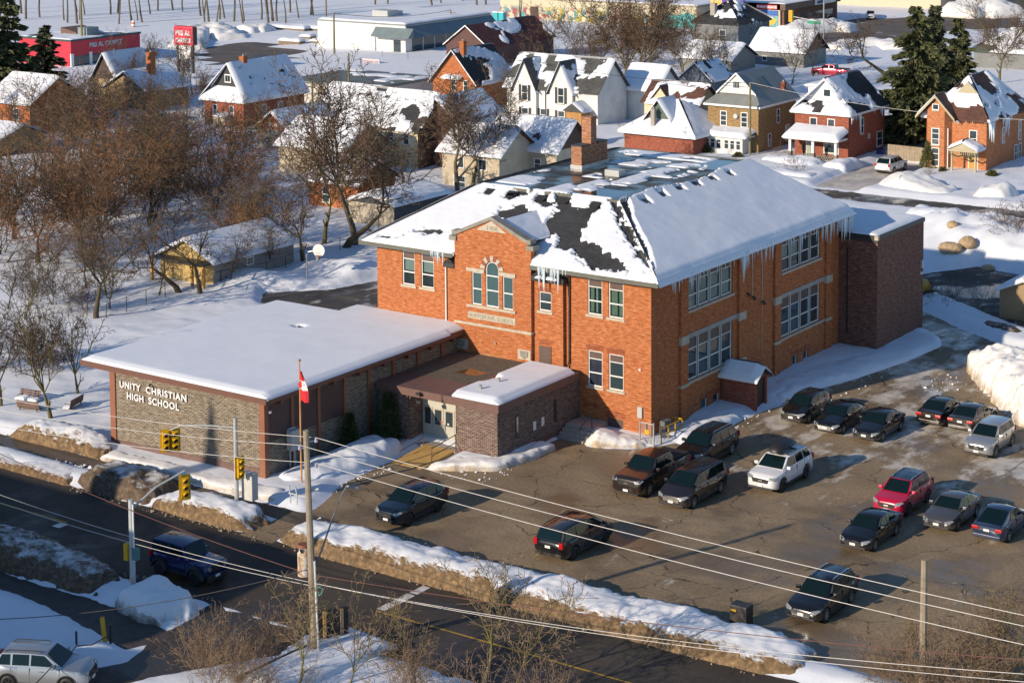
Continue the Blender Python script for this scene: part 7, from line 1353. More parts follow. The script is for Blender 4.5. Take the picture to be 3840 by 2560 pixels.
for i in range(2): tot += proto('lean%d' % i, BK_DARK, TW_BROWN, seed=90+i, H=9, forks=(3, 4), fork_h=(.35, .5), spread=.75, dens=1.0, r0=.24, lean=(.5*(1 if i else -.4), -.25), levels=4, twig=.016, curv=.2)
for i in range(2): tot += proto('thin%d' % i, BK_GREY, TW_GREY, seed=100+i, H=15, forks=(2, 3), fork_h=(.6, .75), spread=.4, dens=.55, r0=.24, levels=3, twig=.022, curv=.05)
for i in range(2): tot += proto('bush%d' % i, TW_BROWN, TW_BROWN, seed=110+i, H=2.6, multi=7, fork_h=(.1, .3), spread=.6, dens=1.1, r0=.05, levels=4, twig=.011)
for i in range(2): tot += proto('fore%d' % i, BK_MOSS, TW_PALE, seed=120+i, H=8, forks=(3, 5), fork_h=(.3, .5), spread=.6, dens=1.0, r0=.15, levels=4, twig=.014, curv=.16)
for i in range(2): tot += proto('scrub%d' % i, TW_PALE, TW_PALE, seed=130+i, H=4.2, multi=6, fork_h=(.15, .4), spread=.55, dens=1.05, r0=.06, levels=4, twig=.011, curv=.15)
print('tree quads', tot, 'time', round(time.time()-T0, 1))
def tree(key, x, y, h, label, group=None, rz=None, name='bare_tree', z=0., cat='tree', wide=1.):
    parts, top = PROTO[key]; s = h/top; t = thing(name, label, cat, (x, y, z), rnd.uniform(0, 6.28) if rz is None else rz, group); t.scale = (s*wide, s*wide, s)
    for nm, me in parts: link(nm, me, t)
    return t
def T(key, px, py, top, label, group=None, **k):
    p = G(px, py); return tree(key, p.x, p.y, max(1.5, hgt(p, top)), label, group, **k)
# single trees one can point to
T('big0', 1336, 932, 118, 'tallest bare tree with many upright limbs left of the school roof', rz=.6); T('big1', 1213, 925, 300, 'straight trunked bare tree just left of the tallest one', rz=2.)
T('big2', 1715, 735, 215, 'dark bare tree rising behind the left school eave', rz=1., wide=1.25); T('big1', 1768, 720, 260, 'slim bare tree crowding the one behind the left school eave')
T('lean1', 1490, 830, 420, 'leaning bare trunk with snow on it above the school roof corner', rz=2.2, wide=1.3); T('lean0', 1520, 815, 500, 'second leaning bare tree beside the dark garage', rz=3.6, wide=1.3)
T('big0', 2293, 425, -130, 'tall bare tree with wide crown in front of the white twin gable house', rz=2.6); T('big1', 2346, 398, -150, 'many limbed mossy bare tree right of the twin gable house', rz=4.); T('big2', 2400, 380, -60, 'dark bare tree behind the cream house', rz=.3)
T('mid1', 2565, 312, 30, 'pale trunked bare tree behind the cream house ridge'); T('mid2', 2677, 318, 90, 'bare tree left of the grey metal roof'); T('mid0', 2717, 315, 110, 'leaning bare tree just above the grey metal roof')
T('mid1', 3050, 296, 40, 'bare tree in front of the magenta pickup truck', rz=1.); T('mid2', 2967, 332, 120, 'small bare tree above the tan brick house', rz=.2)
T('big1', 3746, 322, -60, 'large spreading bare tree behind the ornate orange house', rz=1.1); T('lean1', 3330, 300, 40, 'bare tree sprawling left of the spruces', rz=3., wide=1.4)
T('park0', 196, 1588, 1050, 'many limbed park tree nearest the benches', rz=1.); T('park1', 296, 1494, 1080, 'park tree beside the gym roof corner', rz=2.); T('park1', 0, 1545, 1060, 'park tree cut by the left frame edge', rz=3.3)
for i, (px, py, top, key) in enumerate(((366, 1212, 790, 'lean0'), (326, 1098, 760, 'mid1'), (594, 1122, 900, 'mid2'), (680, 1112, 760, 'lean1'), (745, 1118, 740, 'lean0'), (862, 1084, 820, 'mid0'), (1290, 945, 500, 'lean1'), (1130, 1010, 640, 'lean0'), (1060, 985, 700, 'mid1'), (1345, 800, 560, 'mid2'), (1010, 1030, 800, 'mid0'))):
    T(key, px, py, top, 'twisted bare tree in the row along the snowy fence line', 'bare trees along the fence line', wide=1.2)
# thicket on the left
r2 = random.Random(5)
for i in range(50):
    px, py = r2.uniform(-60, 930), r2.uniform(440, 1010); 
    if px > 640 and py < 560: continue
    p = G(px, py); tree(r2.choice(['rust0', 'rust1', 'rust2', 'mid0', 'mid1', 'mid2']), p.x, p.y, r2.uniform(6.5, 12), 'bare brown tree in the dense thicket left of the school', 'trees of the left thicket', wide=r2.uniform(1., 1.35))
for i in range(16):
    px, py = r2.uniform(-40, 420), r2.uniform(1020, 1420); p = G(px, py)
    if px > 250 and py > 1200: continue
    tree(r2.choice(['park0', 'park1', 'rust2', 'mid0']), p.x, p.y, r2.uniform(3.5, 5.5), 'dense brown bare tree in the park edge above the benches', 'trees at the park edge', wide=1.25)
for i in range(14):
    px, py = r2.uniform(560, 1000), r2.uniform(560, 900); p = G(px, py); tree(r2.choice(['rust0', 'rust1', 'bush0', 'bush1']), p.x, p.y, r2.uniform(3, 6), 'rusty brown scrub tree between thicket and back gardens', 'rusty scrub behind the gardens', wide=1.3)
# rows along the top
for i in range(58):
    px = r2.choice([r2.uniform(-20, 700), r2.uniform(700, 1150), r2.uniform(1150, 2000)]); p = G(px, r2.uniform(45, 100) if px < 1180 or px > 1850 else r2.uniform(-20, 30)); tree(r2.choice(['thin0', 'thin1']), p.x, p.y, r2.uniform(11, 18), 'thin bare trunk in the row along the top of the picture', 'thin trees along the top edge')
for i in range(16):
    px = 2080+i*36+r2.uniform(-20, 20); p = G(px, r2.uniform(190, 330)); tree(r2.choice(['mid0', 'mid1', 'mid2', 'rust2']), p.x, p.y, r2.uniform(7, 11), 'bare tree in the grove before the mural wall', 'grove before the mural wall', wide=1.1)
for px, py, top in ((1910, 640, 420), (1985, 650, 480), (2030, 640, 500), (1950, 420, 200), (1990, 330, 150), (2500, 570, 440), (2440, 560, 430), (2360, 570, 450), (2570, 590, 470), (1480, 560, 330), (1590, 590, 380)): T(r2.choice(['mid0', 'mid2']), px, py, top, 'small bare tree in the gardens right behind the school roof', 'garden trees behind the school')
for px, py, top in ((430, 330, 100), (560, 320, 120), (480, 380, 180), (690, 360, 90), (720, 370, 130), (600, 400, 190), (330, 430, 260), (150, 480, 300), (60, 430, 180), (10, 520, 250), (400, 450, 260), (500, 440, 240), (620, 470, 250), (700, 460, 230), (260, 460, 230), (760, 440, 240), (560, 500, 270), (450, 520, 280)): T(r2.choice(['mid0', 'mid1', 'big2']), px, py, top, 'bare dark tree around the red shop and pylon sign', 'trees around the red shop')
for px, py, s in ((3540, 890, 2.6), (3580, 880, 2.6), (3700, 900, 3), (3720, 880, 2.6), (3480, 1140, 2.2), (3560, 1150, 2.8), (3690, 1160, 2.2), (3350, 690, 2.), (2960, 640, 2.4), (3000, 660, 2.), (2900, 590, 2.2), (2560, 600, 2), (3480, 670, 1.6), (3050, 560, 1.8), (2940, 520, 1.8)): p = G(px, py); tree(r2.choice(['bush0', 'bush1']), p.x, p.y, s, 'bare multi-stemmed bush standing in the snow by the side street', 'bare bushes by the side street', name='bare_bush', cat='bush')
p = G(3900, 990); tree('rust2', p.x, p.y, 5.6, 'brown twiggy bush at the right edge above the ochre shed', wide=1.7, name='bare_bush', cat='bush'); p = G(3830, 900); tree('rust2', p.x+1, p.y+2, 4.6, 'second brown bush at the right edge behind the first', wide=1.5, name='bare_bush', cat='bush')
# foreground trees along the south side of the street
for i, (px, py, top, key, lb) in enumerate(((1785, 2620, 2060, 'fore0', 'mossy foreground tree at the bottom centre'), (1925, 2640, 2090, 'fore1', 'mossy foreground tree right of the bottom centre one'), (1300, 2640, 2160, 'fore1', 'thin grey foreground tree before the crossing stop line'), (1075, 2660, 2150, 'fore0', 'thin bare tree beside the foot of the near utility pole'), (1560, 2640, 2240, 'fore1', 'low thin foreground tree below the stop line'))): T(key, px, py, top, lb, wide=1.05)
for i in range(20):
    px, py = r2.uniform(720, 1180), r2.uniform(2480, 2680); p = G(px, py); tree(r2.choice(['scrub0', 'scrub1']), p.x, p.y, r2.uniform(1.6, 3.0), 'pale leafless scrub in the bottom foreground left of the pole', 'foreground scrub left of the pole', name='bare_bush', cat='bush')
for i in range(9):
    px, py = r2.uniform(1450, 2150), r2.uniform(2600, 2760); p = G(px, py); tree(r2.choice(['scrub0', 'scrub1']), p.x, p.y, r2.uniform(2.0, 3.4), 'pale leafless scrub around the foreground trees', 'foreground scrub bottom centre', name='bare_bush', cat='bush')
for i in range(26):
    px, py = r2.uniform(3240, 3980), r2.uniform(2480, 2720); p = G(px, py)
    tree(r2.choice(['fore0', 'fore1', 'scrub0', 'scrub1']), p.x, p.y, (1.5+(px-3240)/740*3.2)*r2.uniform(.8, 1.25), 'bare brown tree in the thicket at the bottom right corner', 'thicket at the bottom right', wide=1.25)
# spruces
NEEDLE = mat('spruce_needles', (.075, .085, .032), .85, var=.5, scale=2.5); NEEDLE2 = mat('dark_spruce_needles', (.045, .056, .026), .85, var=.5, scale=2.5)
def spruce_mesh(seed, H, R, m):
    r = np.random.RandomState(seed); P = []; D = []
    z = H*.14
    while z < H*.98:
        f = (z-H*.14)/(H*.86); L0 = R*(1-f)**.8*(.75+.5*r.rand()); nb = int(5+5*(1-f))
        for k in range(nb):
            if r.rand() < .26: continue
            a = r.rand()*2*pi; Lb = max(.3, L0*(.55+.6*r.rand())); n = int(34*Lb)+10; t = r.rand(n)**.8; dz = -.28*t*Lb+.22*(t*Lb/max(.5, Lb))**2*Lb*.5
            wd = .30*Lb*(1-t*.75)*r.normal(size=n)*.5; px_ = np.cos(a)*t*Lb-np.sin(a)*wd; py_ = np.sin(a)*t*Lb+np.cos(a)*wd
            P.append(np.stack([px_, py_, z+dz-np.abs(r.normal(size=n))*.10*Lb*.5], 1)); D.append(np.stack([np.cos(a+wd*1.2), np.sin(a+wd*1.2), np.full(n, -.35)], 1))
        z += H*.022*(.7+.6*r.rand())
    P = np.concatenate(P); D = np.concatenate(D); D += r.normal(size=D.shape)*.3; D /= np.linalg.norm(D, axis=1)[:, None]; s = .42*(.6+.8*r.rand(len(P), 1)); sd2 = np.cross(D, r.normal(size=D.shape)); sd2 /= np.linalg.norm(sd2, axis=1)[:, None]
    V = np.stack([P-sd2*s*.28, P+D*s*.5-sd2*s*.34, P+D*s*1.1, P+sd2*s*.28], 1).reshape(-1, 3); return mesh_np('foliage', V, np.arange(len(P)*4).reshape(-1, 4), m)
SPM = [spruce_mesh(3, 12, 3.9, NEEDLE), spruce_mesh(4, 12, 2.9, NEEDLE2), spruce_mesh(5, 12, 3.2, NEEDLE)]
TRK = MB().tube([(0, 0, -.2), (0, 0, 5), (.1, 0, 11.6)], [.22, .15, .02], 8); TRKM = bpy.data.meshes.new('trunk'); TRKM.from_pydata(TRK.v, [], TRK.f); TRKM.materials.append(BK_GREY)
def spruce(i, px, py, top, label, wide=1.):
    p = G(px, py); h = hgt(p, top); s = h/12.; t = thing('spruce_tree', label, 'tree', (p.x, p.y, 0), rnd.uniform(0, 6)); t.scale = (s*wide, s*wide, s); link('foliage', SPM[i], t); link('trunk', TRKM, t)
spruce(0, 3430, 560, 15, 'tallest spruce between the red brick and ornate orange houses'); spruce(1, 3500, 500, 15, 'narrow dark spruce right behind the tallest one'); spruce(2, 3590, 430, 60, 'sparse lower spruce right of the other two', 1.15); spruce(1, 3380, 545, 300, 'small dark spruce at the left foot of the tallest one', 1.3)
spruce(2, 40, 470, -40, 'spruce at the upper left edge before the red shop', 1.); spruce(1, 175, 420, 90, 'dark spruce overlapping the red shop wall', 1.3); spruce(0, -40, 480, 40, 'spruce cut by the left frame edge', 1.2)
p = G(3495, 640); cedar('conical green cedar beside the ornate orange house bay', p.x-.3, p.y, 3.5, 1.2, 5, CEDARY); p = G(3700, 668); cedar('low olive shrub at the right of the ornate porch', p.x+.8, p.y-.6, .9, 1.0, 6, CEDARY); p = G(2650, 585); cedar('round snowy evergreen left of the enclosed white porch', p.x, p.y, 1.1, .9, 7, CEDARY); p = G(2760, 600); cedar('round evergreen bush before the enclosed white porch', p.x+.6, p.y-.6, .9, .9, 8, CEDARY); p = G(3535, 655); cedar('small evergreen left of the ornate porch steps', p.x, p.y, .7, .6, 9, CEDARY)
# ------------------------------------------------------------------ poles, signals, wires, street furniture
def at(o): return at0(o)
pp = G(950+520/2.24, 1860+1340/2.24, .3); PX, PY_ = pp.x, pp.y; ph = .3+hgt((PX, PY_), 1614)*1.
up = thing('utility_pole', 'tall grey wooden utility pole with rusty transformer in the foreground', 'utility pole', (PX, PY_, 0)); topx = G(1147, 1614, ph)
lx = (topx.x-PX, topx.y-PY_); P1 = lambda z: Vector((PX+lx[0]*z/ph, PY_+lx[1]*z/ph, z))
at(MB().tube([P1(0), P1(ph*.5), P1(ph)], [.19, .16, .13], 10).build('pole', POLEW, up)); at(MB().tube([P1(.0)+Vector((.27, -.05, 0)), P1(5.0)+Vector((.2, 0, 0))], .05, 7).build('cable_guard', mat('pale_conduit', (.6, .6, .58), .5), up))
tc = P1(4.9)+Vector((-.52, .1, 0)); v = MB(); v.tube([tc+Vector((0, 0, -.75)), tc+Vector((0, 0, .55)), tc+Vector((0, 0, .62))], [.30, .30, .24], 14); m, t, b, N, L = nodes('rusty_grey_tank'); n1 = noise(N, L, 3., 6); L(ramp(N, L, n1, (.42, (.55, .54, .50)), (.52, (.42, .30, .18)), (.66, (.16, .05, .025))), b.inputs['Base Color']); b.inputs['Roughness'].default_value = .6; tr = at(v.build('transformer', m, up, smooth=40))
MB().tube([tc+Vector((0, 0, .60)), tc+Vector((0, 0, .72))], [.31, .27], 14).build('lid', mat('rust_lid', (.20, .07, .04), .7), tr); v = MB()
for a in (-.12, .12): v.tube([tc+Vector((a, -.28, .42)), tc+Vector((a, -.38, .60))], .05, 6)
v.build('bushing', DARK, tr); at(MB().box(tc.x+.2, tc.y-.1, tc.z-.4, PX+.0, tc.y+.1, tc.z-.3).build('bracket', STEEL, up))
v = MB(); q = P1(ph-3.2); v.tube([q, q+Vector((-1.1, -.1, .05))], .04, 5)
for k in (-1.0, -.6): v.tube([q+Vector((k, -.1, .05)), q+Vector((k-.05, -.15, .45))], .035, 5); v.tube([q+Vector((k, -.1, .05)), q+Vector((k, -.1, -.4))], .03, 5)
v.tube([q+Vector((0, .1, .3)), q+Vector((.35, .3, .4))], .06, 6); at(v.build('fuse_arm', GREYP, up))
ins = []
for dz, dx, dy in ((-.55, .55, .35), (-.85, -.45, -.2), (-1.75, .5, .3)): a = P1(ph+dz); e = a+Vector((dx*.5, dy, .05)); at(MB().tube([a, e], [.035, .03], 6).build('insulator_arm', STEEL, up)); at(MB().tube([e+Vector((0, 0, -.08)), e+Vector((0, 0, .14))], [.09, .05], 8).build('insulator', mat('lilac_insulator', (.35, .33, .45), .3), up)); ins.append(e+Vector((0, 0, .12)))
for z, sgn, mm, rr in ((3.55, -.42, BLACK, .28), (3.6, .42, mat('green_cable', (.18, .42, .32), .6), .2)): c = P1(z)+Vector((sgn, 0, 0)); at(MB().tube([c+Vector((rr*cos(t/10*6.28)*.7, .1*sin(t*1.3), rr*sin(t/10*6.28))) for t in range(23)], .02, 5).build('cable_coil', mm, up))
# bracket lamp reaching over the pavement
la = P1(4.2); e = onY(1300, 1822, PY_+1.5); v = MB(); d_ = e-la; a_ = [la, la+d_*.3+Vector((0, 0, .05)), la+d_*.6+Vector((0, 0, .22)), la+d_*.85+Vector((0, 0, .2)), e]; LG = mat('dull_lamp_grey', (.16, .17, .18), .5, .3); v.tube(a_, .04, 6); at(v.build('lamp_arm', LG, up)); v = MB(); v.tube([e, e+Vector((.42, .2, -.02)), e+Vector((.55, .25, -.04))], [.06, .13, .07], 8); at(v.build('lamp_head', LG, up))
# second pole inside the right thicket, poles of the back streets
def pole(px, py, top, label, m=OLDPOLE, r=.15, name='utility_pole', arms=0, z=0.):
    p = G(px, py); h = hgt(p, top); t = thing(name, label, 'utility pole', (p.x, p.y, 0)); MB().tube([(0, 0, -.2), (0, 0, h*.5), (0, 0, h)], [r, r*.88, r*.72], 8).build('pole', m, t)
    for k in range(arms): MB().box(-1.1, -.06, h-.5-k*.7, 1.1, .06, h-.38-k*.7).build('cross_arm', WOOD, t)
    return Vector((p.x, p.y, h))
p2 = pole(3460, 2580, 2097, 'pale weathered utility pole wrapped in the bottom right thicket', POLEW, .2)
b1 = pole(2812, 595, 310, 'olive green utility pole in front of the tan brick house', OLDPOLE, .16); b2 = pole(1993, 455, 225, 'olive utility pole before the left gable of the white house', OLDPOLE, .15)
b3 = pole(310, 248, -60, 'mossy green utility pole in front of the red shop wall', OLDPOLE, .2); b4 = pole(1254, 212, 50, 'brown utility pole at the left wall of the white shop', OLDPOLE, .2); b5 = pole(1225, 168, -20, 'dark pole with lamp box beside the white shop', WOOD, .18, arms=0); b6 = pole(1692, 170, 38, 'thin cross armed pole before the blue grey awning', WOOD, .12, arms=1)
b7 = pole(1310, 400, 200, 'short dead wooden pole behind the tallest bare tree', OLDPOLE, .17); b8 = pole(1175, 560, 300, 'pole hidden among the limbs left of the tallest tree', OLDPOLE, .16); b9 = pole(3088, 165, -60, 'grey steel pole carrying a signal arm by the far street', STEEL, .14)
v = MB(); s = thing('signal_arm', 'far traffic signal with green street sign on a white arm', 'traffic signal', tuple(b9)); e = Vector((b9.x, b9.y, hgt(b9, 85))); q = onY(2968, 62, b9.y-1); s.location = (0, 0, 0)
MB().tube([e, Vector((q.x, q.y, q.z))], .07, 6).build('arm', WHITE, s); MB().box(q.x-.45, q.y-.3, q.z-1.0, q.x+.3, q.y+.3, q.z+1.1).build('signal_head', YELLOW, s); g_ = e.lerp(q, .3); v = MB(); v.box(g_.x-1.3, g_.y-.05, g_.z-.6, g_.x+1.3, g_.y+.05, g_.z-.05); ss_ = v.build('street_sign', mat('sign_green', (.02, .30, .18), .5), s)
# traffic signals in front
def sighead(par, c, rz, twin=False):
    R = Matrix.Translation(c) @ Matrix.Rotation(rz, 4, 'Z')
    for k in ((-.27, .27) if twin else (0,)):
        v = MB(); v.box(k-.18, -.14, -.55, k+.18, .14, .55); v.xf(R); h_ = at(v.build('signal_head', YELLOW, par, bevel=.02))
        v = MB(); v.box(k-.30, .02, -.66, k+.30, .04, .66); v.xf(R); v.build('backboard', YELLOW, h_)
        for z in (.35, 0, -.35):
            v = MB(); v.tube([(k, -.13, z), (k, -.16, z)], .125, 10); v.xf(R); v.build('lens', mat('dark_lens', (.03, .02, .02), .2), h_); v = MB()
            for i in range(6): a0, a1 = pi*.05+pi*.9*i/6, pi*.05+pi*.9*(i+1)/6; v.poly(*[(k+.14*cos(a), y, z+.14*sin(a)) for a, y in ((a0, -.14), (a1, -.14), (a1, -.34), (a0, -.34))])
            v.xf(R); v.build('visor', YELLOW, h_)
sp = G(1990/2.24, 1250+1425/2.24, .45); sh_ = .45+hgt((sp.x, sp.y), 1567)-.45
sg1 = thing('traffic_signal', 'grey signal pole with twin yellow heads before the gym lettering wall', 'traffic signal', (sp.x, sp.y, 0)); at(MB().tube([(sp.x, sp.y, 0), (sp.x, sp.y, sh_)], [.13, .11], 10).build('pole', GREYP, sg1))
arm = [(sp.x, sp.y, sh_-.55), (sp.x-1.6, sp.y-.9, sh_-.45), (sp.x-2.7, sp.y-1.6, sh_-.5), (sp.x-3.2, sp.y-1.9, sh_-.75)]; at(MB().tube(arm, .05, 6).build('arm', GREYP, sg1)); sighead(sg1, Vector((sp.x-3.2, sp.y-1.9, sh_-1.35)), radians(55), True)
sighead(sg1, Vector((sp.x+.38, sp.y-.1, 2.6)), radians(75)); at(MB().box(sp.x+.05, sp.y+.35, .6, sp.x+.85, sp.y+.85, 2.15).build('control_cabinet', mat('control_grey', (.5, .5, .48), .5), sg1, bevel=.02))
sp = G(1120/2.24, 1860+835/2.24, .2); sh_ = .2+hgt((sp.x, sp.y), 1872)-.2
sg2 = thing('traffic_signal', 'near signal pole with long arm over the street at the lower left', 'traffic signal', (sp.x, sp.y, 0)); at(MB().tube([(sp.x, sp.y, 0), (sp.x, sp.y, sh_)], [.15, .13], 10).build('pole', mat('pale_blue_grey_pole', (.42, .45, .46), .5), sg2)); at(MB().tube([(sp.x+.18, sp.y-.05, 2.), (sp.x+.18, sp.y-.05, sh_-.2)], .04, 6).build('conduit', WHITE, sg2))
ea = onY(692, 1765, sp.y+3.0); arm = [(sp.x, sp.y, sh_-.5), ((sp.x+ea.x)/2-.1, sp.y+1.5, (sh_-.5+ea.z)/2+.15), (ea.x, ea.y, ea.z)]; at(MB().tube(arm, .055, 6).build('arm', GREYP, sg2)); sighead(sg2, Vector((ea.x, ea.y, ea.z-.85)), radians(60), False)
at(MB().box(sp.x-.42, sp.y-.2, 2.0, sp.x-.16, sp.y+.1, 2.85).build('walk_signal', YELLOW, sg2, bevel=.03)); at(MB().box(sp.x+.1, sp.y-.15, 2.1, sp.x+.4, sp.y+.15, 2.7).build('push_box', mat('teal_box', (.08, .2, .2), .5), sg2, bevel=.02)); at(MB().box(sp.x-.05, sp.y-.17, .95, sp.x+.12, sp.y-.14, 1.2).build('crossing_notice', mat('notice_pink', (.55, .3, .25)), sg2))
# wires
def wire(label, pts, sag, r=.015, m=None):
    pts = [Vector(p) for p in pts]; out = []
    for a, b_ in zip(pts, pts[1:]):
        for i in range(13): t = i/12; q = a.lerp(b_, t); q.z -= sag*4*t*(1-t); out.append(q)
    o = MB().tube(out, r, 5, False).build('overhead_wire', m or WIRE, None); return tag(o, label, 'wire', 'overhead wires')
WIRE = mat('bare_aluminium_wire', (.55, .53, .50), .5, .3, var=.1); WIREB = mat('black_cable', (.02, .02, .02), .6); WIRER = mat('reddish_cable', (.13, .05, .04), .7)
for i, (nm, wl, wr) in enumerate((('topmost', (560/2.24*0, 1250+505/2.24), (3840, 2290)), ('middle', (0, 1250+610/2.24), (3840, 2330)), ('lowest', (0, 1250+742/2.24), (3840, 2400)))):
    c = ins[i]; a = onY(wl[0], wl[1], c.y-1.2); b_ = onY(wr[0], wr[1], c.y+.8); a = c+(a-c)*1.25; b_ = c+(b_-c)*1.15
    wire(nm+' of the three pale power wires left of the near pole', [a, c], .35); wire(nm+' of the three pale power wires right of the near pole', [c, b_], .35)
def wpx(label, pl, m=None, r=.018, sag=.1, y=None):
    pts = [onY(px, py, y if yy is None else yy) for px, py, yy in pl]; return wire(label, pts, sag, r, m)
for lb, py0 in (('upper', 1860-15), ('lower', 1860+15)):
    a = onY(-60, py0-12, PY_-.3); c = P1(3.9); wire(lb+' twisted pale cable over the street left of the near pole', [a, (c.x, c.y, c.z-(.15 if lb == 'lower' else 0))], .3, .014); b_ = onY(3900, 2560+(0 if lb == 'lower' else -30), PY_-.2); wire(lb+' pale cable over the street right of the near pole', [c, b_], .5, .013)
c = P1(4.6); a = onY(-60, 1860+1035/2.24, -44); wire('black cable sagging from the lower left to the near pole', [a, c], .5, .02, WIREB)
c2 = onY(3900, 2478, PY_+1); wire('reddish cable along the roadside bank right of the near pole', [P1(4.3), c2], .35, .018, WIRER); a = onY(-60, 1672, PY_+1); wire('reddish cable left of the near pole', [a, P1(4.3)], .35, .018, WIRER)
q = P1(4.3).lerp(c2, .245); q.z -= .25; wire('black drop wire crossing the street below the bank', [q, onY(1330, 2440, PY_-3)], .1, .014, WIREB); q = P1(4.3).lerp(c2, .60); q.z -= .33; wire('second black drop wire crossing the street', [q, onY(2140, 2540, PY_-3)], .1, .014, WIREB)
wire('thin wire over the houses toward the olive pole', [b2, b1], .9, .03, WIREB); wire('thin wire from the olive pole across the brick houses', [b1, onY(3860, 450, b1.y+6)], .8, .03, WIRE); wire('wire across the white shop front', [b4, b6], .9, .04, WIREB)
# sign seen from behind, boards, utility cabinet, bollards and rope
p = G(1250, 2440); sb = thing('sign_board', 'black sign board on two timber posts seen from behind by the near pole', 'sign', (p.x, p.y, 0), radians(58))
MB().box(-.75, -.02, .75, .75, .02, 2.05).build('board', mat('black_board', (.012, .012, .013), .5), sb)
for x in (-.42, .42): MB().box(x-.07, -.12, -.1, x+.07, -.021, 2.0).build('post', PLYWOOD if x < 0 else WOOD, sb)
a, b_ = G(900, 2590), G(1290, 2410); rw = thing('low_roof_edge', 'dark low wall edge running to the sign at the bottom', 'wall', (a.x, a.y, 0)); d_ = (b_-a).normalized(); n_ = Vector((-d_.y, d_.x, 0)); v = MB(); v.prism([a, b_, b_+n_*.35, a+n_*.35], (0, 0, .55)); at(v.build('wall', mat('dark_timber', (.05, .045, .04), .85, var=.3), rw)); sn = snow_slope('wall_snow', a-n_*2.6+Vector((0, 0, .35)), d_, n_, (b_-a).length*1.1, 2.4, th=.4, parent=rw, res=.2); at(sn)
p = G(2780, 2350); uc = thing('utility_cabinet', 'dark brown utility cabinet with yellow label in the roadside snow', 'cabinet', (p.x, p.y, 0)); MB().box(-.45, -.35, 0, .45, .35, 1.15).build('cabinet', mat('dark_brown_box', (.045, .038, .035), .5), uc, bevel=.03); MB().box(-.42, -.362, .85, -.1, -.352, .95).build('label', YELLOW, uc)
for i, (px, py, lb) in enumerate(((287, 2420, 'black rope post nearest the yellow bollard'), (118*1.6327, 2500, 'black rope post left of the middle one'), (414, 2390, 'black rope post beside the yellow bollard'))):
    p = G(px, py, .35); t = thing('rope_post', lb, 'post', (p.x, p.y, 0)); MB().tube([(0, 0, 0), (0, 0, 1.0)], .05, 8).build('post', BLACK, t); MB().tube([(0, 0, 1.0), (0, 0, 1.04)], .06, 8).build('cap', DARK, t)
p = G(405, 2390, .35); t = thing('bollard', 'leaning yellow steel bollard in the shaded snow', 'bollard', (p.x-.2, p.y, 0)); MB().tube([(.0, 0, 0), (-.22, .05, 1.25)], .11, 10).build('tube', YELLOW, t); MB().tube([(-.22, .05, 1.25), (-.225, .05, 1.27)], .11, 10).build('rim', mat('rust_rim', (.2, .1, .05)), t)
R1, R2, R3 = G(287, 2420, 1.3), G(118*1.6327, 2500, 1.3), G(400, 2385, 1.1); tag(MB().tube([R3, R3.lerp(R1, .5)-Vector((0, 0, .18)), R1, R1.lerp(R2, .5)-Vector((0, 0, .15)), R2, R2+(R2-R1)*.9-Vector((0, 0, .2))], .025, 5, False).build('barrier_rope', BLACK), 'dark rope strung between the posts at the lower left', 'rope')
# benches
def bench(label, px, py, rz, snowy=True):
    p = G(px, py, .25); t = thing('park_bench', label, 'bench', (p.x, p.y, .12), rz)
    for i in range(3): MB().box(-.85, -.45+i*.16, .44, .85, -.32+i*.16, .48).build('seat_slat', WOOD, t)
    for i in range(3): MB().box(-.85, .06+i*.03, .55+i*.15, .85, .09+i*.03, .67+i*.15).build('back_slat', mat('brown_slat', (.14, .075, .05), .7), t)
    for x in (-.65, .65): MB().tube([(x, -.42, 0), (x, -.42, .44), (x, .02, .42), (x, .14, .98)], .03, 6).build('leg', DARK, t); MB().tube([(x, .02, .42), (x, .1, 0)], .03, 6).build('leg', DARK, t); MB().tube([(x, -.45, .66), (x, .08, .66)], .025, 6).build('armrest', DARK, t)
    if snowy: snow_slope('seat_snow', (-.8, -.45, .48), (1, 0, 0), (0, 1, 0), 1.6, .45, th=.16, parent=t, res=.08, lip=.03)
bench('park bench farthest from the street facing the camera', 112, 1508, radians(10)); bench('park bench seen from behind nearest the street snow pile', 108, 1550, radians(195), False); bench('park bench deep in snow seen end on near the gym', 284, 1535, radians(-72))
# basketball hoop
p = G(1152, 1058, .3); bh = thing('basketball_hoop', 'grey basketball post with white fan backboard in the snowy back court', 'basketball hoop', (p.x, p.y, 0)); hh = .3+hgt(p, 940)-.3
MB().tube([(0, 0, 0), (0, 0, hh-.35), (.15, .05, hh-.1), (.5, .15, hh), (1.0, .3, hh+.05)], .07, 8).build('post', STEEL, bh); v = MB(); v.prism([(1.15+.62*cos(a)*.8, .33+.62*cos(a)*.3-.1, hh+.12+.55*sin(a)) for a in [i*pi/8 for i in range(16)]], (.03, -.06, 0)); v.build('backboard', WHITE, bh); v = MB(); v.tube([(1.3+.23*cos(a), -.05+.23*sin(a), hh-.28) for a in [i*pi/6 for i in range(13)]], .02, 5); v.build('rim', mat('orange_rim', (.5, .15, .05)), bh); v = MB(); v.tube([(1.3, -.05, hh-.3), (1.3, -.05, hh-.65)], [.22, .13], 8, False); v.build('net', mat('net_grey', (.3, .3, .3), .8), bh)
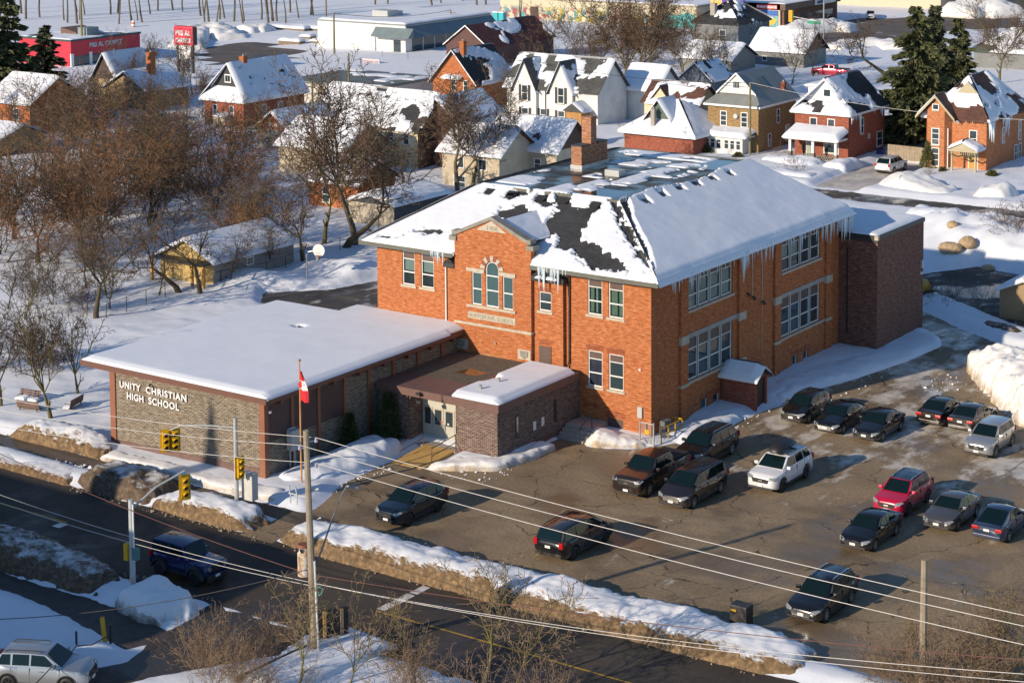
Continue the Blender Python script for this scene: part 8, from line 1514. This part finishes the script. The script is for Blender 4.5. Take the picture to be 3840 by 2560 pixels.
# fences
def fence(label, pts, h=1.3, post=2.4, m=None):
    P = [G(*q) for q in pts]; t = thing('chain_link_fence', label, 'fence', tuple(P[0])); 
    for a, b_ in zip(P, P[1:]):
        L_ = (b_-a).length; n = max(1, int(L_/post))
        for i in range(n+1): q = a.lerp(b_, i/n); at(MB().tube([q, q+Vector((0, 0, h+.3))], .03, 5).build('post', DARK, t))
        v = MB(); v.tube([a+Vector((0, 0, h+.25)), b_+Vector((0, 0, h+.25))], .022, 5); v.tube([a+Vector((0, 0, .3)), b_+Vector((0, 0, .3))], .012, 4); at(v.build('rail', m or DARK, t))
fence('dark chain link fence along the back court behind the leaning trees', [(400, 1215), (620, 1130), (830, 1085), (1000, 1050), (1340, 935), (1420, 880), (1600, 790)]); fence('dark garden fence in the snow left of the tallest tree', [(1080, 820), (1200, 770), (1330, 740)], 1.1); fence('wire fence before the white shop', [(1340, 215), (1530, 235), (1680, 220)], 1.6, 5.)
a, b_ = G(2840+1100/2.24, 1345/2.24), G(2840+1380/2.24, 1375/2.24); t = thing('board_fence', 'grey timber board fence between the driveway and the ornate orange house', 'fence', tuple(a)); n = 22
BRD = MB().box(-.085, -.015, 0, .085, .015, 1.75); bme = bpy.data.meshes.new('board'); bme.from_pydata(BRD.v, [], BRD.f); bme.materials.append(mat('grey_boards', (.33, .27, .19), .85, var=.2))
for i in range(n): q = a.lerp(b_, i/(n-1)); o = link('board', bme, t); o.matrix_parent_inverse = Matrix.Translation(-a); o.location = q+Vector((0, 0, .1)); o.rotation_euler = (0, 0, atan2(b_.y-a.y, b_.x-a.x))
d_ = (b_-a); v = MB(); v.tube([a+Vector((0, .06, 1.5)), b_+Vector((0, .06, 1.5))], .05, 4); v.tube([a+Vector((0, .06, .5)), b_+Vector((0, .06, .5))], .05, 4); at(v.build('rail', WOOD, t))
p = G(2840+1035/2.24, 1330/2.24); t = thing('wheelie_bin', 'blue wheeled bin at the corner of the red brick house', 'bin', (p.x, p.y, 0)); MB().prism([(-.35, -.3, .05), (.35, -.3, .05), (.42, -.3, 1.05), (-.42, -.3, 1.05)], (0, .65, 0)).build('body', mat('bin_blue', (.01, .03, .12), .5), t); MB().box(-.45, -.35, 1.05, .45, .4, 1.15).build('lid', mat('bin_blue', (.01, .03, .12)), t, bevel=.02)
# boulders and stacked goods under snow
RK = mat('tan_rock', (.38, .28, .17), .9, var=.3, scale=3)
def rock(label, px, py, s, snow=True):
    p = G(px, py, .6); v = MB(); r = random.Random(px); bm = bmesh.new(); bmesh.ops.create_icosphere(bm, subdivisions=2, radius=s)
    for q in bm.verts: q.co = Vector((q.co.x*1.3, q.co.y, q.co.z*.8))*(.8+.4*float(vnoise(q.co.x*1.5+px, q.co.y*1.5, q.co.z*1.5)))
    me = bpy.data.meshes.new('boulder'); bm.to_mesh(me); bm.free(); me.materials.append(RK); o = link('boulder', me); o.location = (p.x, p.y, float(ground_h(np.array([p.x]), np.array([p.y]))[0])+s*.35); return tag(o, label, 'rock')
rock('tan boulder poking from the snow heap right of the annex', 3565, 965, .8); rock('second tan boulder right of the first in the snow heap', 3628, 962, .75); rock('small tan rock above the two boulders in the snow', 3572, 925, .5); rock('dark edged rock at the foot of the snow heap', 3708, 985, .5)
for i, (px, py, wd, lb) in enumerate(((1085, 122, 9, 'long snow covered stack left of the white shop'), (1160, 122, 8, 'second snow covered stack by the white shop'), (1095, 172, 5, 'small timber stack in the yard left of the white shop'), (1155, 155, 2.5, 'short timber stack left of the white shop wall'), (1190, 172, 2, 'timber stack at the foot of the dark poles'), (1420, 180, 6, 'timber pallets under snow against the white shop wall'), (1650, 175, 6, 'snow covered boat shaped stack under the awning'))):
    p = G(px, py); t = thing('covered_stack', lb, 'stack', (p.x, p.y, 0)); MB().box(-wd/2, -.8, .1, wd/2, .8, 1.0).build('timber', WOOD, t); snow_slope('snow_cap', (-wd/2, -.9, 1.0), (1, 0, 0), (0, 1, 0), wd, 1.8, th=.45, parent=t, res=.25)
p = G(500, 110); t = thing('traffic_barrel', 'orange and white traffic barrel behind the red shop', 'barrel', (p.x, p.y, .2))
for k in range(4): MB().tube([(0, 0, .1+k*.35), (0, 0, .45+k*.35)], [.42-.03*k, .39-.03*k], 10).build('band', mat('barrel_orange', (.6, .16, .03)) if k % 2 == 0 else WHITE, t)
p = G(1396, 248); t = thing('rent_sign', 'white letter board sign with dark lettering at the end of the flat roof', 'sign', (p.x, p.y, 0)); z1 = hgt(p, 222); z0 = z1-2.2; MB().box(-2, -.1, z0, 1.6, .1, z1).build('board', mat('pinkish_board', (.6, .5, .53), .6), t)
for x in (-1.8, 1.4): MB().box(x-.08, -.08, 0, x+.08, .08, z0).build('post', DARK, t)
Ft = Face('S', (0, -.1, 0))
for k, s in enumerate(('STORAGE LOT', 'FOR RENT', '1 ACRE')): textmesh('letters', s, Ft, -1.8, .01, z1-.68-k*.62, .55, mat('plum_letters', (.08, .02, .05)), t, .01, .01, (3.2, 2.4, 2.2)[k])
# drift of steam from the boiler vent
print('objects', len(bpy.data.objects), 'time', round(time.time()-T0, 1))
